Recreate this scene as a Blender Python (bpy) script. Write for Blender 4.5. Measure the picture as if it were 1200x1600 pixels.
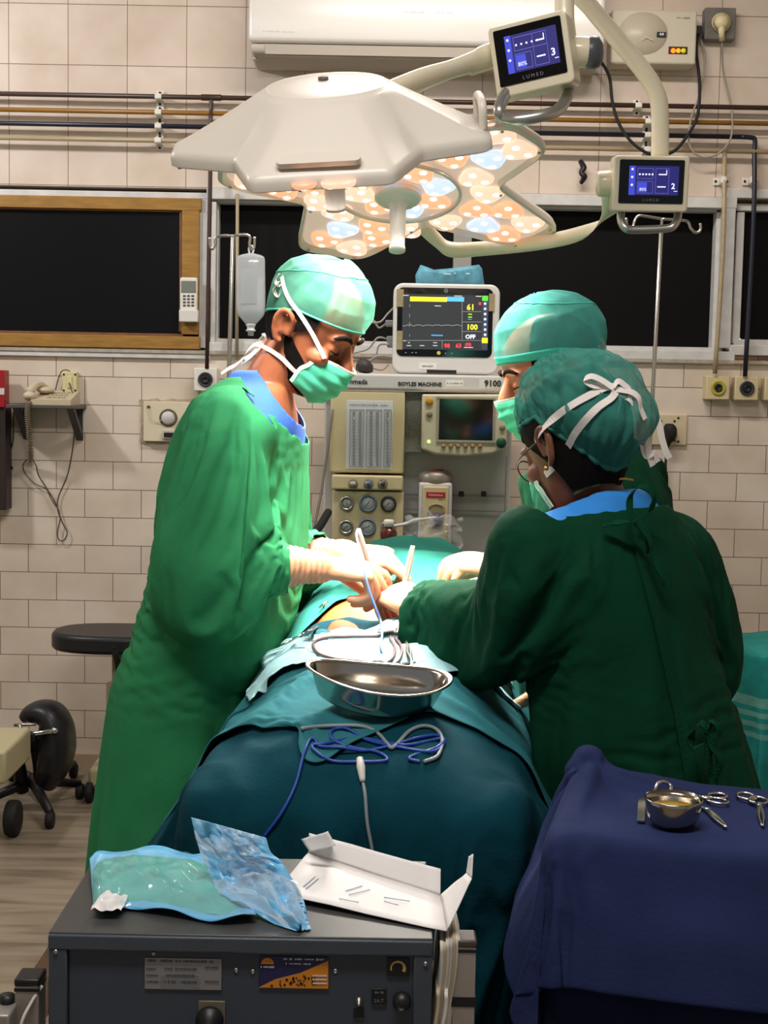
import bpy, bmesh, math, random
import numpy as np
from mathutils import Vector, Matrix, Euler, noise

random.seed(7)
for _o in list(bpy.data.objects):
    bpy.data.objects.remove(_o, do_unlink=True)
SC = bpy.context.scene
COL = SC.collection
PI = math.pi
V = Vector

# ------------------------------------------------------------------ camera
CAM_H, TILT, ROLL, FPX = 1.37, math.radians(4.86), 0.0185, 2200.0
_r0, _u0 = V((1, 0, 0)), V((0, math.sin(TILT), math.cos(TILT)))
FWD = V((0, math.cos(TILT), -math.sin(TILT)))
RGT = _r0 * math.cos(ROLL) + _u0 * math.sin(ROLL)
UPV = -_r0 * math.sin(ROLL) + _u0 * math.cos(ROLL)
CAMP = V((0, 0, CAM_H))
cam = bpy.data.cameras.new('camera')
cam.lens = 36.0 * FPX / 1600.0
cam.sensor_width = 36.0
cam.clip_start = 0.05
camo = bpy.data.objects.new('camera', cam)
COL.objects.link(camo)
_m = Matrix((RGT, UPV, -FWD)).transposed().to_4x4()
_m.translation = CAMP
camo.matrix_world = _m
SC.camera = camo


def P(px, py, Y):
    """world point at distance Y (metres along the room) seen in that direction"""
    d = RGT * ((px - 600.0) / FPX) - UPV * ((py - 800.0) / FPX) + FWD
    return CAMP + d * (Y / d.y)


# ------------------------------------------------------------------ exposure, world, lights
SC.view_settings.view_transform = 'Standard'
SC.view_settings.look = 'None'
SC.view_settings.gamma = 1.0
SC.view_settings.use_curve_mapping = False
SC.view_settings.exposure = 0.0
SC.cycles.use_denoising = True
SC.cycles.max_bounces = 6
SC.cycles.transparent_max_bounces = 12
SC.cycles.caustics_reflective = False
SC.cycles.caustics_refractive = False
SC.cycles.sample_clamp_indirect = 4.0
W = bpy.data.worlds.new('world')
SC.world = W
W.use_nodes = True
W.node_tree.nodes['Background'].inputs[0].default_value = (0.85, 0.92, 1.0, 1)
W.node_tree.nodes['Background'].inputs[1].default_value = 0.25


def area_light(name, loc, target, size, energy, color, sizey=None, spread=PI):
    l = bpy.data.lights.new(name, 'AREA')
    l.energy, l.color, l.size = energy, color, size
    l.spread = spread
    if sizey:
        l.shape = 'RECTANGLE'
        l.size_y = sizey
    o = bpy.data.objects.new(name, l)
    COL.objects.link(o)
    o.location = loc
    o.rotation_euler = (V(target) - V(loc)).to_track_quat('-Z', 'Y').to_euler()
    return o


# ceiling tube lights of the room, and the daylight that comes in high on the left
area_light('tube_light_ceiling_mid', (0.3, 3.6, 3.02), (0.3, 4.2, 0), 1.2, 32, (1.0, 0.92, 0.85), 0.15)
area_light('tube_light_ceiling_rear', (-0.2, 1.0, 3.05), (-0.2, 1.3, 0), 1.3, 50, (1.0, 0.95, 0.91), 0.3)
area_light('left_daylight', (-2.3, 3.75, 2.85), (-1.0, 5.0, 1.2), 0.16, 26, (0.96, 0.96, 1.0))


# ------------------------------------------------------------------ materials
def lin(c):
    return tuple(((v / 255.0) / 12.92 if v / 255.0 <= 0.04045 else ((v / 255.0 + 0.055) / 1.055) ** 2.4) for v in c)


MATS = {}


def mat(name, rgb, rough=0.5, metal=0.0, var=0.0, vscale=8.0, bump=0.0, bscale=60.0, trans=0.0, ior=1.45,
        alpha=1.0, emit=None, estr=0.0, sheen=0.0, sss=0.0, coat=0.0, spec=0.5, stretch=None, bump2=0.0, b2scale=14.0, crease=0.0, cscale=5.0):
    if name in MATS:
        return MATS[name]
    m = bpy.data.materials.new(name)
    m.use_nodes = True
    nt = m.node_tree
    b = nt.nodes['Principled BSDF']
    c = lin(rgb) + (1,)
    b.inputs['Base Color'].default_value = c
    b.inputs['Roughness'].default_value = rough
    b.inputs['Metallic'].default_value = metal
    b.inputs['IOR'].default_value = ior
    b.inputs['Transmission Weight'].default_value = trans
    b.inputs['Alpha'].default_value = alpha
    b.inputs['Specular IOR Level'].default_value = spec
    b.inputs['Sheen Weight'].default_value = sheen
    b.inputs['Coat Weight'].default_value = coat
    if sss:
        b.inputs['Subsurface Weight'].default_value = sss
        b.inputs['Subsurface Radius'].default_value = (0.012, 0.005, 0.003)
        b.inputs['Subsurface Scale'].default_value = 1.0
    if emit is not None:
        b.inputs['Emission Color'].default_value = lin(emit) + (1,)
        b.inputs['Emission Strength'].default_value = estr
    tc = None
    if var or bump or bump2 or crease:
        tc = nt.nodes.new('ShaderNodeTexCoord')
        vec = tc.outputs['Object']
        if stretch:
            mp = nt.nodes.new('ShaderNodeMapping')
            mp.inputs['Scale'].default_value = stretch
            nt.links.new(vec, mp.inputs[0])
            vec = mp.outputs[0]
    if var:
        n = nt.nodes.new('ShaderNodeTexNoise')
        n.inputs['Scale'].default_value = vscale
        n.inputs['Detail'].default_value = 5
        nt.links.new(vec, n.inputs['Vector'])
        r = nt.nodes.new('ShaderNodeValToRGB')
        r.color_ramp.elements[0].position = 0.3
        r.color_ramp.elements[1].position = 0.7
        r.color_ramp.elements[0].color = tuple(x * (1 - var) for x in c[:3]) + (1,)
        r.color_ramp.elements[1].color = tuple(min(1, x * (1 + var)) for x in c[:3]) + (1,)
        nt.links.new(n.outputs[0], r.inputs[0])
        nt.links.new(r.outputs[0], b.inputs['Base Color'])
    nrm = None
    for bs, sc_, dist in ((bump, bscale, 0.002), (bump2, b2scale, 0.02)):
        if bs:
            n = nt.nodes.new('ShaderNodeTexNoise')
            n.inputs['Scale'].default_value = sc_
            n.inputs['Detail'].default_value = 4
            nt.links.new(vec, n.inputs['Vector'])
            bp = nt.nodes.new('ShaderNodeBump')
            bp.inputs['Strength'].default_value = bs
            bp.inputs['Distance'].default_value = dist
            nt.links.new(n.outputs[0], bp.inputs['Height'])
            if nrm:
                nt.links.new(nrm, bp.inputs['Normal'])
            nrm = bp.outputs[0]
            nt.links.new(nrm, b.inputs['Normal'])
    if crease:
        n = nt.nodes.new('ShaderNodeTexNoise')
        n.noise_type = 'RIDGED_MULTIFRACTAL'
        n.inputs['Scale'].default_value = cscale
        n.inputs['Detail'].default_value = 3.0
        n.inputs['Distortion'].default_value = 0.9
        nt.links.new(vec, n.inputs['Vector'])
        bp = nt.nodes.new('ShaderNodeBump')
        bp.inputs['Strength'].default_value = crease
        bp.inputs['Distance'].default_value = 0.014
        nt.links.new(n.outputs[0], bp.inputs['Height'])
        if nrm:
            nt.links.new(nrm, bp.inputs['Normal'])
        nt.links.new(bp.outputs[0], b.inputs['Normal'])
    MATS[name] = m
    return m


def thin_cloth(name, rgb, transp=0.15, transl=0.35, rough=0.8, var=0.1, vscale=25, bump=0.3, bscale=70, stretch=None, crease=0.0, cscale=8.0):
    """gauzy non-woven cloth: diffuse + light coming through + see-through weave"""
    if name in MATS:
        return MATS[name]
    m = mat(name, rgb, rough, var=var, vscale=vscale, bump=bump, bscale=bscale, spec=0.2, stretch=stretch, crease=crease, cscale=cscale)
    nt = m.node_tree
    b = nt.nodes['Principled BSDF']
    out = nt.nodes['Material Output']
    tl = nt.nodes.new('ShaderNodeBsdfTranslucent')
    tl.inputs['Color'].default_value = lin(rgb) + (1,)
    tp = nt.nodes.new('ShaderNodeBsdfTransparent')
    m1 = nt.nodes.new('ShaderNodeMixShader')
    m2 = nt.nodes.new('ShaderNodeMixShader')
    m1.inputs[0].default_value = transl
    m2.inputs[0].default_value = transp
    nt.links.new(b.outputs[0], m1.inputs[1])
    nt.links.new(tl.outputs[0], m1.inputs[2])
    nt.links.new(m1.outputs[0], m2.inputs[1])
    nt.links.new(tp.outputs[0], m2.inputs[2])
    nt.links.new(m2.outputs[0], out.inputs[0])
    return m


# ------------------------------------------------------------------ objects
def empty(name, loc=(0, 0, 0), label=None, cat=None, group=None, kind=None, rotz=0.0):
    o = bpy.data.objects.new(name, None)
    o.empty_display_size = 0.05
    COL.objects.link(o)
    o.location = loc
    o.rotation_euler = (0, 0, rotz)
    return tag(o, label, cat, group, kind)


def tag(o, label=None, cat=None, group=None, kind=None):
    if label: o['label'] = label
    if cat: o['category'] = cat
    if group: o['group'] = group
    if kind: o['kind'] = kind
    return o


class MB:
    """collects shapes in world coordinates; build() links them as one mesh object"""

    def __init__(self):
        self.v, self.f, self.mi, self.sm = [], [], [], []
        self.cur = 0

    def add(self, vs, fs, smooth=False):
        b = len(self.v)
        self.v += [tuple(x) for x in vs]
        for f in fs:
            self.f.append(tuple(i + b for i in f))
            self.mi.append(self.cur)
            self.sm.append(smooth)
        return self

    def box(self, c, s, M=None, bev=0.0, seg=2):
        bm = bmesh.new()
        bmesh.ops.create_cube(bm, size=1.0)
        for v in bm.verts:
            v.co = V((v.co.x * s[0], v.co.y * s[1], v.co.z * s[2]))
        if bev > 0:
            bmesh.ops.bevel(bm, geom=bm.edges[:], offset=min(bev, 0.49 * min(s)), segments=seg, affect='EDGES', profile=0.5)
            bm.normal_update()
        flat = [max(abs(f.normal.x), abs(f.normal.y), abs(f.normal.z)) > .999 for f in bm.faces] if bev > 0 else None
        n0 = len(self.f)
        self._bm(bm, c, M, bev > 0)
        if flat:
            for i, q in enumerate(flat):
                if q: self.sm[n0 + i] = False
        return self

    def _bm(self, bm, c, M, smooth):
        bm.verts.index_update()
        c = V(c)
        vs = [(M @ v.co if M else v.co) + c for v in bm.verts]
        self.add(vs, [[v.index for v in f.verts] for f in bm.faces], smooth)
        bm.free()
        return self

    def ball(self, c, r, M=None, seg=20, rings=12):
        bm = bmesh.new()
        bmesh.ops.create_uvsphere(bm, u_segments=seg, v_segments=rings, radius=1.0)
        r = (r, r, r) if not hasattr(r, '__len__') else r
        for v in bm.verts:
            v.co = V((v.co.x * r[0], v.co.y * r[1], v.co.z * r[2]))
        return self._bm(bm, c, M, True)

    def cyl(self, a, b, r, r2=None, seg=24, cap=True, bev=0.0):
        a, b = V(a), V(b)
        r2 = r if r2 is None else r2
        d = (b - a)
        L = d.length
        prof = [(0, r)] + ([(0, r)] if 0 else []) + [(L, r2)]
        if bev:
            prof = [(0, r - bev), (bev * .3, r - bev * .3), (bev, r), (L - bev, r2), (L - bev * .3, r2 - bev * .3), (L, r2 - bev)]
        return self.lathe(a, d, prof, seg, cap)

    def lathe(self, o, axis, prof, seg=32, cap=True, smooth=True):
        """prof: (height along axis, radius)"""
        o, ax = V(o), V(axis).normalized()
        t = V((0, 0, 1)) if abs(ax.z) < 0.9 else V((1, 0, 0))
        u = ax.cross(t).normalized()
        w = ax.cross(u)
        vs, fs = [], []
        for h, r in prof:
            for i in range(seg):
                a = 2 * PI * i / seg
                vs.append(o + ax * h + (u * math.cos(a) + w * math.sin(a)) * max(r, 1e-5))
        for j in range(len(prof) - 1):
            for i in range(seg):
                fs.append((j * seg + i, j * seg + (i + 1) % seg, (j + 1) * seg + (i + 1) % seg, (j + 1) * seg + i))
        if cap:
            fs.append(tuple(range(seg))[::-1])
            fs.append(tuple((len(prof) - 1) * seg + i for i in range(seg)))
        return self.add(vs, fs, smooth)

    def tube(self, pts, r, seg=10, sub=6, closed=False, flat=None):
        """round tube along a smooth path; r a number or a radius per point; flat=(w,t) for a ribbon"""
        pts = [V(p) for p in pts]
        rr = list(r) if hasattr(r, '__len__') else [r] * len(pts)
        if sub > 1:
            pts, rr = smooth_path(pts, rr, sub, closed)
        n = len(pts)
        vs, fs = [], []
        nrm = None
        for i in range(n):
            a = pts[i - 1] if (i > 0 or closed) else pts[i]
            b = pts[(i + 1) % n] if (i < n - 1 or closed) else pts[i]
            t = (b - a)
            t = t.normalized() if t.length > 1e-9 else V((0, 0, 1))
            if nrm is None:
                h = V((0, 0, 1)) if abs(t.z) < 0.9 else V((1, 0, 0))
                nrm = t.cross(h).normalized()
            nrm = (nrm - t * nrm.dot(t))
            nrm = nrm.normalized() if nrm.length > 1e-6 else t.orthogonal().normalized()
            bi = t.cross(nrm)
            for k in range(seg):
                an = 2 * PI * k / seg
                vs.append(pts[i] + (nrm * math.cos(an) + bi * math.sin(an)) * rr[i])
        m = n if closed else n - 1
        for j in range(m):
            j2 = (j + 1) % n
            for k in range(seg):
                fs.append((j * seg + k, j * seg + (k + 1) % seg, j2 * seg + (k + 1) % seg, j2 * seg + k))
        if not closed:
            fs.append(tuple(range(seg))[::-1])
            fs.append(tuple((n - 1) * seg + k for k in range(seg)))
        return self.add(vs, fs, True)

    def ribbon(self, pts, w, side, th=0.0012, sub=6, twist=0.0):
        """flat band along a path; side: vector(s) giving the width direction"""
        pts = [V(p) for p in pts]
        sides = [V(s) for s in side] if isinstance(side, list) else [V(side)] * len(pts)
        ps, _ = smooth_path(pts, [1] * len(pts), sub)
        ss, _ = smooth_path(sides, [1] * len(sides), sub)
        vs, fs = [], []
        n = len(ps)
        for i in range(n):
            t = (ps[min(i + 1, n - 1)] - ps[max(i - 1, 0)]).normalized()
            s = ss[i] - t * ss[i].dot(t)
            s = s.normalized() if s.length > 1e-6 else t.orthogonal().normalized()
            if twist:
                s = Matrix.Rotation(twist * math.sin(i * 0.7), 3, t) @ s
            nn = t.cross(s)
            for a, b in ((-1, -1), (1, -1), (1, 1), (-1, 1)):
                vs.append(ps[i] + s * (a * w / 2) + nn * (b * th / 2))
        for j in range(n - 1):
            for k in range(4):
                fs.append((j * 4 + k, j * 4 + (k + 1) % 4, (j + 1) * 4 + (k + 1) % 4, (j + 1) * 4 + k))
        fs.append((3, 2, 1, 0))
        fs.append(tuple((n - 1) * 4 + k for k in range(4)))
        return self.add(vs, fs, False)

    def loft(self, secs, seg=32, sub=4, cap=True, ex=2.0):
        """secs: (centre, half-axis u, half-axis v); smooth closed body through elliptic sections"""
        cs, us, ws = [V(s[0]) for s in secs], [V(s[1]) for s in secs], [V(s[2]) for s in secs]
        n0 = [1] * len(cs)
        if sub > 1:
            cs, _ = smooth_path(cs, n0, sub)
            us, _ = smooth_path(us, n0, sub)
            ws, _ = smooth_path(ws, n0, sub)
        vs, fs = [], []
        for c, u, w in zip(cs, us, ws):
            for k in range(seg):
                a = 2 * PI * k / seg
                ca, sa = math.cos(a), math.sin(a)
                e = 2.0 / ex
                vs.append(c + u * (math.copysign(abs(ca) ** e, ca)) + w * (math.copysign(abs(sa) ** e, sa)))
        for j in range(len(cs) - 1):
            for k in range(seg):
                fs.append((j * seg + k, j * seg + (k + 1) % seg, (j + 1) * seg + (k + 1) % seg, (j + 1) * seg + k))
        if cap:
            fs.append(tuple(range(seg))[::-1])
            fs.append(tuple((len(cs) - 1) * seg + k for k in range(seg)))
        return self.add(vs, fs, True)

    def prism(self, poly, a, b=None, M=None, c=(0, 0, 0)):
        """polygon (x,y) pushed from z=a to z=b in the local frame M, c"""
        c = V(c)
        n = len(poly)
        T = (lambda p: (M @ V(p) if M else V(p)) + c)
        vs = [T((x, y, a)) for x, y in poly]
        if b is None:
            return self.add(vs, [tuple(range(n))])
        vs += [T((x, y, b)) for x, y in poly]
        fs = [tuple(range(n))[::-1], tuple(range(n, 2 * n))]
        fs += [(i, (i + 1) % n, n + (i + 1) % n, n + i) for i in range(n)]
        return self.add(vs, fs)

    def grid(self, fn, nu, nv, smooth=True, closeu=False):
        """fn(i/(nu-1) , j/(nv-1)) -> point"""
        vs = []
        for j in range(nv):
            for i in range(nu):
                vs.append(fn(i / (nu if closeu else nu - 1), j / (nv - 1)))
        fs = []
        for j in range(nv - 1):
            for i in range(nu if closeu else nu - 1):
                i2 = (i + 1) % nu
                fs.append((j * nu + i, j * nu + i2, (j + 1) * nu + i2, (j + 1) * nu + i))
        return self.add(vs, fs, smooth)

    def mesh(self, name):
        me = bpy.data.meshes.new(name)
        me.from_pydata(self.v, [], self.f)
        me.polygons.foreach_set('use_smooth', self.sm)
        me.polygons.foreach_set('material_index', self.mi)
        me.update()
        return me

    def build(self, name, m, parent=None, label=None, cat=None, group=None, kind=None, recalc=True, origin=None):
        me = self.mesh(name)
        for x in (m if isinstance(m, (list, tuple)) else [m]):
            me.materials.append(x)
        return link_mesh(me, name, parent, label, cat, group, kind, recalc, origin)


def link_mesh(me, name, parent=None, label=None, cat=None, group=None, kind=None, recalc=True, origin=None):
    """links a mesh given in world coordinates, keeping it in place under its parent"""
    if recalc:
        bm = bmesh.new()
        bm.from_mesh(me)
        bmesh.ops.recalc_face_normals(bm, faces=bm.faces)
        bm.to_mesh(me)
        bm.free()
    o = bpy.data.objects.new(name, me)
    COL.objects.link(o)
    if parent is not None:
        o.parent = parent
        o.matrix_parent_inverse = world_of(parent).inverted()
    elif len(me.vertices):
        co = np.empty(len(me.vertices) * 3)
        me.vertices.foreach_get('co', co)
        co = co.reshape(-1, 3)
        c = V(origin) if origin is not None else V(((co[:, 0].min() + co[:, 0].max()) / 2, (co[:, 1].min() + co[:, 1].max()) / 2, co[:, 2].min()))
        me.transform(Matrix.Translation(-c))
        o.location = c
    return tag(o, label, cat, group, kind)


def world_of(o):
    m = o.matrix_basis.copy()
    while o.parent is not None:
        m = o.parent.matrix_basis @ (o.matrix_parent_inverse @ m) if False else o.parent.matrix_basis @ o.matrix_parent_inverse @ m
        o = o.parent
    return m


def autosmooth(o, deg=35):
    for p in o.data.polygons:
        p.use_smooth = True
    try:
        o.data.set_sharp_from_angle(angle=math.radians(deg))
    except Exception:
        pass
    return o


def smooth_path(pts, rr, sub, closed=False):
    """Catmull-Rom through the points"""
    n = len(pts)
    if n < 3 and not closed:
        out, ro = [], []
        for i in range(sub + 1):
            t = i / sub
            out.append(pts[0].lerp(pts[1], t))
            ro.append(rr[0] * (1 - t) + rr[1] * t)
        return out, ro
    out, ro = [], []
    m = n if closed else n - 1
    for i in range(m):
        p0 = pts[i - 1] if (i > 0 or closed) else pts[0] * 2 - pts[1]
        p1, p2 = pts[i], pts[(i + 1) % n]
        p3 = pts[(i + 2) % n] if (i + 2 < n or closed) else pts[-1] * 2 - pts[-2]
        for k in range(sub):
            t = k / sub
            out.append(0.5 * ((2 * p1) + (p2 - p0) * t + (2 * p0 - 5 * p1 + 4 * p2 - p3) * t * t + (3 * p1 - p0 - 3 * p2 + p3) * t ** 3))
            ro.append(rr[i] * (1 - t) + rr[(i + 1) % n] * t)
    if not closed:
        out.append(pts[-1].copy())
        ro.append(rr[-1])
    return out, ro


def fuse(mb, voxel, name='fused', smooth=2, factor=0.5):
    """melts overlapping shapes into one continuous skin"""
    me = mb.mesh(name)
    o = bpy.data.objects.new('tmp_fuse', me)
    COL.objects.link(o)
    r = o.modifiers.new('r', 'REMESH')
    r.mode = 'VOXEL'
    r.voxel_size = voxel
    r.use_smooth_shade = True
    if smooth:
        s = o.modifiers.new('s', 'SMOOTH')
        s.factor = factor
        s.iterations = smooth
    dg = bpy.context.evaluated_depsgraph_get()
    out = bpy.data.meshes.new_from_object(o.evaluated_get(dg), depsgraph=dg)
    out.name = name
    bpy.data.objects.remove(o, do_unlink=True)
    bpy.data.meshes.remove(me)
    out.materials.clear()
    return out


def get_co(me):
    co = np.empty(len(me.vertices) * 3)
    me.vertices.foreach_get('co', co)
    return co.reshape(-1, 3)


def set_co(me, co):
    me.vertices.foreach_set('co', np.asarray(co, dtype=np.float64).ravel())
    me.update()


def subsurf(o, lv=1):
    s = o.modifiers.new('s', 'SUBSURF')
    s.levels = lv
    s.render_levels = lv
    return o


def solidify(o, t, off=-1.0):
    s = o.modifiers.new('t', 'SOLIDIFY')
    s.thickness = t
    s.offset = off
    return o


def simulate(o, colliders, frames, pin=None, quality=6, mass=0.3, stiff=15.0, bend=0.5, shrink=0.0, grav=1.0,
             dist=0.004, selfcol=False, damping=5.0, thick=0.004, friction=20, pinstiff=1.0, calm=None, calm_shrink=-.02):
    """lets a cloth mesh fall into place over its support and keeps the shape it settles in"""
    for c in colliders:
        m = c.modifiers.new('c', 'COLLISION')
        c.collision.thickness_outer = thick
        c.collision.thickness_inner = 0.02
        c.collision.cloth_friction = friction
    m = o.modifiers.new('cl', 'CLOTH')
    s = m.settings
    s.quality = quality
    s.mass = mass
    s.tension_stiffness = s.compression_stiffness = stiff
    s.shear_stiffness = stiff * 0.4
    s.bending_stiffness = bend
    s.air_damping = 1.0
    s.tension_damping = s.compression_damping = damping
    s.effector_weights.gravity = grav
    s.shrink_min = shrink
    if calm:
        s.vertex_group_shrink = calm
        s.shrink_max = calm_shrink
    if pin:
        s.vertex_group_mass = pin
        s.pin_stiffness = pinstiff
    m.collision_settings.distance_min = dist
    m.collision_settings.use_self_collision = selfcol
    m.collision_settings.self_distance_min = 0.006
    m.point_cache.frame_start = 1
    m.point_cache.frame_end = frames + 1
    SC.frame_start, SC.frame_end = 1, frames + 1
    for f in range(1, frames + 1):
        SC.frame_set(f)
    dg = bpy.context.evaluated_depsgraph_get()
    me = bpy.data.meshes.new_from_object(o.evaluated_get(dg), depsgraph=dg)
    o.modifiers.clear()
    old = o.data
    o.data = me
    bpy.data.meshes.remove(old)
    for c in colliders:
        c.modifiers.clear()
    SC.frame_set(1)
    return o


def push_out(o, others, d):
    """moves the points of a cloth that sank into what it lies on back to its outside"""
    from mathutils.bvhtree import BVHTree
    SC.view_layers[0].update()
    co = get_co(o.data)
    mw = world_of(o)
    mi = mw.inverted()
    for q in others:
        w = world_of(q)
        t = BVHTree.FromPolygons([w @ v.co for v in q.data.vertices], [tuple(p.vertices) for p in q.data.polygons])
        sg = 1.0 if sum(p.normal.z * p.area for p in q.data.polygons) >= 0 else -1.0
        for i in range(len(co)):
            p = mw @ V(co[i])
            h, n, k, dist = t.find_nearest(p, .06)
            if h is None: continue
            n = n * sg
            s = (p - h).dot(n)
            if s < d and (s > -.05):
                co[i] = mi @ (p + n * (d - s))
    set_co(o.data, co)
    return o


def collider(mb, voxel=None, name='tmp_col'):
    me = fuse(mb, voxel, name, 2) if voxel else mb.mesh(name)
    o = bpy.data.objects.new(name, me)
    COL.objects.link(o)
    return o


def drop(o):
    me = o.data
    bpy.data.objects.remove(o, do_unlink=True)
    bpy.data.meshes.remove(me)



def plane_cut(bm, p, n, rad=None):
    """cuts a clean edge along a plane, within rad of p, and removes what is beyond"""
    if rad is None:
        geom = bm.verts[:] + bm.edges[:] + bm.faces[:]
    else:
        fs = [f for f in bm.faces if (f.calc_center_median() - p).length < rad]
        es = {e for f in fs for e in f.edges}
        vs = {v for f in fs for v in f.verts}
        geom = list(vs) + list(es) + fs
    bmesh.ops.bisect_plane(bm, geom=geom, dist=1e-5, plane_co=p, plane_no=n, clear_outer=True)
    loose = [v for v in bm.verts if not v.link_faces]
    bmesh.ops.delete(bm, geom=loose, context='VERTS')


FONT_CACHE = {}


def text_mesh(mb, s, c, M, h, depth=0.0004, align='CENTER', bold=0.0):
    """lettering standing on the plane of M (x along, y up, z out), letter height about h"""
    cu = bpy.data.curves.new('t', 'FONT')
    cu.body = s
    cu.size = h * 1.4
    cu.align_x = align
    cu.align_y = 'CENTER'
    cu.extrude = depth
    cu.offset = bold
    cu.resolution_u = 2
    o = bpy.data.objects.new('t', cu)
    COL.objects.link(o)
    dg = bpy.context.evaluated_depsgraph_get()
    me = bpy.data.meshes.new_from_object(o.evaluated_get(dg), depsgraph=dg)
    c = V(c)
    mb.add([(M @ v.co) + c for v in me.vertices], [tuple(p.vertices) for p in me.polygons])
    bpy.data.objects.remove(o, do_unlink=True)
    bpy.data.curves.remove(cu)
    bpy.data.meshes.remove(me)
    return mb


def scribble(mb, c, M, w, h, seed=1, t=.0004):
    """a line of print too small to read: uneven strokes"""
    rg = random.Random(seed)
    x = -w / 2
    while x < w / 2:
        k = min(h * rg.uniform(.35, .8), w / 2 - x)
        if rg.random() > .12 and k > 0:
            hh = h * rg.uniform(.75, 1.0)
            mb.box(V(c) + M @ V((x + k / 2, rg.uniform(-.05, .05) * h, 0)), (k, hh * .5, t) if False else (k * .85, hh * rg.uniform(.45, 1), t), M)
        x += k + h * .18
    return mb


def frame(zdir, up=(0, 0, 1)):
    """matrix whose z looks along zdir, y near up"""
    z = V(zdir).normalized()
    x = V(up).cross(z).normalized()
    y = z.cross(x)
    return Matrix((x, y, z)).transposed()


FACE = frame((0, -1, 0))          # x to the right, y up, z towards the viewer's side of the room
# ------------------------------------------------------------------ small helpers for measured boxes
def S(px, Y):
    return px * Y / FPX


def pbox(mb, x0, y0, x1, y1, Y, depth, bev=0.0, seg=2):
    """upright box whose front face stands at distance Y"""
    c = P((x0 + x1) / 2, (y0 + y1) / 2, Y)
    return mb.box(c + V((0, depth / 2, 0)), (S(x1 - x0, Y), depth, S(y1 - y0, Y)), bev=bev, seg=seg)


def disc(mb, px, py, Y, r_px, depth=0.004, seg=28, bev=0.0, r2=None):
    c = P(px, py, Y)
    r = S(r_px, Y)
    return mb.cyl(c + V((0, depth, 0)), c, r, r if r2 is None else S(r2, Y), seg, bev=bev)


# ------------------------------------------------------------------ setting: materials
def tile_mat(name, x0, z0, w, h, offs, c1, c2, cm):
    m = bpy.data.materials.new(name)
    m.use_nodes = True
    nt = m.node_tree
    b = nt.nodes['Principled BSDF']
    tc = nt.nodes.new('ShaderNodeTexCoord')
    sep = nt.nodes.new('ShaderNodeSeparateXYZ')
    cb = nt.nodes.new('ShaderNodeCombineXYZ')
    ax = nt.nodes.new('ShaderNodeMath'); ax.operation = 'SUBTRACT'; ax.inputs[1].default_value = x0 - 40 * w
    az = nt.nodes.new('ShaderNodeMath'); az.operation = 'SUBTRACT'; az.inputs[1].default_value = z0 - 40 * h
    nt.links.new(tc.outputs['Object'], sep.inputs[0])
    nt.links.new(sep.outputs[0], ax.inputs[0])
    nt.links.new(sep.outputs[2], az.inputs[0])
    nt.links.new(ax.outputs[0], cb.inputs[0])
    nt.links.new(az.outputs[0], cb.inputs[1])
    br = nt.nodes.new('ShaderNodeTexBrick')
    br.offset, br.offset_frequency, br.squash = offs, 2, 1.0
    br.inputs['Scale'].default_value = 1.0
    br.inputs['Brick Width'].default_value = w
    br.inputs['Row Height'].default_value = h
    br.inputs['Mortar Size'].default_value = 0.0013
    br.inputs['Mortar Smooth'].default_value = 0.25
    br.inputs['Color1'].default_value = lin(c1) + (1,)
    br.inputs['Color2'].default_value = lin(c2) + (1,)
    br.inputs['Mortar'].default_value = lin(cm) + (1,)
    nt.links.new(cb.outputs[0], br.inputs['Vector'])
    n = nt.nodes.new('ShaderNodeTexNoise')
    n.inputs['Scale'].default_value = 5.0
    n.inputs['Detail'].default_value = 8
    nt.links.new(tc.outputs['Object'], n.inputs['Vector'])
    mx = nt.nodes.new('ShaderNodeMix')
    mx.data_type, mx.blend_type = 'RGBA', 'MULTIPLY'
    rp = nt.nodes.new('ShaderNodeValToRGB')
    rp.color_ramp.elements[0].position, rp.color_ramp.elements[1].position = 0.32, 0.62
    rp.color_ramp.elements[0].color = (0.86, 0.83, 0.78, 1)
    rp.color_ramp.elements[1].color = (1, 1, 1, 1)
    nt.links.new(n.outputs[0], rp.inputs[0])
    mx.inputs[0].default_value = 1.0
    nt.links.new(br.outputs['Color'], mx.inputs[6])
    nt.links.new(rp.outputs[0], mx.inputs[7])
    nt.links.new(mx.outputs[2], b.inputs['Base Color'])
    bp = nt.nodes.new('ShaderNodeBump')
    bp.invert = True
    bp.inputs['Strength'].default_value = 0.6
    bp.inputs['Distance'].default_value = 0.002
    nt.links.new(br.outputs['Fac'], bp.inputs['Height'])
    nt.links.new(bp.outputs[0], b.inputs['Normal'])
    b.inputs['Roughness'].default_value = 0.28
    b.inputs['Specular IOR Level'].default_value = 0.4
    return m


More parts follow.
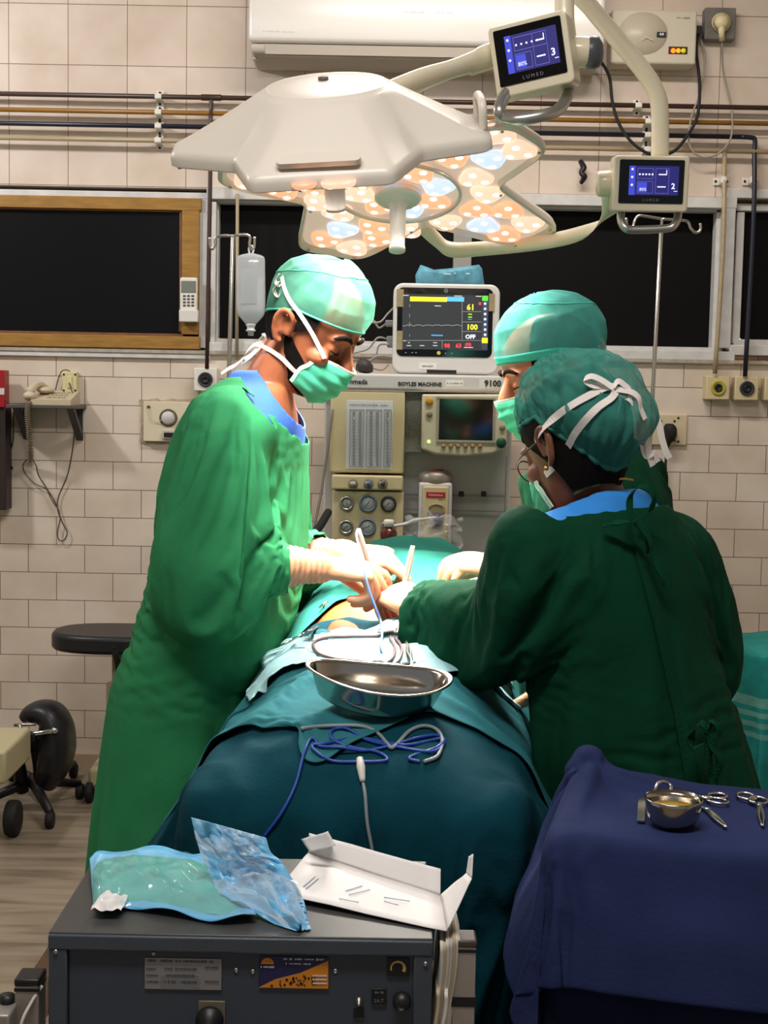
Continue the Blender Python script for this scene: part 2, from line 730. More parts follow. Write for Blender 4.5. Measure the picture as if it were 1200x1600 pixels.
def floor_mat():
    m = bpy.data.materials.new('vinyl_floor')
    m.use_nodes = True
    nt = m.node_tree
    b = nt.nodes['Principled BSDF']
    tc = nt.nodes.new('ShaderNodeTexCoord')
    mp = nt.nodes.new('ShaderNodeMapping')
    mp.inputs['Scale'].default_value = (0.9, 7.0, 1.0)
    nt.links.new(tc.outputs['Object'], mp.inputs[0])
    n1 = nt.nodes.new('ShaderNodeTexNoise')
    n1.inputs['Scale'].default_value = 3.0
    n1.inputs['Detail'].default_value = 9
    n1.inputs['Distortion'].default_value = 0.6
    nt.links.new(mp.outputs[0], n1.inputs['Vector'])
    r = nt.nodes.new('ShaderNodeValToRGB')
    e = r.color_ramp.elements
    e[0].position, e[0].color = 0.30, lin((104, 92, 76)) + (1,)
    e[1].position, e[1].color = 0.62, lin((146, 133, 114)) + (1,)
    k = r.color_ramp.elements.new(0.46)
    k.color = lin((130, 117, 99)) + (1,)
    nt.links.new(n1.outputs[0], r.inputs[0])
    br = nt.nodes.new('ShaderNodeTexBrick')
    br.offset = 0.5
    br.inputs['Scale'].default_value = 1.0
    br.inputs['Brick Width'].default_value = 1.3
    br.inputs['Row Height'].default_value = 0.6
    br.inputs['Mortar Size'].default_value = 0.002
    br.inputs['Color1'].default_value = (1, 1, 1, 1)
    br.inputs['Color2'].default_value = (0.9, 0.9, 0.9, 1)
    br.inputs['Mortar'].default_value = (0.72, 0.7, 0.68, 1)
    nt.links.new(tc.outputs['Object'], br.inputs['Vector'])
    mx = nt.nodes.new('ShaderNodeMix')
    mx.data_type, mx.blend_type = 'RGBA', 'MULTIPLY'
    mx.inputs[0].default_value = 1.0
    nt.links.new(r.outputs[0], mx.inputs[6])
    nt.links.new(br.outputs['Color'], mx.inputs[7])
    nt.links.new(mx.outputs[2], b.inputs['Base Color'])
    b.inputs['Roughness'].default_value = 0.38
    return m


M_WHITE = mat('white_plastic', (226, 222, 212), 0.35)
M_CREAM = mat('cream_plastic', (214, 200, 160), 0.4)
M_BEIGE = mat('beige_enamel', (206, 190, 150), 0.42, var=0.05, vscale=4)
M_BLACK = mat('black_plastic', (22, 21, 22), 0.45)
M_RUBBER = mat('black_rubber', (24, 23, 23), 0.7)
M_STEEL = mat('stainless_steel', (200, 197, 190), 0.22, 1.0)
M_CHROME = mat('chrome', (225, 225, 225), 0.08, 1.0)
M_ALU = mat('brushed_aluminium', (176, 172, 165), 0.35, 1.0)
M_PAINT = mat('white_gloss_paint', (205, 203, 200), 0.45, var=0.10, vscale=20, bump=0.2, bscale=30)
M_YWOOD = mat('yellow_painted_wood', (152, 112, 48), 0.5, var=0.2, vscale=14, bump=0.2, stretch=(1, 1, 6))
M_BWOOD = mat('brown_wood_bead', (120, 78, 44), 0.5, var=0.2, vscale=30)
M_FILM = mat('black_window_film', (12, 11, 11), 0.5, bump=0.05, bscale=6, spec=0.14)
M_FILMG = mat('black_glossy_film', (12, 13, 15), 0.3, bump=0.06, bscale=5, spec=0.25)
M_GREYP = mat('grey_painted_metal', (150, 148, 143), 0.45, var=0.06, vscale=8)

# ------------------------------------------------------------------ setting: walls, floor, ceiling
Z_LO = P(600, 553, 5.0).z      # under the windows
Z_HI = P(600, 300, 5.0).z      # above the windows
M_TUP = tile_mat('large_wall_tiles', P(14, 150, 5).x, P(200, 103, 5).z, 0.2057, 0.2057, 0.0, (222, 207, 193), (217, 201, 187), (132, 108, 84))
M_TLO = tile_mat('brick_bond_wall_tiles', P(88, 655, 5).x, P(100, 632, 5).z, 0.2016, 0.1, 0.5, (222, 209, 194), (216, 202, 186), (112, 90, 72))
mb = MB()
mb.box((0, 5.125, (0.0 + Z_LO) / 2), (5.2, 0.25, Z_LO))
mb.cur = 1
mb.box((0, 5.125, (Z_HI + 3.1) / 2), (5.2, 0.25, 3.1 - Z_HI))
mb.box((0, 5.19, (Z_LO + Z_HI) / 2), (5.2, 0.12, Z_HI - Z_LO))
mb.build('wall_back', [M_TLO, M_TUP], kind='structure', origin=(0, 0, 0))
M_TSIDE = mat('side_wall_paint', (206, 194, 178), 0.4)
for nm, x in (('wall_left', -2.5), ('wall_right', 2.5)):
    MB().box((x, 1.9, 1.55), (0.1, 6.7, 3.1)).build(nm, M_TSIDE, kind='structure', origin=(0, 0, 0))
MB().box((0, 1.9, 3.15), (5.2, 6.7, 0.1)).build('ceiling', mat('ceiling_paint', (225, 220, 210), 0.8), kind='structure', origin=(0, 0, 0))
MB().box((0, 1.9, -0.05), (5.2, 6.7, 0.1)).build('floor', floor_mat(), kind='structure', origin=(0, 0, 0))
MB().box((0, 4.99, 0.025), (4.9, 0.02, 0.05)).build('baseboard_back', mat('skirting_tile', (176, 152, 128), 0.35, var=0.08), kind='structure', origin=(0, 0, 0))


# ------------------------------------------------------------------ setting: windows
def frame_px(mb, x0, y0, x1, y1, wl, wt, wr, wb, Y, d, bev=0.003):
    pbox(mb, x0, y0, x1, y0 + wt, Y, d, bev)
    pbox(mb, x0, y1 - wb, x1, y1, Y, d, bev)
    if wl: pbox(mb, x0, y0 + wt, x0 + wl, y1 - wb, Y + .001, d, bev)
    if wr: pbox(mb, x1 - wr, y0 + wt, x1, y1 - wb, Y + .001, d, bev)
    return mb


w1 = frame_px(MB(), -260, 296, 327, 556, 14, 10, 16, 14, 4.985, 0.10).build('window_1', M_PAINT, kind='structure')
frame_px(MB(), -246, 305, 311, 541, 20, 19, 27, 20, 4.975, 0.09).build('window_frame', M_YWOOD, w1)
frame_px(MB(), -226, 323, 285, 522, 4, 4, 5, 5, 4.985, 0.07, 0.0015).build('glazing_bead', M_BWOOD, w1)
pbox(MB(), -222, 326, 281, 518, 5.0, 0.01).build('pane', M_FILMG, w1)

w2 = frame_px(MB(), 329, 301, 1146, 562, 8, 17, 20, 20, 4.985, 0.12).build('window_2', M_PAINT, kind='structure')
mb = MB()
pbox(mb, 337, 318, 1126, 324, 5.03, 0.05)
pbox(mb, 337, 536, 1126, 543, 5.02, 0.06)
pbox(mb, 1116, 322, 1127, 542, 5.03, 0.05)
pbox(mb, 337, 322, 341, 542, 5.03, 0.05)
mb.build('window_frame', M_PAINT, w2)
pbox(MB(), 338, 318, 1120, 542, 5.09, 0.01).build('pane', M_FILM, w2)
mb = MB()
pbox(mb, 708, 322, 736, 540, 5.04, 0.05, 0.003)
mb.build('mullion', M_GREYP, w2)
w3 = frame_px(MB(), 1142, 300, 1700, 560, 4, 14, 14, 16, 4.986, 0.12).build('window_3', M_PAINT, kind='structure')
frame_px(MB(), 1148, 323, 1690, 546, 12, 11, 12, 11, 5.02, 0.05).build('window_frame', M_PAINT, w3)
c0 = 5.06
poly = [P(1152, 522, c0), P(1166, 541, c0), P(1686, 541, c0), P(1686, 330, c0), P(1152, 330, c0)]
mb = MB()
n = len(poly)
mb.add(poly + [p + V((0, 0.006, 0)) for p in poly], [tuple(range(n)), tuple(range(n, 2 * n))[::-1]] + [(i, (i + 1) % n, n + (i + 1) % n, n + i) for i in range(n)])
mb.build('pane', M_FILM, w3)
pbox(MB(), 1150, 500, 1180, 545, 5.08, 0.004).build('daylight_gap', mat('daylight_outside', (255, 214, 170), emit=(255, 220, 180), estr=4.0), w3)
MB().box((0, 4.995, Z_LO - 0.006), (4.9, 0.03, 0.012)).build('trim_1', mat('sill_mortar', (170, 160, 145), 0.7, var=0.15, vscale=40), kind='structure', origin=(0, 0, 0))

# ------------------------------------------------------------------ medical gas pipes, their clips and outlets
PIPE_Y = 4.955
PIPES = [('brown', 157.5, (62, 44, 36)), ('yellow', 182, (140, 98, 34)), ('navy_blue', 203.5, (26, 29, 44)), ('cream', 226, (168, 150, 118))]
PIPE_Z = {}
for nm, y, c in PIPES:
    z = P(600, y, PIPE_Y).z
    PIPE_Z[nm] = z
    pm = mat(nm + '_pipe_paint', c, 0.35, var=0.12, vscale=10, stretch=(0.6, 6, 6))
    mb = MB()
    r = 0.0085
    if nm == 'brown':
        mb.tube([(-2.4, PIPE_Y, z), (2.4, PIPE_Y, z)], r, 12, 1)
        t = P(330, 152, PIPE_Y); b = P(324, 576, PIPE_Y)
        mb.tube([(t.x, PIPE_Y, z), (t.x, PIPE_Y, z - 0.05), (t.x, PIPE_Y - 0.012, z - 0.08), (t.x, PIPE_Y - 0.012, z - 0.3), (b.x, PIPE_Y - 0.012, b.z)], 0.0075, 12, 4)
        mb.cyl((t.x - 0.035, PIPE_Y, z), (t.x + 0.035, PIPE_Y, z), 0.011, bev=0.002)
    elif nm == 'navy_blue':
        e = P(1180, 212, PIPE_Y)
        b = P(1164, 588, PIPE_Y - .02)
        mb.tube([(-2.4, PIPE_Y, z), (e.x - 0.05, PIPE_Y, z)], r, 12, 1)
        mb.tube([(e.x - 0.05, PIPE_Y, z), (e.x - 0.012, PIPE_Y, z - 0.002), (e.x, PIPE_Y, z - 0.012), (e.x, PIPE_Y, z - 0.06), (e.x, PIPE_Y - .02, z - 0.2), (e.x, PIPE_Y - 0.02, z - 0.4), (b.x, b.y, b.z)], r, 12, 4)
    elif nm == 'cream':
        t = P(1133, 231, PIPE_Y); b = P(1117, 584, PIPE_Y - .02)
        mb.tube([(-2.4, PIPE_Y, z), (2.4, PIPE_Y, z)], r, 12, 1)
        mb.tube([(t.x, PIPE_Y, z), (t.x, PIPE_Y, z - 0.08), (t.x, PIPE_Y - .02, z - 0.2), (t.x, PIPE_Y - .02, z - 0.4), (b.x, b.y, b.z)], 0.008, 12, 4)
    else:
        mb.tube([(-2.4, PIPE_Y, z), (2.4, PIPE_Y, z)], r, 12, 1)
    mb.build('gas_pipe', pm, label={'brown': 'long brown gas pipe, topmost of the four along the tiled wall', 'yellow': 'long yellow ochre gas pipe, second from the top on the tiled wall',
                                    'navy_blue': 'long navy blue gas pipe, third from the top, bending down to the dark ringed outlet',
                                    'cream': 'long cream gas pipe, lowest of the four along the tiled wall'}[nm], cat='pipe', group='medical gas pipes on the wall')


def clip(x, z, label, vert=False):
    e = empty('pipe_clip', (x, 4.985, z), label, 'pipe clip', 'white saddle clips on the gas pipes')
    R = Matrix.Rotation(PI / 2, 3, 'Y') if vert else Matrix.Identity(3)
    mb = MB()
    yb = 4.994
    c = V((x, yb, z))
    mb.box(c, (0.026, 0.008, 0.053) if not vert else (0.053, 0.008, 0.026), bev=0.002)
    mb.box(c + V((0, -0.026, 0)), (0.024, 0.048, 0.019) if not vert else (.019, .048, .024), bev=0.004)
    mb.build('saddle', M_WHITE, e)
    for s in (-1, 1):
        d = R @ V((0, 0, s * 0.0195))
        MB().cyl(c + d + V((0, -0.002, 0)), c + d + V((0, -0.0085, 0)), 0.0042, seg=12).build('screw', M_BLACK, e)


cx = P(247, 180, 4.95).x
for nm, pl in (('brown', 'brown'), ('yellow', 'yellow'), ('navy_blue', 'navy'), ('cream', 'cream')):
    clip(cx, PIPE_Z[nm], 'white clip holding the %s pipe above the yellow framed window' % pl)
cx = P(1013, 205, 4.95).x
for nm, pl in (('yellow', 'yellow'), ('navy_blue', 'navy'), ('cream', 'cream')):
    clip(cx, PIPE_Z[nm], 'white clip holding the %s pipe below the voltage stabilizer' % pl)
clip(P(998, 165, 4.95).x, PIPE_Z['brown'], 'white clip holding the brown pipe below the voltage stabilizer')
p = P(1131, 281, 4.95); clip(p.x, p.z, 'white clip on the descending cream pipe beside the dark window', True)
p = P(1177, 281, 4.95); clip(p.x, p.z, 'white clip on the descending navy pipe beside the dark window', True)


def gas_outlet(px, py, w, ring, body, label):
    e = empty('gas_outlet', P(px, py, 4.99), label, 'gas outlet', 'medical gas outlets on the wall')
    mb = MB()
    pbox(mb, px - w / 2, py - w / 2, px + w / 2, py + w / 2, 4.94, 0.06, 0.004)
    mb.build('housing', body, e)
    c = P(px, py, 4.94)
    MB().lathe(c + V((0, 0.002, 0)), (0, -1, 0), [(0, S(11.5, 4.94)), (0.008, S(11.5, 4.94)), (0.01, S(10, 4.94)), (0.006, S(8, 4.94)), (0.004, 0.001)], 28).build('coloured_ring', ring, e)
    MB().lathe(c + V((0, -0.002, 0)), (0, -1, 0), [(0, S(6, 4.94)), (0.007, S(6, 4.94)), (0.004, S(4, 4.94)), (0.002, 0.001)], 20).build('socket_port', M_BLACK, e)


gas_outlet(1122, 606, 37, mat('yellow_ring', (178, 170, 60), 0.4), M_BEIGE, 'cream gas outlet with a yellow ring below the cream pipe')
gas_outlet(1167, 607, 37, mat('dark_ring', (52, 54, 60), 0.4), M_BEIGE, 'cream gas outlet with a dark grey ring below the navy pipe')
gas_outlet(1213, 608, 36, mat('white_ring', (190, 190, 185), 0.4), M_BEIGE, 'cream gas outlet cut off by the photo edge, last of the row')
gas_outlet(321, 593, 36, mat('dark_ring', (52, 54, 60), 0.4), M_WHITE, 'white gas outlet with a dark ring below the descending brown pipe')

# ------------------------------------------------------------------ air conditioner
e = empty('air_conditioner', P(668, 90, 4.9), 'white split air conditioner high on the tiled wall', 'air conditioner')
x0, x1 = P(388, 40, 4.78).x, P(946, 40, 4.78).x
zb = P(660, 69, 4.78).z
prof = [(5.0, zb + .27), (4.80, zb + .27), (4.785, zb + .2), (4.78, zb + .1), (4.78, zb + .02), (4.785, zb), (5.0, zb)]
mb = MB()


def xprism(mb, prof, x0, x1, smooth=False, inset=0.0):
    n = len(prof)
    vs = [(x0, y, z) for y, z in prof] + [(x1, y, z) for y, z in prof]
    mb.add(vs, [tuple(range(n)), tuple(range(n, 2 * n))[::-1]] + [(i, (i + 1) % n, n + (i + 1) % n, n + i) for i in range(n)], smooth)
    return mb


M_ACW = mat('ac_white', (226, 222, 216), 0.25)
M_ACG = mat('ac_louvre_grey', (188, 178, 166), 0.45)
o = xprism(MB(), prof, x0, x1).build('front_cover', M_ACW, e)
bv = o.modifiers.new('b', 'BEVEL'); bv.width = 0.014; bv.segments = 3
autosmooth(o)
zl = P(660, 98, 4.83).z
o = xprism(MB(), [(5.0, zb - .002), (4.795, zb - .002), (4.80, zb - .03), (4.83, zl + .012), (4.86, zl), (5.0, zl)], x0 + .006, x1 - .006).build('base_housing', M_ACG, e)
bv = o.modifiers.new('b', 'BEVEL'); bv.width = 0.012; bv.segments = 3
autosmooth(o)
for z0_, z1_, yy in ((zb - .006, zb - .036, 4.789), (zb - .039, zl + .012, 4.801)):
    o = xprism(MB(), [(yy, z0_), (yy + .012, z1_), (yy + .03, z1_), (yy + .03, z0_)], x0 + .055, x1 - .055).build('louvre_flap', mat('ac_flap', (196, 186, 174), 0.4), e)
mb = MB()
for q_ in ((646, 19, .08, .008, 3), (694, 20, .065, .008, 4), (424, 49, .055, .005, 5), (450, 50, .04, .005, 6)):
    mb = scribble(MB(), P(q_[0], q_[1], 4.7795), FACE, q_[2], q_[3], q_[4])
    mb.build('lettering', mat('pale_grey_print', (196, 192, 190), 0.4), e)
mb = MB()
mb.tube([P(396, 91, 4.83), P(420, 96, 4.9), P(470, 98, 4.95), P(530, 97, 4.985)], 0.004, 8)
mb.build('drain_tube', M_ACG, e)

# ------------------------------------------------------------------ voltage stabilizer and its wiring
e = empty('voltage_stabilizer', P(1020, 100, 4.95), 'beige voltage stabilizer box with a small red and amber light, high on the wall', 'stabilizer')
pbox(MB(), 957, 17, 1087, 98, 4.90, 0.1, 0.008, 3).build('case', mat('stabilizer_beige', (205, 196, 178), 0.4), e)
mb = MB()
c = P(1005, 52, 4.898)
mb.lathe(c + V((0, .006, 0)), (0, -1, 0), [(0, .085), (.006, .083), (.008, .0)], 40)
for i in range(len(mb.v)):
    x, y, z = mb.v[i]
    mb.v[i] = (x, y, c.z + (z - c.z) * 0.85)
mb.build('domed_panel', mat('stabilizer_panel', (196, 186, 168), 0.35), e)
for yv in (96, 15):
    mb = MB()
    for i in range(26):
        pbox(mb, 962 + i * 4.7, yv, 964 + i * 4.7, yv + 4, 4.905, 0.06)
    mb.build('vent_slats', M_CREAM, e)
mb = MB(); pbox(mb, 1027, 50, 1041, 57, 4.889, 0.01, .001); mb.build('voltage_display', M_BLACK, e)
mb = MB(); text_mesh(mb, '0.0', P(1034, 53.5, 4.8885), FACE, .008); mb.build('display_digits', mat('digit_white', (230, 230, 230), emit=(255, 255, 255), estr=0.6), e)
mb = MB(); pbox(mb, 1045, 73, 1074, 84, 4.897, 0.01, .001); mb.build('indicator_strip', mat('indicator_brown', (70, 40, 20), .3), e)
for px, col, s in ((1052, (255, 70, 10), 7.0), (1060, (255, 150, 30), 1.2), (1068, (190, 190, 30), .6)):
    disc(MB(), px, 79, 4.895, 3.6, .004, 14).build('indicator_light', mat('lamp_%d' % px, col, emit=col, estr=s), e)
mb = scribble(MB(), P(1068, 28, 4.8985), FACE, .045, .007, 8); mb.build('lettering', mat('grey_print', (120, 116, 108), .5), e)
mb = MB(); mb.tube([P(1004, 62, 4.888), P(1010, 58, 4.888), P(1014, 60, 4.888), P(1021, 63, 4.888)], .0012, 6); mb.build('swoosh_mark', mat('pale_swoosh', (226, 222, 214), .5), e)

e = empty('power_socket', P(1125, 60, 4.97), 'grey metal socket box with a round cream plug, high in the corner of the photo', 'socket')
pbox(MB(), 1102, 13, 1149, 60, 4.95, 0.05, 0.003).build('box', mat('grey_box_metal', (112, 108, 102), .5, var=.15, vscale=20), e)
c = P(1126, 36, 4.95)
MB().lathe(c, (0, -1, 0), [(0, S(15, 5)), (.012, S(14, 5)), (.02, S(9, 5)), (.034, S(8, 5)), (.036, 0.001)], 26).build('plug_face', M_CREAM, e)
e2 = empty('power_plug', P(1126, 40, 4.91), 'round cream mains plug pushed into the grey socket box', 'plug')
mb = MB()
mb.lathe(P(1126, 36, 4.925), (0, -1, 0), [(0, S(11, 5)), (.02, S(10, 5)), (.028, S(6, 5)), (.03, 0.001)], 24)
mb.cyl(P(1127, 40, 4.91), P(1128, 64, 4.93), S(5, 5), S(4, 5))
mb.build('plug_body', M_CREAM, e2)
MB().tube([P(1128, 62, 4.93), P(1130, 110, 4.96), P(1143, 170, 4.955), P(1142, 215, 4.93), P(1122, 240, 4.93), P(1095, 245, 4.93), P(1077, 225, 4.93), P(1080, 185, 4.93), P(1095, 140, 4.94), P(1101, 90, 4.96), P(1092, 50, 4.97)], 0.0035, 8, 8).build('cord', mat('grey_cord', (150, 142, 130), .55), e2)
MB().tube([P(938, 94, 4.93), P(952, 120, 4.93), P(957, 160, 4.92), P(968, 195, 4.91), P(990, 225, 4.90), P(1020, 242, 4.90), P(1050, 238, 4.90), P(1072, 215, 4.91), P(1090, 180, 4.92), P(1093, 130, 4.93), P(1088, 80, 4.95), P(1090, 48, 4.96)], 0.0055, 8, 8).build(
    'power_cable', M_RUBBER, label='thick black cable looping down from the air conditioner to the stabilizer', cat='cable')
mb = MB()
mb.box(P(1090, 49, 4.95), (.022, .04, .03), bev=.004)
mb.build('cable_gland', M_BLACK, label='small black cable gland on the side of the stabilizer', cat='cable gland')
e = empty('wall_hook', P(910, 285, 4.99), 'small black hook on the tile above the dark window', 'hook')
mb = MB()
mb.tube([P(907, 252, 4.97), P(912, 262, 4.955), P(908, 270, 4.95), P(913, 276, 4.95), P(908, 286, 4.97)], [.009, .011, .008, .011, .007], 10, 5)
mb.build('hook_body', M_BLACK, e)
mb = MB(); mb.cyl(P(910, 268, 4.997), P(910, 268, 4.95), .006); mb.build('screw', M_ALU, e)

# ------------------------------------------------------------------ AC remote in its holder
e = empty('remote_control', P(294, 500, 4.95), 'white air conditioner remote standing in a holder on the yellow window frame', 'remote control')
pbox(MB(), 281, 434, 308, 500, 4.945, 0.02, 0.006, 3).build('body', M_WHITE, e)
pbox(MB(), 283, 439, 306, 457, 4.943, 0.004, 0.001).build('display', mat('lcd_grey', (120, 126, 118), .25), e)
for j in range(4):
    for i in range(3):
        mb = MB(); pbox(mb, 286 + i * 6.5, 461 + j * 5, 290 + i * 6.5, 463.5 + j * 5, 4.943, 0.003)
        mb.build('button', mat('dark_key', (70, 70, 72), .5), e)
e = empty('remote_holder', P(294, 504, 4.96), 'white plastic holder cradling the remote on the yellow frame', 'holder')
mb = MB()
pbox(mb, 279.5, 484, 309.5, 503, 4.938, 0.03, .004)
mb.build('pocket', mat('holder_white', (214, 212, 205), .4), e)

# ------------------------------------------------------------------ left wall fittings: bell panel, phone socket, shelf, telephone
e = empty('call_bell', P(262, 690, 4.98), 'cream wall panel with a round white bell button in broken plaster', 'wall panel')
mb = MB()
pbox(mb, 224, 628, 305, 690, 4.975, 0.03, 0.002)
mb.build('plate', mat('panel_cream', (212, 202, 176), .45, var=.05), e)
mb = MB()
rng = random.Random(3)
pts = []
for i in range(30):
    t = i / 30 * 4
    s, f = int(t), t - int(t)
    a, b = [((220, 624), (309, 624)), ((309, 624), (309, 694)), ((309, 694), (220, 694)), ((220, 694), (220, 624))][s]
    pts.append(P(a[0] + (b[0] - a[0]) * f + rng.uniform(-4, 3 if s != 3 else 1), a[1] + (b[1] - a[1]) * f + rng.uniform(-2.5, 2.5), 4.993))
n = len(pts)
mb.add(pts + [p + V((0, .012, 0)) for p in pts], [tuple(range(n)), tuple(range(n, 2 * n))[::-1]] + [(i, (i + 1) % n, n + (i + 1) % n, n + i) for i in range(n)])
mb.build('plaster_patch', mat('broken_plaster', (176, 158, 134), .9, var=.25, vscale=60, bump=.6), e)
c = P(263, 653, 4.975)
MB().lathe(c, (0, -1, 0), [(-.002, S(14, 5)), (.002, S(14, 5)), (.003, S(11.5, 5)), (-.001, S(11, 5)), (-.001, .001)], 30).build('rim', mat('rim_brown', (96, 84, 62), .5), e)
MB().lathe(c, (0, -1, 0), [(-.001, S(10.5, 5)), (.012, S(10, 5)), (.016, S(8, 5)), (.018, .001)], 30).build('button', mat('pale_button', (196, 194, 192), .4), e)
MB().tube([P(232, 637, 4.972), P(233, 646, 4.97), P(238, 656, 4.968), P(247, 659, 4.968), P(253, 655, 4.966)], .0012, 6).build('wire', M_CREAM, e)
disc(MB(), 232, 636, 4.972, 2.6, .006).build('screw', mat('rust_screw', (90, 40, 30), .6), e)
mb = MB(); pbox(mb, 253, 672, 274, 686, 4.96, .02, .002); mb.build('switch_module', mat('pale_module', (190, 184, 168), .4), e)
mb = MB(); pbox(mb, 256, 676, 271, 683, 4.955, .02, .001); mb.build('switch_rocker', M_BLACK, e)

e = empty('phone_socket', P(109, 614, 4.98), 'small cream telephone socket screwed above the wall shelf', 'socket')
pbox(MB(), 97, 581, 120, 613, 4.97, 0.03, 0.003).build('cover', mat('aged_cream', (206, 196, 148), .45), e)
mb = MB(); pbox(mb, 105, 588, 112, 606, 4.966, .01, .001); mb.build('jack', M_CREAM, e)
for q in ((99.5, 585), (117.5, 585), (99.5, 610), (117.5, 610)):
    disc(MB(), q[0], q[1], 4.968, 1.6, .004, 10).build('screw', M_BLACK, e)
MB().tube([P(108, 598, 4.962), P(112, 610, 4.955), P(117, 626, 4.93), P(116, 650, 4.90), P(115, 690, 4.96), P(106, 740, 4.985), P(92, 775, 4.99), P(90, 795, 4.985), P(97, 815, 4.985), P(105, 832, 4.985), P(100, 844, 4.985), P(92, 843, 4.985), P(90, 830, 4.985), P(94, 808, 4.985), P(86, 785, 4.985), P(72, 762, 4.985), P(60, 742, 4.985), P(57, 728, 4.98)], .0022, 6, 8).build(
    'telephone_cable', mat('grey_brown_cable', (74, 62, 52), .6), label='thin grey cable hanging in a loop from the phone socket', cat='cable')
MB().tube([P(57, 728, 4.98), P(48, 716, 4.97), P(36, 726, 4.985), P(40, 740, 4.985), P(55, 756, 4.985), P(72, 764, 4.985), P(80, 780, 4.985), P(88, 792, 4.98)], .0018, 6, 8).build(
    'line_cord', mat('grey_brown_cable', (74, 62, 52), .6), label='short thin cord tangled below the curly telephone cord', cat='cable')
MB().tube([P(84, 624, 4.985), P(89, 600, 4.985), P(95, 582, 4.985), P(103, 578, 4.98), P(110, 581, 4.975)], .002, 6, 6).build(
    'bell_wire', mat('grey_brown_cable', (74, 62, 52), .6), label='thin wire arching over the telephone socket', cat='cable')
MB().tube([P(22, 634, 4.95), P(21, 660, 4.96), P(20, 690, 4.985), P(14, 714, 4.985), P(16, 726, 4.985), P(19, 733, 4.985)], [.002, .002, .002, .002, .004, .005], 6, 6).build(
    'hanging_cable', M_RUBBER, label='short dark cable dangling from the shelf end near the red box', cat='cable')

e = empty('wall_shelf', P(70, 640, 4.9), 'dark grey wall shelf on two brackets carrying a telephone', 'shelf')
sh_top = P(70, 633, 4.83)
mb = MB()
xl, xr = P(10, 630, 4.85).x, P(121, 632, 4.85).x
mb.box(((xl + xr) / 2, 4.92, sh_top.z - .006), (xr - xl, 0.16, 0.012), bev=.002)
mb.build('board', mat('shelf_grey', (78, 74, 72), .5, var=.1), e)
for px in (31, 115):
    mb = MB()
    xx = P(px, 640, 4.9).x
    mb.prism([(4.845, sh_top.z - .012), (4.87, sh_top.z - .012), (4.999, sh_top.z - .10), (4.999, sh_top.z - .125)], xx - .012, xx + .012, Matrix(((0, 0, 1), (1, 0, 0), (0, 1, 0))))
    mb.box((xx, 4.993, sh_top.z - .065), (.024, .008, .115))
    mb.build('bracket', mat('bracket_grey', (62, 60, 60), .5), e)

e = empty('telephone', (P(80, 632, 4.9).x, 4.9, sh_top.z), 'old cream desk telephone with its handset off the side, on the wall shelf', 'telephone')
mb = MB()
tx0, tx1 = P(52, 630, 4.88).x, P(114, 630, 4.88).x
tz = sh_top.z + .0005
M_TEL = mat('telephone_cream', (190, 176, 148), .45)
mb.prism([(4.845, tz), (4.985, tz), (4.985, tz + .05), (4.845, tz + .018)], tx0, tx1, Matrix(((0, 0, 1), (1, 0, 0), (0, 1, 0))))
mb.build('base', M_TEL, e)
for i in range(4):
    for j in range(3):
        t = (j + .8) / 4
        mb = MB(); mb.box((tx0 + .055 + i * .017, 4.845 + .14 * t, tz + .018 + .032 * t + .002), (.011, .011, .006), bev=.001)
        mb.build('key', mat('telephone_key', (170, 158, 134), .5), e)
mb = MB()
hz = tz + .06
mb.tube([(tx0 - .01, 4.86, tz + .042), (tx0 + .004, 4.90, tz + .066), (tx0 + .012, 4.94, tz + .068), (tx0 + .016, 4.975, tz + .055)], [.016, .012, .012, .016], 12, 5)
mb.ball((tx0 - .008, 4.86, tz + .03), (.022, .022, .016))
mb.ball((tx0 + .018, 4.972, tz + .048), (.022, .022, .016))
mb.ball((tx0 + .03, 4.93, tz + .05), (.03, .035, .012))
mb.build('handset', mat('handset_cream', (196, 182, 156), .4), e)
mb = MB()
pts = []
c_pts, _ = smooth_path([P(45, 628, 4.84), P(43, 645, 4.85), P(45, 670, 4.87), P(47, 700, 4.93), P(48, 722, 4.97)], [1] * 5, 40)
for i, p in enumerate(c_pts):
    a = i * 1.25
    pts.append(p + V((math.cos(a) * .009, math.sin(a) * .009, 0)))
mb.tube(pts, .0022, 5, 2)
mb.build('curly_cord', mat('curly_cord', (128, 112, 92), .55), e)

e = empty('red_box', P(-6, 632, 4.9), 'red and white box at the photo edge above a dark post', 'box')
mb = MB(); pbox(mb, -60, 578, 7, 636, 4.90, .06, .002); mb.build('box_body', mat('red_card', (150, 22, 30), .4), e)
mb = MB(); pbox(mb, -58, 606, 6.6, 616, 4.899, .004); mb.build('label_band', mat('band_white', (200, 196, 190), .5), e)
e = empty('dark_post', P(-10, 795, 4.95), 'dark brown wooden post at the photo edge beside the wall shelf', 'post')
mb = MB(); pbox(mb, -40, 637, 9, 797, 4.91, .08, .003); mb.build('post_body', mat('dark_brown_wood', (42, 30, 26), .5, var=.2, stretch=(6, 6, 1)), e)

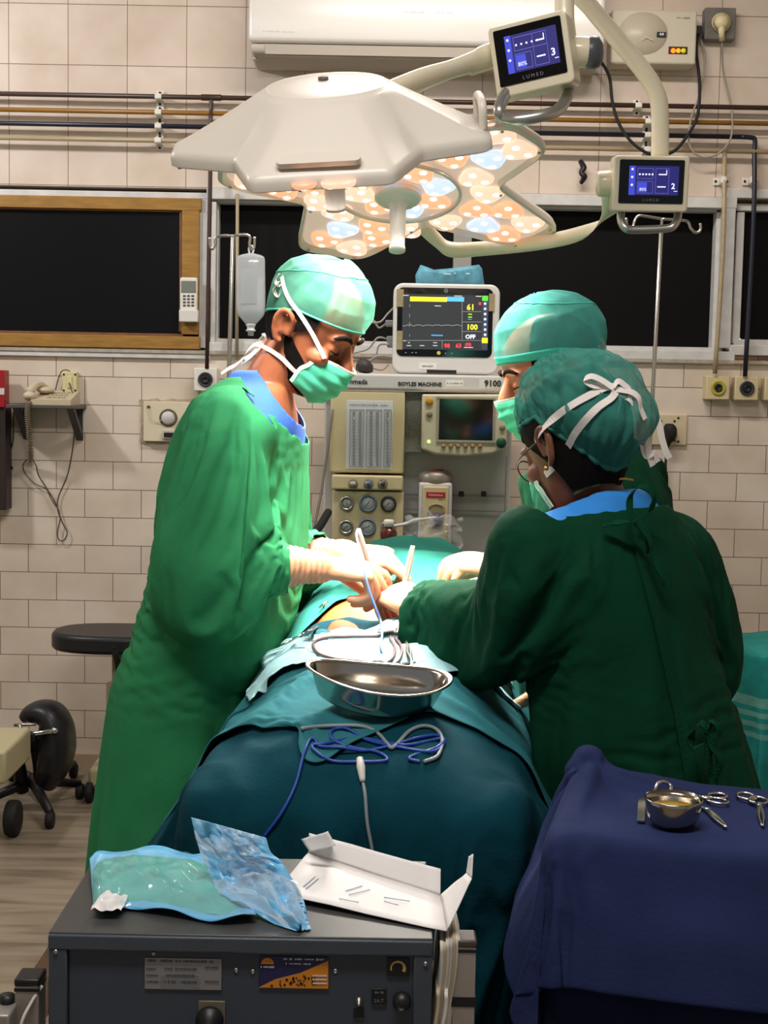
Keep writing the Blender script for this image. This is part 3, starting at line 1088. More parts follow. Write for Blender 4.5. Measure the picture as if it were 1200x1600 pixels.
# ------------------------------------------------------------------ right wall socket with black plug
e = empty('wall_socket', P(1050, 695, 4.98), 'cream wall socket plate behind the person in the teal cap', 'socket')
pbox(MB(), 1004, 648, 1073, 695, 4.985, 0.02, 0.002).build('plate', mat('socket_cream', (205, 190, 158), .45), e)
for q in ((1060, 653), (1060, 690), (1021, 658), (1054, 658), (1054, 688), (1033, 658)):
    disc(MB(), q[0], q[1], 4.983, 1.8, .004, 10).build('screw_hole', M_BLACK, e)
e = empty('mains_plug', P(1048, 690, 4.94), 'black mains plug pushed into the cream wall socket', 'plug')
mb = MB()
mb.loft([(P(1046, 662, 4.96), (.012, 0, 0), (0, .02, 0)), (P(1047, 668, 4.955), (.022, 0, 0), (0, .028, 0)), (P(1048, 682, 4.955), (.02, 0, 0), (0, .026, 0)), (P(1044, 694, 4.96), (.008, 0, 0), (0, .01, 0)), (P(1043, 700, 4.96), (.005, 0, 0), (0, .006, 0))], 18, 4)
mb.build('plug_body', M_RUBBER, e)
MB().tube([P(1043, 698, 4.96), P(1040, 730, 4.965), P(1044, 800, 4.98), P(1040, 950, 4.98), P(1030, 1150, 4.97)], .0045, 8, 6).build('cord', M_RUBBER, e)
# ------------------------------------------------------------------ anaesthesia machine
M_MGREY = mat('machine_grey', (190, 188, 187), 0.45, var=0.04, vscale=10)
M_MGREYD = mat('machine_grey_dark', (150, 146, 142), 0.6, var=0.2, vscale=160)
M_MCREAM = mat('machine_cream', (200, 186, 146), 0.45, var=0.03)
M_INK = mat('black_ink', (34, 32, 34), 0.5)
M_GLASS = mat('clear_glass', (240, 245, 245), 0.03, trans=1.0, ior=1.3)
MY = 4.32
e = empty('anaesthesia_machine', (P(655, 800, MY).x, MY + .25, 0), 'grey and cream anaesthesia machine with flowmeters, gauges and a dark screen', 'medical machine')
mb = MB()
a, b = P(507, 612, MY), P(803, 612, MY)
zt = P(655, 612, MY).z
zlow = 0.12
mb.box(((a.x + b.x) / 2, MY + .28, (zt + zlow) / 2), (b.x - a.x, .5, zt - zlow), bev=.006)
mb.build('body', M_MGREY, e)
mb = MB()
xm = (P(497, 600, MY).x + P(812, 600, MY).x) / 2
mb.box((xm, MY + .22, P(655, 598, MY).z), (P(812, 600, MY).x - P(497, 600, MY).x, .58, S(25, MY)), bev=.008, seg=3)
mb.build('top_shelf', mat('shelf_pale_grey', (190, 188, 186), .4), e)
MB().box((xm - .0, MY + .27, 0.10), (.72, .56, .05), bev=.01).build('base', M_MGREY, e)
for sx in (-.3, .3):
    for sy in (.05, .48):
        MB().cyl((xm + sx - .015, MY + sy, .04), (xm + sx + .015, MY + sy, .04), .04, bev=.006).build('castor', M_RUBBER, e)
FY = MY - .065
pbox(MB(), 516, 611, 632, 739, FY, .09, .006, 3).build('flowmeter_panel', M_MCREAM, e)
fw = pbox(MB(), 541, 626, 613, 733, FY - .001, .012, .001).build('flowmeter_window', mat('flow_backing', (196, 200, 204), .35), e)
mb = MB()
for x0_, x1_, y0_, y1_ in ((546, 568, 640, 730), (572, 596, 640, 730), (600, 611, 640, 730)):
    c = (70, 90, 120)
    for q in ((x0_, y0_, x0_ + 1, y1_), (x1_ - 1, y0_, x1_, y1_), (x0_, y0_, x1_, y0_ + 1.2), (x0_, y1_ - 1, x1_, y1_)):
        pbox(mb, *q, FY - .0025, .002)
for i in range(3):
    for k in range(16):
        yy = 646 + k * 5
        xx = (552, 579, 603)[i]
        pbox(mb, xx, yy, xx + 3, yy + .9, FY - .0025, .002)
        pbox(mb, xx + 8, yy, xx + 10, yy + .9, FY - .0025, .002)
scribble(mb, P(577, 633, FY - .002), FACE, .12, .008, 9)
mb.build('scale_marks', mat('scale_ink', (58, 66, 88), .5), fw)
for px in (553, 563, 580, 590, 606):
    MB().cyl(P(px, 728, FY - .006), P(px, 643, FY - .006), .004, seg=12).build('flow_tube', M_GLASS, fw)
pbox(MB(), 541, 626, 613, 733, FY - .014, .002).build('cover_glass', mat('panel_glass', (235, 240, 240), .02, alpha=.16, spec=1.0, coat=1.0), fw)
mb = MB()
pbox(mb, 518, 743, 630, 766, FY - .025, .11, .006, 3)
mb.build('knob_ledge', M_MCREAM, e)
for px, c in ((552, (180, 176, 166)), (576, (70, 96, 140)), (598, (60, 58, 54))):
    k = MB().lathe(P(px, 756, FY - .024), (0, -1, 0), [(0, S(7.5, 4.25)), (.006, S(7.5, 4.25)), (.008, S(6.5, 4.25)), (.02, S(5.2, 4.25)), (.023, S(4.6, 4.25)), (.024, .001)], 24).build('control_knob', M_ALU, e)
    disc(MB(), px, 756, FY - .0485, 4, .001).build('knob_face', mat('knob_%d' % px, c, .4), k)
pbox(MB(), 518, 767, 630, 905, FY - .01, .1, .005, 3).build('gauge_panel', M_MCREAM, e)


def gauge(px, py, r, ringm, ang):
    g = MB().lathe(P(px, py, FY - .009), (0, -1, 0), [(0, S(r, 4.25)), (.012, S(r, 4.25)), (.016, S(r - 1, 4.25)), (.016, S(r - 3, 4.25)), (.008, S(r - 3.2, 4.25)), (.008, .0005)], 30).build('pressure_gauge', ringm, e)
    disc(MB(), px, py, FY - .0185, r - 3, .0015).build('dial_face', mat('dial_white', (206, 208, 206), .4), g)
    mb = MB()
    c = P(px, py, FY - .02)
    for i in range(11):
        a_ = math.radians(225 - 27 * i)
        rr = S(r - 4.4, 4.25)
        mb.box(c + V((math.cos(a_) * rr, 0, math.sin(a_) * rr)), (.0028, .001, .0008), Matrix.Rotation(-a_, 3, 'Y'))
    mb.build('dial_marks', M_INK, g)
    l = S(r - 5, 4.25)
    d = V((math.cos(ang), 0, math.sin(ang)))
    MB().tube([c - d * l * .4 + V((0, -.0015, 0)), c + d * l + V((0, -.0015, 0))], [.0012, .0004], 6, 1).build('needle', M_INK, g)


M_RINGB = mat('ring_blue_grey', (92, 108, 126), .4)
gauge(542, 786, 11.5, M_ALU, math.radians(90))
gauge(575, 786, 14, M_RINGB, math.radians(230))
gauge(607, 787, 12.5, M_INK, math.radians(225))
gauge(541, 823, 11.5, M_ALU, math.radians(220))
gauge(574, 823, 14, M_RINGB, math.radians(200))
gauge(607, 823, 12, M_ALU, math.radians(210))
pbox(MB(), 633, 612, 661, 706, MY - .004, .01).build('speckled_strip', M_MGREYD, e)
# recessed work area
mb = MB()
pbox(mb, 633, 772, 789, 776, MY - .006, .01)
pbox(mb, 633, 797, 789, 799, MY - .004, .01)
pbox(mb, 788, 712, 790, 905, MY - .004, .01)
mb.build('panel_rail', mat('rail_grey', (140, 138, 136), .5), e)
for px in (721, 756):
    mb = MB(); pbox(mb, px - 4, 768, px + 4, 776, MY - .018, .02, .002)
    mb.build('rail_clip', M_BLACK, e)
# ventilator display
v = empty('x', (0, 0, 0)); bpy.data.objects.remove(v)
VY = MY - .12
mb = MB()
poly = [(660, 616), (790, 616), (793, 700), (770, 709), (725, 713), (680, 710), (659, 702)]
pp = [P(x, y, VY) for x, y in poly]
n = len(pp)
mb.add(pp + [p + V((0, .115, 0)) for p in pp], [tuple(range(n)), tuple(range(n, 2 * n))[::-1]] + [(i, (i + 1) % n, n + (i + 1) % n, n + i) for i in range(n)])
vo = mb.build('ventilator_display', mat('ventilator_cream', (206, 198, 172), .4), e)
bv = vo.modifiers.new('b', 'BEVEL'); bv.width = .006; bv.segments = 3
autosmooth(vo)
mb = MB(); frame_px(mb, 682, 620, 774, 692, 4, 4, 4, 4, VY - .004, .006, .001); mb.build('bezel', mat('bezel_grey', (160, 154, 138), .4), vo)
pbox(MB(), 686, 624, 770, 688, VY - .002, .004).build('screen', mat('dead_screen', (14, 26, 20), .08, spec=.6), vo)
for px, py, r, c in ((671, 627, 6, (200, 150, 40)), (671, 647, 5, (140, 132, 116)), (785, 668, 4.5, (140, 132, 116)), (783, 692, 8, (16, 70, 52))) + tuple((693 + i * 11.4, 697, 3.6, (160, 132, 96)) for i in range(6)):
    MB().lathe(P(px, py, VY), (0, -1, 0), [(-.002, S(r, 4.2)), (.004 if r < 7 else .014, S(r, 4.2)), (.006 if r < 7 else .018, S(r * .8, 4.2)), (.0065 if r < 7 else .019, .0005)], 22).build('button' if r < 7 else 'rotary_knob', mat('btn_%d_%d_%d' % c, c, .4), vo)
disc(MB(), 670, 690, VY - .002, 2.4, .003, 12).build('indicator_light', mat('green_led', (150, 220, 90), emit=(170, 255, 110), estr=3.0), vo)
# vaporizer
ve = empty('vaporizer', P(680, 850, MY - .06), 'cream vaporizer with a grey dial and red name plate, on the anaesthesia machine', 'vaporizer')
M_VAP = mat('vaporizer_cream', (196, 180, 138), .4)
pbox(MB(), 654, 754, 706, 856, MY - .11, .105, .008, 3).build('body', M_MGREY, ve)
pbox(MB(), 660, 760, 700, 856, MY - .125, .03, .004).build('front_cover', M_VAP, ve)
c = P(681, 753, MY - .06)
MB().lathe(c, (0, 0, 1), [(0, .05), (.004, .052), (.022, .05), (.03, .042), (.034, .036), (.035, .0005)], 36).build('dial', mat('dial_grey', (140, 132, 120), .4, .3), ve)
MB().lathe(c + V((0, 0, .035)), (0, 0, 1), [(0, .024), (.004, .022), (.005, .0005)], 26).build('dial_cap', mat('dial_red', (150, 60, 44), .4), ve)
lp = pbox(MB(), 666, 769, 696, 778, MY - .1265, .002, .0005).build('name_plate', mat('plate_red', (170, 20, 38), .4), ve)
mb = MB(); text_mesh(mb, 'Halothane', P(681, 773.5, MY - .1275), FACE, .0075); mb.build('lettering', mat('plate_white', (228, 210, 205), .4), lp)
mb = MB(); scribble(mb, P(690, 781, MY - .1255), FACE, .018, .004, 2); mb.build('lettering', M_INK, ve)
mb = MB()
mb.tube([P(669, 803, MY - .13), P(671, 792, MY - .13), P(681, 788, MY - .13), P(692, 792, MY - .13), P(693, 803, MY - .13)], .004, 8)
mb.build('filler_arch', mat('filler_tan', (150, 134, 100), .4), ve)
MB().lathe(P(682, 812, MY - .125), (0, -1, 0), [(0, .022), (.012, .022), (.014, .016), (.03, .014), (.032, .0005)], 24).build('filler_cap', mat('filler_violet', (82, 72, 96), .4), ve)
mb = MB()
text_mesh(mb, 'BOYLES MACHINE', P(656, 600.5, MY - .0715), FACE, .0115, bold=.0006)
text_mesh(mb, 'Datex-Ohmeda', P(541, 596, MY - .0715), FACE, .0145, bold=.0004)
mb.build('lettering', M_INK, e)
lb = pbox(MB(), 749, 592, 793, 607, MY - .0705, .002).build('number_label', mat('label_pale', (206, 202, 196), .5), e)
mb = MB(); text_mesh(mb, '9100', P(770, 599.5, MY - .0725), FACE, .018, bold=.0008); mb.build('lettering', M_INK, lb)
lb = pbox(MB(), 697, 594, 724, 604, MY - .0705, .002).build('paper_label', mat('label_white', (222, 220, 216), .5), e)
mb = MB(); scribble(mb, P(710.5, 599, MY - .0725), FACE, .045, .0045, 5); mb.build('lettering', M_INK, lb)

# ------------------------------------------------------------------ patient monitor and its leads
SH = P(655, 585.5, MY).z + .0
MOY = 4.36
e = empty('patient_monitor', (P(697, 585, MOY).x, MOY + .08, SH), 'white patient monitor with a lit screen of numbers, on the anaesthesia machine', 'monitor')
mb = MB()
c = P(697, 514, MOY)
w, h = S(165, MOY), S(139, MOY)


def rrect(w, h, r, n=6):
    out = []
    for cx_, cz_, a0 in ((w / 2 - r, h / 2 - r, 0), (-w / 2 + r, h / 2 - r, 90), (-w / 2 + r, -h / 2 + r, 180), (w / 2 - r, -h / 2 + r, 270)):
        for i in range(n + 1):
            t = math.radians(a0 + 90 * i / n)
            out.append((cx_ + r * math.cos(t), cz_ + r * math.sin(t)))
    return out


mb.prism(rrect(w, h, .03), -.14, 0, FACE, c)
o = mb.build('housing', mat('monitor_white', (206, 204, 200), .35), e)
bv = o.modifiers.new('b', 'BEVEL'); bv.width = .006; bv.segments = 3; bv.limit_method = 'ANGLE'
autosmooth(o)
c2 = P(695, 504, MOY - .002)
scr = MB().prism(rrect(S(148, MOY), S(106, MOY), .018), -.004, 0, FACE, c2).build('screen_glass', mat('screen_black', (12, 12, 14), .06, spec=.5), e)
SY = MOY - .0035


def glow(name, rgb, s=1.5):
    return mat('glow_' + name, tuple(int(v * .3) for v in rgb), .5, emit=rgb, estr=s)


pbox(MB(), 629, 461, 762, 546, SY, .001).build('display', glow('screen', (48, 50, 54), 1.0), scr)
S2 = SY - .0012
pbox(MB(), 641, 464, 698, 471, S2, .001).build('alarm_bar', glow('yellow', (255, 240, 40), 1.6), scr)
pbox(MB(), 698, 464, 725, 471, S2, .001).build('alarm_bar', glow('blue', (90, 180, 255), 1.5), scr)
for s, x, y, hh, col in (('61', 735.5, 480.5, .0175, 'yellow'), ('100', 737.5, 511.5, .0165, 'yellow'), ('OFF', 735, 526.5, .0125, 'white'), ('98', 698.5, 540.5, .0125, 'red'), ('63', 716.5, 540.5, .0125, 'red'), ('(75)', 731.5, 538.5, .008, 'red')):
    cc = {'yellow': (255, 240, 60), 'white': (240, 240, 250), 'red': (255, 60, 70)}[col]
    mb = MB(); text_mesh(mb, s, P(x, y, S2), FACE, hh, .0004, bold=.0006); mb.build('reading', glow('n_' + col, cc, 1.5), scr)
mb = MB()
pts = []
for i in range(60):
    t = i / 59
    pts.append(P(629 + 93 * t, 508.5 + 1.3 * math.sin(t * 40) * (0.5 + 0.5 * math.sin(t * 40 + 1)) - (t % .14) * 6, S2))
mb.tube(pts, .0008, 5, 1)
for (a_, b_) in (((722, 470), (722, 531)), ((629, 532), (753, 532)), ((722, 487), (752, 487)), ((722, 503), (752, 503)), ((722, 518), (752, 518)), ((691, 532), (691, 544)), ((640, 475), (640, 480)), ((640, 490), (640, 496)), ((640, 503), (640, 511)), ((640, 522), (640, 526))):
    mb.tube([P(*a_, S2), P(*b_, S2)], .0006, 4, 1)
mb.build('trace_line', glow('trace', (190, 190, 180), .8), scr)
mb = MB()
for x, y, w_ in ((634, 461.5, 9), (639, 540, 7), (659.5, 540, 7), (680, 540, 7), (680, 535.5, 6), (748, 463, 9), (684, 478, 10), (716, 462.5, 12), (732, 543, 14), (632, 532.5, 4), (639, 535.5, 3)):
    pbox(mb, x - w_ / 2, y - .6, x + w_ / 2, y + .6, S2, .001)
mb.build('small_writing', glow('small', (225, 225, 225), 1.0), scr)
mb = MB()
for y in (491, 495.5):
    pbox(mb, 731.5, y - 1, 737.5, y + 1, S2, .001)
mb.build('small_writing', glow('green', (170, 220, 60), 1.1), scr)
mb = MB(); pbox(mb, 674, 523, 692, 525, S2, .001); pbox(mb, 731, 498.5, 737, 499.5, S2, .001); mb.build('small_writing', glow('cyan', (90, 170, 230), 1.1), scr)
pbox(MB(), 753.5, 462, 762.5, 546, S2 + .0004, .001).build('icon_column', glow('iconcol', (70, 76, 100), .8), scr)
pbox(MB(), 753.5, 462.5, 762.5, 470, S2, .001).build('icon', glow('icongreen', (90, 230, 60), 1.3), scr)
pbox(MB(), 753, 528, 762, 536, S2, .001).build('icon', glow('yellow', (255, 240, 40), 1.6), scr)
for k in range(7):
    disc(MB(), 758, 474.5 + k * 8.1, S2, 2.2, .001, 10).build('icon', glow('iconwhite', (225, 225, 235), 1.1), scr)
disc(MB(), 750, 474.5, S2, 2.4, .001, 10).build('icon', glow('n_red', (255, 60, 70), 1.5), scr)
lo = MB().lathe(P(697, 454.5, MOY - .003), (0, -1, 0), [(0, .0062), (.0012, .0062), (.0012, .0048), (.0004, .0047)], 24, cap=False).build('round_logo', mat('logo_grey', (150, 152, 152), .4), scr)
mb = MB(); text_mesh(mb, 'GE', P(697, 454.5, MOY - .0035), FACE, .0055); mb.build('lettering', mat('logo_grey', (150, 152, 152), .4), lo)
disc(MB(), 685.5, 551.5, MOY - .0025, 3, .002, 14).build('button', glow('amber', (220, 190, 70), .8), scr)
mb = MB()
for q in ((634, 551), (644, 551), (650, 551), (696, 552), (706, 552)):
    pbox(mb, q[0] - 1.2, q[1] - .6, q[0] + 1.2, q[1] + .6, MOY - .0025, .001)
mb.build('small_writing', mat('print_grey', (150, 150, 150), .5), scr)
M_TAPE = mat('brown_tape', (150, 136, 100), .5, var=.1, vscale=60)
for q in ((620, 452, 630.5, 479), (620, 517, 629, 546), (764, 459, 773, 486)):
    pbox(MB(), *q, MOY - .0035, .003).build('tape', M_TAPE, e)
lb = pbox(MB(), 655, 567, 682, 577, MOY - .001, .002).build('paper_label', mat('label_white', (222, 220, 216), .5), e)
mb = MB(); scribble(mb, P(668, 572, MOY - .0025), FACE, .036, .0045, 6); mb.build('lettering', M_INK, lb)
pbox(MB(), 667, 578, 713, 583.5, MOY - .002, .004, .001).build('handle_slot', M_BLACK, e)

# blue sterile pack on top of the monitor
def poutline(pts, Y, d, bulge, name, m, **kw):
    """soft flat pack: outline on a plane, thicker in the middle"""
    mb = MB()
    pp = [P(x, y, Y) for x, y in pts]
    c = sum(pp, V((0, 0, 0))) / len(pp)
    n = len(pp)
    rings = 5
    vs = []
    for s in (1, -1):
        for k in range(rings):
            t = k / (rings - 1)
            for p in pp:
                q = p.lerp(c, t)
                wv = noise.noise(q * 30) * .004 * (1 if t < 1 else 0)
                vs.append(q + V((0, -s * (d / 2 + bulge * math.sin(t * PI / 2)) + wv * s, 0)))
    fs = []
    for s in range(2):
        b0 = s * rings * n
        for k in range(rings - 1):
            for i in range(n):
                f = (b0 + k * n + i, b0 + k * n + (i + 1) % n, b0 + (k + 1) * n + (i + 1) % n, b0 + (k + 1) * n + i)
                fs.append(f if s == 0 else f[::-1])
    for i in range(n):
        fs.append((i, rings * n + i, rings * n + (i + 1) % n, (i + 1) % n))
    mb.add(vs, fs, True)
    return mb.build(name, m, **kw)


e = empty('sterile_pack', P(703, 446, 4.42), 'blue grey sterile pouch standing on top of the patient monitor', 'pouch')
poutline([(650, 446), (649, 430), (652, 424), (657, 414), (662, 423), (700, 420), (748, 414), (753, 420), (757, 446), (703, 446)], 4.42, .012, .02, 'pouch', mat('pack_blue', (88, 150, 172), .45, var=.25, vscale=40, bump=.4, bscale=40), parent=e)
mb = MB()
for q in ((699, 428, 10), (711, 427, 2), (731, 427.5, 6)):
    pbox(mb, q[0] - q[2] / 2, q[1] - 1, q[0] + q[2] / 2, q[1] + 1, 4.388, .003)
mb.build('printing', mat('pack_print', (190, 210, 214), .5), e)

M_CABLE = mat('monitor_cable_grey', (150, 146, 138), .5)
e = empty('monitor_leads', P(600, 580, 4.40), 'bundle of grey sensor leads plugged into the side of the monitor', 'cables')
for k, (px, py) in enumerate(((607, 505), (609, 530), (610, 538))):
    mb = MB(); pbox(mb, px - 5, py - 5, px + 12, py + 5, 4.40, .03, .004); mb.build('plug', mat('plug_grey', (120, 120, 120), .45), e)
for pts in ([(604, 505), (592, 512), (580, 500), (560, 530), (540, 560), (520, 575)], [(606, 530), (590, 528), (575, 545), (550, 552), (520, 560), (505, 578)], [(608, 538), (592, 540), (585, 560), (560, 563), (535, 560), (512, 577)],
            [(618, 478), (606, 490), (594, 503), (575, 505), (560, 520)], [(612, 560), (590, 556), (575, 570), (595, 578), (607, 570)]):
    MB().tube([P(x, y, 4.41 + .02 * math.sin(x)) for x, y in pts], .003, 8, 6).build('lead', M_CABLE, e)
e = empty('blood_pressure_bulb', P(570, 580, 4.38), 'dark rubber bulb among the leads beside the monitor', 'bulb')
mb = MB(); mb.loft([(P(556, 574, 4.36), (0, .01, 0), (0, 0, .008)), (P(563, 571, 4.36), (0, .03, 0), (0, 0, .022)), (P(575, 573, 4.36), (0, .03, 0), (0, 0, .021)), (P(583, 576, 4.36), (0, .012, 0), (0, 0, .01))], 18, 4)
mb.build('bulb', mat('bulb_dark', (52, 48, 46), .55), e)

# bottle and breathing tube near the patient's head
e = empty('medicine_bottle', P(607, 850, 3.98), 'small brown glass bottle with a white cap behind the gloved hands', 'bottle')
bz = P(607, 848, 3.98)
MB().lathe(bz, (0, 0, 1), [(0, .022), (.002, .024), (.03, .024), (.038, .018), (.042, .012), (.05, .011)], 26).build('glass_body', mat('amber_glass', (110, 52, 36), .08, trans=.5), e)
MB().lathe(bz + V((0, 0, .046)), (0, 0, 1), [(0, .0145), (.018, .0145), (.02, .012), (.0205, .0005)], 24).build('cap', M_WHITE, e)
e = empty('breathing_circuit', P(690, 850, 4.05), 'clear crinkled plastic tubing in front of the vaporizer', 'tubing')
M_PLASTIC = mat('clear_plastic', (235, 238, 240), .12, alpha=.22, spec=1.0, coat=1.0)
MB().tube([P(613, 822, 4.0), P(632, 819, 4.02), P(648, 813, 4.05), P(662, 811, 4.08), P(682, 808, 4.12)], [.004, .005, .006, .004, .003], 8, 6).build('catheter', mat('white_tubing', (215, 214, 212), .3), e)
mb = MB()
rng = random.Random(5)
def crumple(u, v):
    x, y = 632 + 90 * u, 805 + 45 * v
    p = P(x, y, 4.06)
    return p + V((noise.noise(V((u * 4, v * 4, 1))) * .03, noise.noise(V((u * 5, v * 5, 7))) * .06, noise.noise(V((u * 4, v * 4, 4))) * .04 - .02 * (u - .5) ** 2))
mb.grid(crumple, 22, 14)
mb.build('clear_bag', M_PLASTIC, e)
MB().tube([P(520, 640, 4.24), P(512, 700, 4.2), P(500, 780, 4.15), P(488, 830, 4.1), P(478, 850, 4.05)], .004, 8).build('sensor_cable', mat('brown_grey_cable', (110, 100, 92), .5), label='thin grey cable hanging down beside the flowmeter panel', cat='cable')
MB().tube([P(513, 800, 4.18), P(500, 822, 4.1), P(484, 840, 4.0), P(470, 858, 3.92)], .012, 10).build('breathing_hose', M_RUBBER, label='black corrugated hose behind the standing person in bright green', cat='hose')

# ------------------------------------------------------------------ drip stands and the infusion bag
def drip_stand(top, bot_x, bot_y, hooks, label, base_rot=0.0):
    e = empty('drip_stand', (bot_x, bot_y, 0), label, 'drip stand')
    b = V((bot_x, bot_y, .06))
    MB().cyl(b, b.lerp(top, .5), .011, bev=.001).build('lower_pole', M_STEEL, e)
    MB().cyl(b.lerp(top, .45), top, .0065, bev=.001).build('upper_pole', M_STEEL, e)
    MB().cyl(b.lerp(top, .49), b.lerp(top, .51), .016, bev=.003).build('collar', M_BLACK, e)
    for k in range(5):
        a_ = base_rot + k * 2 * PI / 5
        d = V((math.cos(a_), math.sin(a_), 0))
        l = MB().tube([b + V((0, 0, .03)), b + d * .12 + V((0, 0, .02)), b + d * .26 + V((0, 0, .005))], .011, 10).build('leg', M_STEEL, e)
        q = b + d * .25
        MB().cyl((q.x - d.y * .01, q.y + d.x * .01, .026), (q.x + d.y * .01, q.y - d.x * .01, .026), .026, bev=.004).build('castor', M_RUBBER, l)
    for hk in hooks:
        MB().tube(hk, .0045, 10, 6).build('hook', M_STEEL, e)


IY = 4.08
top = P(364, 371, IY)
drip_stand(top, P(338, 900, IY).x, IY + .02, [
    [P(364, 369, IY), P(372, 367, IY), P(386, 367, IY), P(391, 372, IY), P(390, 382, IY), P(392, 389, IY), P(397, 386, IY), P(398, 370, IY)],
    [P(364, 369, IY), P(350, 368, IY), P(338, 371, IY), P(336, 381, IY), P(332, 389, IY), P(328, 383, IY), P(328, 371, IY)]],
    'steel drip stand with an infusion bag, behind the standing person in bright green', .3)
RY = 4.42
top = P(1033, 362, RY)
drip_stand(top, P(1004, 740, RY).x, RY, [
    [P(1034, 342, RY), P(1010, 338, RY), P(998, 337, RY), P(992, 344, RY), P(989, 354, RY - .01), P(985, 360, RY - .01), P(980, 356, RY - .01), P(978, 340, RY - .01)],
    [P(1034, 342, RY), P(1060, 344, RY), P(1074, 346, RY), P(1079, 356, RY), P(1086, 363, RY), P(1094, 360, RY), P(1094, 349, RY)],
    [P(1034, 342, RY), P(1034, 350, RY), P(1033, 368, RY)]],
    'steel drip stand with empty hooks in front of the wide dark window', .7)
e = empty('infusion_bag', P(392, 524, IY), 'clear infusion bag of fluid hanging from the drip stand hook', 'infusion bag')
mb = MB()
secs = []
for y, hw, hd in ((396, 6, .004), (399, 17, .008), (404, 21.5, .013), (420, 22, .017), (450, 22.5, .022), (480, 22.5, .026), (492, 20, .024), (502, 12, .016), (508, 6.5, .009)):
    secs.append((P(392, y, IY), (S(hw, IY), 0, 0), (0, hd, 0)))
mb.loft(secs, 28, 4, ex=2.6)
mb.build('bag', mat('bag_plastic', (236, 240, 246), .12, trans=.0, alpha=.42, spec=.8, coat=.6, bump=.3, bscale=25), e)
mb = MB(); mb.loft([(P(392, y, IY), (S(hw * .9, IY), 0, 0), (0, hd * .85, 0)) for y, hw, hd in ((436, 22, .019), (450, 22, .022), (480, 22, .026), (491, 20, .022), (502, 12, .014))], 24, 4, ex=2.6)
mb.build('fluid', mat('saline', (215, 222, 232), .05, alpha=.35, spec=.8), e)
mb = MB(); mb.tube([P(390, 398, IY), P(389, 388, IY), P(393, 384, IY), P(396, 389, IY), P(394, 398, IY)], .003, 8); mb.build('hanging_loop', mat('bag_white', (222, 224, 228), .3), e)
mb = MB(); mb.lathe(P(392, 506, IY), (0, 0, -1), [(0, .013), (.004, .015), (.008, .011), (.016, .011), (.017, .014), (.021, .014), (.022, .009), (.034, .008)], 20); mb.build('port', mat('bag_white', (222, 224, 228), .3), e)
pbox(MB(), 376, 420, 402, 474, IY - .0265, .001).build('printed_panel', mat('bag_print', (205, 210, 216), .4, alpha=.55), e)
MB().tube([P(371, 303, 4.975), P(370, 558, 4.975)], .006, 8, 1).build('conduit', mat('conduit_cream', (170, 158, 130), .5), label='thin cream conduit running down the edge of the wide dark window', cat='conduit')

# ------------------------------------------------------------------ black seat stool and black curved backrest on the floor at the side
SYY = 4.66
e = empty('surgeon_stool', (P(200, 1220, SYY).x, SYY, 0), 'black padded stool on a cream column with castors, behind the green gown', 'stool')
mb = MB()
cz = P(190, 998, SYY)
n = 26
poly = []
for i in range(n):
    t = 2 * PI * i / n
    x_, y_ = math.cos(t), math.sin(t)
    poly.append((math.copysign(abs(x_) ** .75, x_) * .235, math.copysign(abs(y_) ** .8, y_) * .15))
mb.prism(poly, -.030, .030, None, (P(193, 998, SYY).x, SYY, cz.z))
o = mb.build('seat', mat('black_vinyl', (26, 27, 31), .4, bump=.1, bscale=90), e)
bv = o.modifiers.new('b', 'BEVEL'); bv.width = .014; bv.segments = 3; bv.limit_method = 'ANGLE'; bv.angle_limit = 1
autosmooth(o, 50)
sx = P(196, 1100, SYY).x
MB().lathe((sx, SYY, .12), (0, 0, 1), [(0, .085), (.008, .085), (.03, .08), (.034, .064), (.26, .064), (.262, .045), (cz.z - .155, .045)], 36).build('column', mat('stool_cream', (186, 176, 140), .45), e)
MB().box((sx, SYY, .08), (.21, .2, .065), bev=.012).build('base', mat('stool_cream', (186, 176, 140), .45), e)
for d in ((-1, -1), (-1, 1), (1, -1), (1, 1)):
    MB().cyl((sx + d[0] * .10 - .012, SYY + d[1] * .1, .034), (sx + d[0] * .10 + .012, SYY + d[1] * .1, .034), .034, bev=.006).build('castor', M_RUBBER, e)
MB().ribbon([P(176, 1012, SYY - .21), P(183, 1030, SYY - .2), P(186, 1058, SYY - .15), P(188, 1078, SYY - .12), P(180, 1100, SYY - .1), P(171, 1112, SYY - .1), P(180, 1118, SYY - .1), P(190, 1095, SYY - .1), P(194, 1078, SYY - .1)], .018, (1, .2, .2), .004).build('strap', M_RUBBER, e)

BY = 4.5
e = empty('backrest_stool', (P(40, 1240, BY).x, BY, 0), 'black curved padded rest with a chrome rod, on a wheeled black base', 'stool')
mb = MB()
path = [(36, 1122), (47, 1115), (64, 1112), (80, 1119), (89, 1140), (90, 1168), (84, 1198), (72, 1224)]
rr = [8, 14, 18, 22, 25, 27, 25, 17]
pts, r2 = smooth_path([P(x, y, BY) for x, y in path], [S(r, BY) for r in rr], 6)
secs = []
for i, p in enumerate(pts):
    t = (pts[min(i + 1, len(pts) - 1)] - pts[max(i - 1, 0)]).normalized()
    s = t.cross(V((0, 1, 0))).normalized()
    secs.append((p, s * r2[i], V((0, r2[i] * 1.9, 0))))
mb.loft(secs, 20, 1, ex=2.4)
mb.build('curved_pad', mat('black_vinyl', (26, 27, 31), .4), e)
MB().cyl(P(-30, 1158, BY - .1), P(84, 1142, BY - .1), .0075).build('rod', M_CHROME, e)
MB().ball(P(85, 1141.5, BY - .1), .011).build('rod_end', M_CHROME, e)
mb = MB(); mb.box(P(41, 1151, BY - .1), (.06, .03, .03), bev=.005); mb.build('clamp', M_BLACK, e)
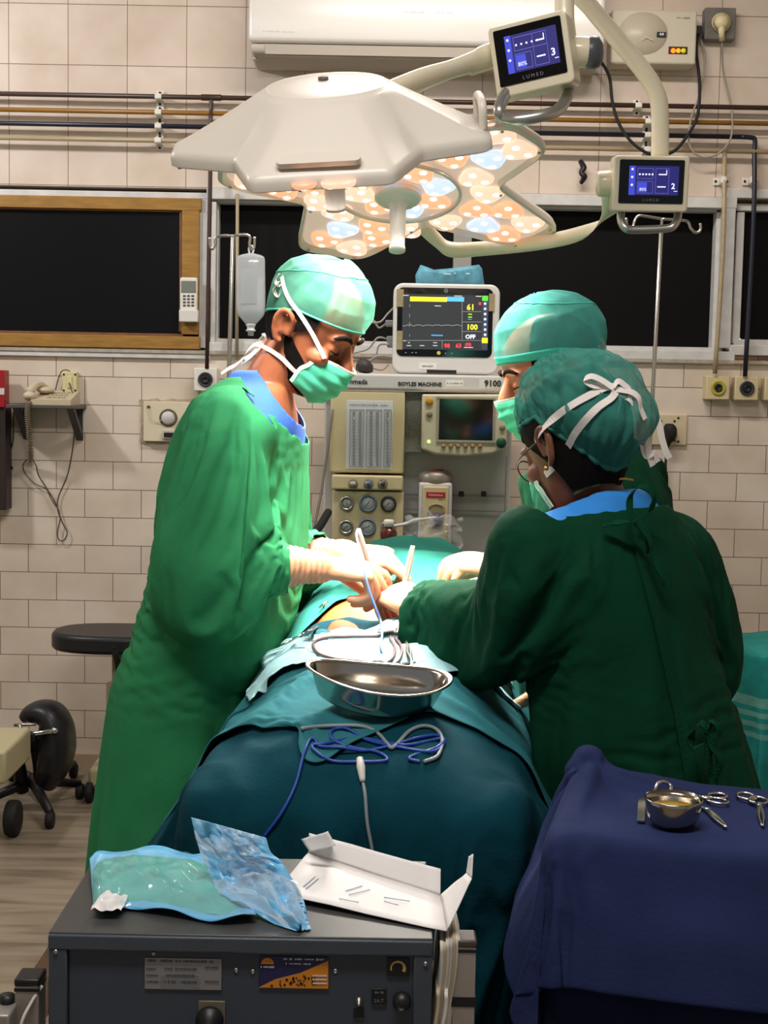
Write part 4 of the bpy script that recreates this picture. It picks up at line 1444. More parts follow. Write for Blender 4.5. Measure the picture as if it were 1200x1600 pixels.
mb = MB(); mb.tube([P(22, 1133, BY - .1), P(56, 1132, BY - .1)], .005, 8, 1); mb.tube([P(31, 1132, BY - .1), P(32, 1150, BY - .1)], .006, 8, 1); mb.build('thumb_screw', M_ALU, e)
mb = MB()
mb.tube([P(-25, 1165, BY - .06), P(20, 1160, BY - .06), P(55, 1160, BY - .03), P(80, 1175, BY)], .03, 10)
mb.tube([P(20, 1165, BY - .04), P(30, 1200, BY - .03), P(35, 1235, BY)], .022, 10)
mb.tube([P(55, 1165, BY - .03), P(60, 1200, BY), P(60, 1235, BY)], .018, 10)
mb.build('support_frame', M_BLACK, e)
for k, (px, py, yy) in enumerate(((125, 1222, .1), (78, 1243, -.22), (-20, 1240, -.1), (115, 1210, .35), (20, 1230, .3))):
    t = P(px, py, BY + yy)
    MB().tube([(P(50, 1225, BY).x, BY, .09), (t.x, t.y, .05)], [.02, .013], 10, 1).build('foot', M_BLACK, e)
    MB().cyl((t.x - .012, t.y, .026), (t.x + .012, t.y, .026), .026, bev=.004).build('castor', M_RUBBER, e)
w = P(20, 1232, BY - .3)
MB().cyl((w.x - .02, w.y, .055), (w.x + .02, w.y, .055), .055, bev=.01).build('wheel', M_RUBBER, e)
e = empty('cream_trolley', (P(-10, 1230, 4.1).x, 4.1, 0), 'cream corner of a trolley cut off by the photo edge', 'trolley')
mb = MB(); pbox(mb, -130, 1172, 10, 1226, 4.05, .3, .01); mb.build('body', mat('stool_cream', (186, 176, 140), .45), e)
for sx_ in (-.9, -1.2):
    MB().cyl((sx_ - .45, 4.2, .0), (sx_ - .45, 4.2, P(0, 1226, 4.05).z + .004), .015).build('leg', M_STEEL, e)

# ------------------------------------------------------------------ teal striped sheet over a trolley by the wall
TY = 4.1
e = empty('covered_trolley', (P(1210, 1200, TY).x, TY + .2, 0), 'teal sheet with pale woven bands thrown over a trolley beside the wall', 'trolley')
mb = MB()
def sheet(u, v):
    # v: from far edge over the top and down the front ; u: along the trolley
    x = P(1138 + 150 * u, 1010, TY).x
    L = v * 1.05
    zt = P(1170, 1010 + 12 * max(0, min(1, (u - .1) * 4)), TY).z
    if L < .40:
        p = V((x, TY + .40 - L, zt + .006 * math.sin(u * 9 + L * 6)))
    else:
        d = L - .40
        p = V((x - .03 * d + .012 * math.sin(u * 22 + 1) * d * 3, TY - .012 * math.sin(u * 17) * (d * 3) - .02 * d, zt - d))
    p += V((0, noise.noise(p * 9) * .012, noise.noise(p * 7 + V((3, 1, 2))) * .006))
    return p
mb.grid(sheet, 44, 70)
fi = len(mb.f)
for i in range(fi):
    j = i // 43
    d = j / 69 * 1.05 - .40
    if .13 < d < .25 and not (.158 < d < .166 or .188 < d < .196 or .217 < d < .225):
        mb.mi[i] = 1
    if -.02 < d < .1 and i % 43 < 4:
        mb.mi[i] = 1
o = mb.build('sheet', [mat('teal_sheet', (14, 128, 122), .8, var=.15, vscale=30, bump=.3, bscale=120), mat('pale_teal_band', (92, 152, 144), .8, var=.15, vscale=40, bump=.3, bscale=120)], e)
solidify(o, .003)
zt = P(1170, 1014, TY).z
xa = P(1150, 1000, TY).x
MB().box((xa + .2, TY + .22, zt - .065), (.36, .34, .05), bev=.004).build('deck', M_STEEL, e)
for sx_ in (.05, .35):
    for sy_ in (.08, .36):
        MB().cyl((xa + sx_, TY + sy_, 0), (xa + sx_, TY + sy_, zt - .08), .012).build('leg', M_STEEL, e)
# ------------------------------------------------------------------ twin operating lamp hanging from the ceiling
M_LAMPW = mat('lamp_shell_white', (216, 208, 196), 0.34)
M_LAMPC = mat('lamp_arm_cream', (222, 212, 186), 0.3, coat=.3)
M_LAMPF = mat('lamp_face_diffuser', (196, 186, 176), 0.25, coat=.4, emit=(255, 214, 194), estr=.42)
M_WARM = mat('lens_warm', (250, 210, 190), .15, emit=(255, 206, 180), estr=.9)
M_PEACH = mat('lens_peach', (250, 170, 130), .15, emit=(255, 182, 142), estr=.85)
M_COOL = mat('lens_cool', (190, 205, 250), .15, emit=(205, 218, 255), estr=.95)
M_LEDW = mat('led_warm', (255, 230, 200), .2, emit=(255, 226, 196), estr=2.2)
M_LEDC = mat('led_cool', (230, 240, 255), .2, emit=(225, 236, 255), estr=2.2)
M_SILV = mat('silver_handle', (190, 188, 184), .3, .9)


def polar_outline(corners, n=240, rad=5):
    """radius at n even angles of the outline through corners (degrees, radius)"""
    cs = sorted((math.radians(a % 360), r) for a, r in corners)
    pts = [(r * math.cos(a), r * math.sin(a), a) for a, r in cs]
    rr = []
    for i in range(n):
        th = 2 * PI * i / n
        k = max([j for j in range(len(pts)) if pts[j][2] <= th], default=len(pts) - 1)
        p0, p1 = pts[k], pts[(k + 1) % len(pts)]
        c, s = math.cos(th), math.sin(th)
        dx, dy = p1[0] - p0[0], p1[1] - p0[1]
        d = s * dx - c * dy
        q = (c * p0[1] - s * p0[0]) / d if abs(d) > 1e-9 else 0
        rr.append(math.hypot(p0[0] + dx * q, p0[1] + dy * q))
    rr = np.array(rr)
    if rad > 1:
        k = np.ones(rad) / rad
        for _ in range(2):
            rr = np.convolve(np.concatenate([rr[-rad:], rr, rr[:rad]]), k, 'same')[rad:-rad]
    return rr


def lamp_head(C, u, v, n, R, corners, petals, height, label, rad=5):
    """C centre of the light face, u/v in the face, n the direction it shines"""
    C, u, v, n = V(C), V(u).normalized(), V(v).normalized(), V(n).normalized()
    e = empty('operating_lamp', C, label, 'operating lamp', None)
    N = 240
    rr = polar_outline(corners, N, rad)
    ang = [2 * PI * i / N for i in range(N)]
    pt = lambda i, s, h: C + (u * math.cos(ang[i]) + v * math.sin(ang[i])) * (rr[i] * s) - n * h
    circ = lambda i, r, h: C + (u * math.cos(ang[i]) + v * math.sin(ang[i])) * r - n * h
    rt = R * .36
    rings = []
    rings.append([pt(i, .95, .012) for i in range(N)])
    rings.append([pt(i, .975, -.003) for i in range(N)])
    rings.append([pt(i, 1.0, .0) for i in range(N)])
    rings.append([pt(i, 1.0, .012) for i in range(N)])
    rings.append([pt(i, .985, .022) for i in range(N)])
    M = 16
    for k in range(1, M + 1):
        t = k / M
        ring = []
        for i in range(N):
            r0 = rr[i] * .985
            r1 = rt * 1.12
            r = r0 + (r1 - r0) * t
            hh = .022 + (height * .93 - .022) * (t ** 1.08)
            ring.append(circ(i, r, hh))
        rings.append(ring)
    for r_, h_ in ((rt * 1.08, .93), (rt * 1.03, .975), (rt, .99), (rt * .985, .985), (rt * .97, .99), (rt * .6, 1.0), (rt * .2, 1.005), (.0005, 1.005)):
        rings.append([circ(i, r_, height * h_) for i in range(N)])
    mb = MB()
    vs = [p for r in rings for p in r]
    fs = []
    for j in range(len(rings) - 1):
        for i in range(N):
            fs.append((j * N + i, j * N + (i + 1) % N, (j + 1) * N + (i + 1) % N, (j + 1) * N + i))
    mb.add(vs, fs, True)
    o = mb.build('shell', M_LAMPW, e)
    autosmooth(o, 50)
    mb = MB()
    vs = [pt(i, .962, .011) for i in range(N)] + [pt(i, .5, .011) for i in range(N)] + [circ(i, .0005, .011) for i in range(N)]
    fs = []
    for j in range(2):
        for i in range(N):
            fs.append((j * N + i, j * N + (i + 1) % N, (j + 1) * N + (i + 1) % N, (j + 1) * N + i))
    mb.add(vs, fs)
    mb.build('light_face', M_LAMPF, e)
    loc = lambda a, b, h=0.0: C + u * a + v * b - n * h
    mb = MB()
    k = R / .39
    mb.lathe(C, n, [(-.002, .139 * k), (.004, .139 * k), (.006, .135 * k), (.004, .131 * k), (-.002, .131 * k)], 64, cap=False)
    mb.build('centre_ring', M_LAMPW, e)
    lens = []
    for q, pa in enumerate(petals):
        a = math.radians(pa)
        er = u * math.cos(a) + v * math.sin(a)
        et = -u * math.sin(a) + v * math.cos(a)
        for r, t, kind in ((.165, .102, 0), (.188, .026, 1), (.166, -.068, 0), (.246, .064, 1), (.245, -.028, 2), (.322, .036, 0), (.312, -.040, 0 if q % 2 else 1)):
            lens.append((C + er * r * k + et * t * k, a + (0 if kind else PI), (kind + (1 if q == 2 and kind == 1 else 0)) % 3))
    for q in range(8):
        a = 2 * PI * q / 8 + .3
        lens.append((C + (u * math.cos(a) + v * math.sin(a)) * .089 * k, a, (2, 1)[q % 2] if q != 4 else 0))
    for c, a, kind in lens:
        mb = MB()
        ns = 30
        vs, fs = [], []
        prof = [(1.0, -.011), (.985, -.006), (.9, -.003), (.6, -.001), (.01, .0)]
        for s, h in prof:
            for i in range(ns):
                t = 2 * PI * i / ns
                r = .0365 * k * (1 + .13 * math.cos(3 * t)) * s
                d = u * math.cos(t + a) + v * math.sin(t + a)
                vs.append(c + d * r + n * h)
        for j in range(len(prof) - 1):
            for i in range(ns):
                fs.append((j * ns + i, j * ns + (i + 1) % ns, (j + 1) * ns + (i + 1) % ns, (j + 1) * ns + i))
        mb.add(vs, fs, True)
        lo = mb.build('lens', (M_WARM, M_PEACH, M_COOL)[kind], e)
        mb = MB()
        for i in range(3):
            t = a + 2 * PI * i / 3
            d = u * math.cos(t) + v * math.sin(t)
            mb.lathe(c + d * .021 * k - n * .003, n, [(0, .010 * k), (.0025, .008 * k), (.0035, .0005)], 12)
        mb.build('led_cluster', M_LEDC if kind == 2 else M_LEDW, lo)
    # small fixing screws along the rim
    mb = MB()
    for q, pa in enumerate(petals):
        for d_, rs in ((-9, .965), (9, .965), (36, .93)):
            a = math.radians(pa + d_)
            i = int(round(a / (2 * PI) * N)) % N
            c = pt(i, rs - .005, -.003)
            mb.lathe(c, n, [(0, .004), (.0025, .0035), (.003, .0005)], 8)
    mb.build('rim_screw', M_ALU, e)
    return e, loc


def lamp_beam(name, C, n, energy, size, col, spread):
    l = bpy.data.lights.new(name, 'AREA')
    l.shape = 'DISK'
    l.size = size
    l.energy = energy
    l.color = col
    l.spread = math.radians(spread)
    o = bpy.data.objects.new(name, l)
    COL.objects.link(o)
    o.location = V(C) + V(n).normalized() * .02
    o.rotation_euler = V(n).to_track_quat('-Z', 'Y').to_euler()
    return o


# rear head: its glowing face is turned towards the photographer
a2 = math.radians(19.0)
C2 = P(622, 303, 3.15)
u2, v2, n2 = V((1, 0, -.03)).normalized(), V((0, -math.cos(a2), math.sin(a2))), V((0, -math.sin(a2), -math.cos(a2)))
e2_, loc2 = lamp_head(C2, u2, v2, n2, .395, [(294, .165), (320, .393), (339, .407), (14, .225), (36, .385), (56, .39), (82, .21), (101, .39), (121, .39), (145, .21), (162, .40), (181, .40), (199, .22), (233, .40), (257, .375)], [-30.5, 47, 111, 171.5, 245], .085, 'operating lamp head showing its many glowing warm and bluish lenses')
MB().lathe(C2 + n2 * .0, n2, [(0, .052), (.012, .052), (.018, .045), (.02, .03), (.024, .022), (.03, .0185), (.125, .0165), (.128, .018), (.136, .018), (.137, .0005)], 32).build('sterile_handle', mat('handle_white', (222, 216, 206), .3), e2_)
SITE = V((.0, 2.86, .95))
for _a in (-30.5, 47, 111, 171.5, 245):
    _c = C2 + (u2 * math.cos(math.radians(_a)) + v2 * math.sin(math.radians(_a))) * .25
    lamp_beam('lamp_beam_rear_head', _c, SITE - _c, 5.0, .2, (1.0, .92, .82), 80)

# front head: seen from above and behind, shining away from the photographer
a1 = math.radians(23.5)
C1 = P(518, 236, 2.5)
rl = math.radians(5.0)
v1 = V((0, math.cos(a1), math.sin(a1)))
u1 = (V((math.cos(rl), 0, math.sin(rl)))).normalized()
n1 = v1.cross(u1).normalized()
if n1.z > 0: n1 = -n1
v1 = v1 - u1 * v1.dot(u1); v1.normalize()
n1 = V((u1.y * v1.z - u1.z * v1.y, u1.z * v1.x - u1.x * v1.z, u1.x * v1.y - u1.y * v1.x))
if n1.z > 0: n1 = -n1
e1_, loc1 = lamp_head(C1, u1, v1, n1, .285, [(241, .268), (293, .262), (325, .19), (345, .285), (12, .285), (40, .19), (57, .28), (82, .28), (108, .19), (125, .28), (148, .28), (160, .23), (168, .285), (186, .28), (211, .19)], [-93, -2, 70, 137, 177], .115, 'operating lamp head seen as a smooth white dome above the glowing one', 3)
MB().lathe(C1, n1, [(0, .04), (.012, .04), (.02, .02), (.1, .0175), (.105, .018), (.11, .0005)], 28).build('sterile_handle', mat('handle_white', (222, 216, 206), .3), e1_)
lamp_beam('lamp_beam_front_head', C1, V((.0, 2.88, .95)) - C1, 5, .4, (1.0, .94, .86), 42)
up1 = -n1
# loop handles on the dome and the badge recess
th = math.radians(-22)
er = u1 * math.cos(th) + v1 * math.sin(th); et = -u1 * math.sin(th) + v1 * math.cos(th)
for ang_, r0 in ((2, .262),):
    th = math.radians(ang_)
    er = u1 * math.cos(th) + v1 * math.sin(th); et = -u1 * math.sin(th) + v1 * math.cos(th)
    c = C1 + er * r0 + up1 * .02
    MB().tube([c - et * .04 + up1 * .004, c - et * .04 + up1 * .04, c - et * .02 + up1 * .052, c + et * .02 + up1 * .052, c + et * .04 + up1 * .04, c + et * .04 + up1 * .004], .0075, 12, 6).build('grip', M_LAMPW, e1_)
th = math.radians(-94)
er = u1 * math.cos(th) + v1 * math.sin(th); et = -u1 * math.sin(th) + v1 * math.cos(th)
c = C1 + er * .222 + up1 * .0425
slope = (er * 1.0 - up1 * .42).normalized()
nn = et.cross(slope).normalized()
if nn.dot(up1) < 0: nn = -nn
Mb = Matrix((et, slope, nn)).transposed()
mb = MB(); mb.prism([(x, y) for x, y in rrect(.135, .024, .009)], -.006, .0035, Mb, c); mb.build('badge_recess', mat('badge_white', (214, 208, 196), .3), e1_)
mb = MB(); cc = C1 + up1 * .1195 + (-v1) * -.03 + u1 * -.005
mb.lathe(cc, up1, [(-.004, .009), (.001, .009), (.0015, .0005)], 20)
mb.build('badge_dot', mat('badge_dark', (90, 84, 78), .4), e1_)


def control_box(e, c, M, w, h, d, M_body, scale):
    """touch screen box: c front centre, M axes"""
    mb = MB()
    mb.prism(rrect(w, h, .008 * scale), -d, 0, M, c)
    o = mb.build('control_box', M_body, e)
    bv = o.modifiers.new('b', 'BEVEL'); bv.width = .004; bv.segments = 3; bv.limit_method = 'ANGLE'
    autosmooth(o)
    T = lambda x, y, z=0.0: c + M @ V((x * w, y * h, z))
    g = MB().prism(rrect(w * .86, h * .78, .003), .0002, .002, M, T(0, .04)).build('screen_glass', mat('screen_black', (12, 12, 14), .06, spec=.5), o)
    mb = MB(); mb.prism([(-w * .33, -h * .26), (w * .33, -h * .26), (w * .33, h * .26), (-w * .33, h * .26)], .002, .0025, M, T(.03, .06)); mb.build('display', mat('glow_indigo', (20, 20, 60), .4, emit=(40, 38, 112), estr=.9), g)
    q = lambda mb, x0, y0, x1, y1: mb.prism([(w * x0, h * y0), (w * x1, h * y0), (w * x1, h * y1), (w * x0, h * y1)], .0026, .0031, M, T(.03, .06))
    mb = MB(); q(mb, -.33, -.26, -.25, .26); mb.build('menu_strip', mat('glow_menu_blue', (30, 40, 120), .4, emit=(66, 74, 200), estr=1.0), g)
    mb = MB()
    for x0, y0, x1, y1 in ((-.22, .03, .2 if scale > 1.2 else -.01, .22), (-.22, -.23, -.01, -.01), (.02, -.23, .2, .22)):
        for r in ((x0, y0, x1, y0 + .008), (x0, y1 - .008, x1, y1), (x0, y0, x0 + .005, y1), (x1 - .005, y0, x1, y1)):
            q(mb, *r)
    mb.build('frame_lines', mat('glow_pale', (90, 90, 150), .4, emit=(110, 110, 200), estr=.6), g)
    mb = MB(); q(mb, -.21, -.21, -.09, -.03); mb.build('menu_tile', mat('glow_blue2', (30, 40, 120), .4, emit=(64, 74, 200), estr=1.1), g)
    mb = MB()
    for k in range(5):
        mb.lathe(T(.03 - .19 + k * .042 * (1.6 if scale > 1.2 else 1), .06 + .11, .0025), M @ V((0, 0, 1)), [(0, w * .013), (.0006, w * .013), (.0007, .0003)], 12)
    text_mesh(mb, '80%', T(.03 - .14, .06 - .16, .0028), M, h * .055)
    text_mesh(mb, '2' if scale < 1.2 else '3', T(.03 + .26, .06 - .1, .0028), M, h * .10, bold=.0003)
    for y in (.2, .06, -.08):
        mb.lathe(T(.03 - .29, .06 + y, .0028), M @ V((0, 0, 1)), [(0, w * .016), (.0008, w * .016), (.0009, .0003)], 10)
    q(mb, .05, -.12, .16, -.1); q(mb, .06, .1, .17, .12); q(mb, .16, .12, .17, .19); q(mb, .27, -.19, .32, -.18)
    mb.build('icons', mat('glow_icon_white', (200, 200, 255), .4, emit=(215, 218, 255), estr=1.1), g)
    mb = MB(); text_mesh(mb, 'L U M E D', T(0, -.29, .0024), M, h * .05); mb.build('lettering', mat('grey_letters', (120, 122, 126), .4), g)
    return o


# ceiling mount with the two arms and their control screens
e = empty('lamp_suspension', P(900, -60, 2.95), 'cream ceiling suspension with two jointed arms and two blue control screens', 'lamp suspension')
SY1, SY2 = 2.66, 3.02
tube = MB()
tube.tube([P(862, -330, SY2), P(864, -120, SY2), P(890, -30, SY2), P(925, 14, SY2), P(965, 62, SY2), P(1003, 108, SY2), P(1024, 142, SY2), P(1031, 175, SY2), P(1031, 250, SY2)], .0185, 18, 8)
tube.build('curved_tube', M_LAMPC, e)
zc = 3.1
pc = P(862, -330, SY2)
MB().cyl((pc.x, pc.y, pc.z - .02), (pc.x, pc.y, 3.1), .03).build('ceiling_tube', M_LAMPC, e)
MB().cyl((pc.x, pc.y, 3.06), (pc.x, pc.y, 3.1), .14, bev=.01).build('ceiling_rose', M_LAMPC, e)
# lower screen
w2_, h2_ = S(115, SY2 - .05), S(84, SY2 - .05)
cb = control_box(e, P(1017.5, 287.5, SY2 - .05), frame((-.03, -1, -.12), (0.0, 0, 1)), w2_, h2_, .07, M_LAMPC, 1.0)
mb = MB(); mb.tube([P(971, 326, SY2), P(970, 342, SY2 - .01), P(976, 355, SY2 - .02), P(990, 359, SY2 - .02), P(1040, 357, SY2 - .02), P(1053, 352, SY2 - .02), P(1059, 340, SY2 - .01), P(1059, 326, SY2)], S(6.3, 3), 12, 6); mb.build('grab_handle', M_SILV, cb)
mb = MB(); mb.cyl(P(966, 285, SY2 + .02), P(932, 288, SY2 + .02), S(20, 3), bev=.006); mb.build('pivot_joint', M_LAMPC, e)
MB().loft([(P(952, 290, SY2 + .03), (S(17, 3), 0, 0), (0, .022, 0)), (P(955, 315, SY2 + .05), (S(15, 3), 0, 0), (0, .02, 0)), (P(950, 338, SY2 + .09), (S(13, 3), 0, S(5, 3)), (0, .02, 0)), (P(915, 362, SY2 + .18), (.006, 0, S(13, 3)), (0, .02, 0)), (P(850, 378, SY2 + .3), (.002, 0, S(13, 3)), (0, .02, 0)),
           (P(760, 388, SY2 + .42), (.0, 0, S(13, 3)), (0, .02, 0)), (P(705, 390, SY2 + .47), (0, 0, S(14, 3)), (0, .02, 0)), (P(684, 376, SY2 + .46), (.004, 0, S(13, 3)), (0, .02, 0)), (P(664, 356, SY2 + .42), (.014, 0, S(9, 3)), (0, .02, 0)), (P(656, 345, SY2 + .40), (.014, 0, S(6, 3)), (0, .02, 0))], 18, 5).build('lower_arm', M_LAMPC, e)
# upper screen
M1 = frame((-.36, -.93, -.05), (-.04, 0, 1))
Mr = M1 @ Matrix.Rotation(math.radians(7.0), 3, 'Z')
cb = control_box(e, P(829, 85.5, SY1), Mr, S(124, SY1), S(109, SY1), .055, M_LAMPC, 1.3)
mb = MB(); mb.tube([P(793, 142, SY1 + .03), P(786, 155, SY1 + .02), P(780, 172, SY1), P(787, 184, SY1), P(810, 187, SY1 - .02), P(850, 180, SY1 - .02), P(872, 172, SY1), P(884, 155, SY1 + .02), P(891, 134, SY1 + .04)], S(9.5, SY1), 14, 6); mb.build('grab_handle', M_SILV, cb)
mb = MB(); mb.cyl(P(888, 80, SY1 + .07), P(930, 82, SY1 + .07), S(24, SY1), bev=.008); mb.build('pivot_joint', M_LAMPC, e)
mb = MB(); mb.lathe(P(926, 82, SY1 + .07), (1, -.35, 0), [(-.01, .03), (.002, .031), (.012, .028), (.018, .018), (.02, .0005)], 30); mb.build('pivot_cap', mat('pivot_grey', (74, 78, 84), .35), e)
mb = MB(); mb.tube([P(882, -130, SY1 + .08), P(882, -30, SY1 + .08), P(882, 30, SY1 + .07), P(884, 70, SY1 + .07)], [S(15, 2.7), S(15, 2.7), S(15, 2.7), S(18, 2.7)], 18, 4); mb.build('upper_bracket', M_LAMPC, e)
mb = MB(); mb.tube([P(882, -125, SY1 + .08), P(870, -170, SY1 + .2), P(864, -180, SY2)], .024, 16, 5); mb.build('spring_arm', M_LAMPC, e)
MB().loft([(P(800, 80, SY1 + .10), (0, 0, S(20, 2.7)), (0, .026, 0)), (P(765, 88, SY1 + .08), (0, 0, S(21, 2.7)), (0, .026, 0)), (P(742, 96, SY1 + .06), (.004, 0, S(21, 2.7)), (0, .026, 0)), (P(735, 98, SY1 + .05), (.004, 0, S(18, 2.7)), (0, .022, 0)), (P(700, 110, SY1 + .02), (.004, 0, S(16, 2.7)), (0, .02, 0)), (P(650, 128, SY1 - .02), (.006, 0, S(20, 2.7)), (0, .026, 0)), (P(600, 150, SY1 - .06), (.006, 0, S(22, 2.7)), (0, .028, 0))], 18, 5).build('upper_arm', M_LAMPC, e)
# ------------------------------------------------------------------ operating table, patient under drapes
BED_X0, BED_Y0, BED_X1, BED_Y1 = -.040, 2.06, .10, 3.95     # foot end and head end of the table's middle line
BYAW = -math.atan2(BED_X1 - BED_X0, BED_Y1 - BED_Y0)


def bed(u, w, z):
    """u across (metres from the middle line, + right), w along from the foot end, height z"""
    c, s = math.cos(BYAW), math.sin(BYAW)
    return V((BED_X0 + u * c - w * s, BED_Y0 + u * s + w * c, z))


RB = Matrix.Rotation(BYAW, 3, 'Z')
BL = 1.90
e = empty('operating_table', bed(0, BL / 2, 0), 'operating table hidden under the teal drapes, on a steel pedestal', 'operating table')
M_MAT = mat('mattress_black', (34, 34, 36), .5)
MB().box(bed(0, BL / 2, .735), (.50, BL, .07), RB, bev=.02).build('mattress', M_MAT, e)
MB().box(bed(0, BL / 2, .675), (.50, BL - .04, .05), RB, bev=.01).build('table_top', M_STEEL, e)
MB().box(bed(0, BL / 2, .36), (.26, .34, .60), RB, bev=.02).build('pedestal', M_STEEL, e)
MB().box(bed(0, BL / 2, .06), (.46, .95, .10), RB, bev=.03).build('base', M_STEEL, e)

# the patient lying on the table: one continuous body, feet towards the foot end
M_SKINP = mat('patient_skin', (178, 84, 40), .5, spec=.2, var=.06, vscale=30)
pb = MB()
Zm = .77
ex = lambda u, w, z, a, b: (bed(u, w, z), RB @ V((a, 0, 0)), V((0, 0, b)))
ex0 = lambda u, w, z, a, b: ex(u, w + .06, z - .004, a, b)
pb.loft([ex0(0, .52, Zm + .04, .14, .05), ex0(0, .60, Zm + .055, .165, .072), ex0(0, .70, Zm + .075, .18, .082), ex0(0, .78, Zm + .09, .19, .092), ex0(0, .90, Zm + .09, .195, .098), ex0(0, 1.02, Zm + .09, .19, .105), ex0(0, 1.18, Zm + .105, .16, .105), ex0(0, 1.32, Zm + .105, .175, .10), ex0(0, 1.42, Zm + .085, .14, .07), ex0(0, 1.47, Zm + .08, .06, .055), ex0(0, 1.53, Zm + .09, .055, .055)], 28, 4)
pb.loft([ex0(0, 1.49, Zm + .10, .04, .05), ex0(0, 1.53, Zm + .10, .066, .075), ex0(0, 1.60, Zm + .10, .078, .095), ex0(0, 1.68, Zm + .095, .07, .085), ex0(0, 1.73, Zm + .09, .035, .04)], 24, 4)
for s in (-1, 1):
    pb.loft([ex0(s * .085, .78, Zm + .085, .085, .085), ex0(s * .085, .62, Zm + .075, .078, .075), ex0(s * .08, .42, Zm + .06, .056, .058), ex0(s * .08, .30, Zm + .058, .054, .056), ex0(s * .08, .12, Zm + .045, .035, .038), ex0(s * .08, .07, Zm + .045, .038, .042)], 20, 4)
    pb.loft([ex0(s * .08, .14, Zm + .02, .026, .02), ex0(s * .085, .10, Zm + .014, .026, .018), ex0(s * .09, .07, Zm + .01, .024, .015), ex0(s * .095, .05, Zm + .008, .018, .012)], 16, 3)
    pb.loft([ex0(s * .17, 1.36, Zm + .09, .05, .05), ex0(s * .20, 1.22, Zm + .075, .042, .045), ex0(s * .20, 1.05, Zm + .06, .036, .04), ex0(s * .19, .88, Zm + .05, .03, .032), ex0(s * .185, .80, Zm + .045, .036, .02), ex0(s * .18, .72, Zm + .04, .02, .012)], 16, 3)
pme = fuse(pb, .012, 'person', 4)
pme.materials.append(M_SKINP)
_co = get_co(pme)
for _i in range(len(_co)):
    _w = _co[_i][1] - BED_Y0
    _k = .45 + .55 * max(0.0, min(1.0, (_w - .50) / .13))
    _co[_i][2] = (Zm - .01) + (_co[_i][2] - (Zm - .01)) * _k
set_co(pme, _co)
patient = link_mesh(pme, 'person', label='person lying on the operating table under the teal drapes, a patch of belly bare', cat='person')
SC.view_layers[0].update()


# what the drapes fall over: the table, the patient and the screen at the head
cm = MB()
cm.box(bed(0, BL / 2, .695), (.53, BL, .155), RB, bev=.03)
cm.v += []
for k in range(1):
    b0 = len(cm.v)
co = get_co(pme)
cm2 = MB()
cm2.box(bed(0, BL / 2 + .0, .69), (.52, BL + .02, .16), RB, bev=.035, seg=3)
cm2.loft([ex(0, .02, Zm - .01, .16, .03), ex(0, .06, Zm - .0, .19, .04), ex(0, .2, Zm + .01, .19, .052), ex(0, .42, Zm + .03, .19, .06), ex(0, .66, Zm + .05, .195, .08), ex(0, .84, Zm + .07, .21, .10), ex(0, 1.04, Zm + .08, .21, .115), ex(0, 1.24, Zm + .08, .22, .125), ex(0, 1.44, Zm + .08, .22, .12), ex(0, 1.64, Zm + .08, .18, .13), ex(0, 1.82, Zm + .07, .14, .10), ex(0, 1.88, Zm + .03, .1, .04)], 28, 4, ex=2.3)
for s_, k_ in ((-.1, .0), (.09, .02)):
    cm2.loft([ex(s_, .06, Zm, .05, .05), ex(s_, .2, Zm + .02, .05, .055), ex(s_, .45, Zm + .035, .06, .06), ex(s_, .7, Zm + .05, .08, .085)], 16, 3)
bedcol = collider(cm2, .02)

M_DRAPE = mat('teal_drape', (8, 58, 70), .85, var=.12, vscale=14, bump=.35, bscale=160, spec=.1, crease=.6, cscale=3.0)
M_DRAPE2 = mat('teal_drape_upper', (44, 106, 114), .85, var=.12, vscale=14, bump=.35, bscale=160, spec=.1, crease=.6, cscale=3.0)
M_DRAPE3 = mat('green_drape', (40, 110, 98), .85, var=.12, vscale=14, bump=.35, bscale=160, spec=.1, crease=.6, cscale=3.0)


def cloth_sheet(fn, nu, nv, name):
    mb = MB().grid(fn, nu, nv)
    me = mb.mesh(name)
    o = bpy.data.objects.new(name, me)
    COL.objects.link(o)
    return o


def rumple(o, amp=.011, hang=.022, zt=.775):
    """small creases over the top and soft vertical folds where the sheet hangs"""
    co = get_co(o.data)
    for i in range(len(co)):
        x, y, z = co[i]
        d = V((x - .02, y - 2.7, 0))
        k = max(0.0, min(1.0, (zt - z) / .25))
        q = V((x * 5.5, y * 4.0, 1.7))
        n = noise.noise(q + V((.6 * noise.noise(q * 1.7), .6 * noise.noise(q * 1.3 + V((5, 0, 0))), 0)))
        r = (1 - min(1, abs(n) * 3.2)) ** 2
        n2 = noise.noise(V((x * 13, y * 11, 4.0)))
        co[i][2] += (amp * (r - .3) + amp * .5 * n2) * (1 - k)
        if k > 0:
            a = math.atan2(d.y * .6, d.x) if y > 2.2 else x * 2.4
            w = math.sin(a * 21 + 1.5 * noise.noise(V((x * 4, y * 4, 2)))) * .6 + noise.noise(V((a * 9, z * 1.5, 3)))
            dn = d.normalized() if y > 2.12 else V((0, -1, 0))
            co[i][0] += dn.x * w * hang * k
            co[i][1] += dn.y * w * hang * k
    set_co(o.data, co)


def finish_cloth(o, name, m, label, cat, th=.003, parent=None, group=None):
    me = o.data
    bpy.data.objects.remove(o, do_unlink=True)
    me.materials.clear()
    me.materials.append(m)
    me.polygons.foreach_set('use_smooth', [True] * len(me.polygons))
    q = link_mesh(me, name, parent, label, cat, group)
    solidify(q, th, 0)
    subsurf(q, 1)
    return q


rng = random.Random(11)
wob = lambda u, v, k: noise.noise(V((u * 3 + k, v * 3, k * 2.3)))
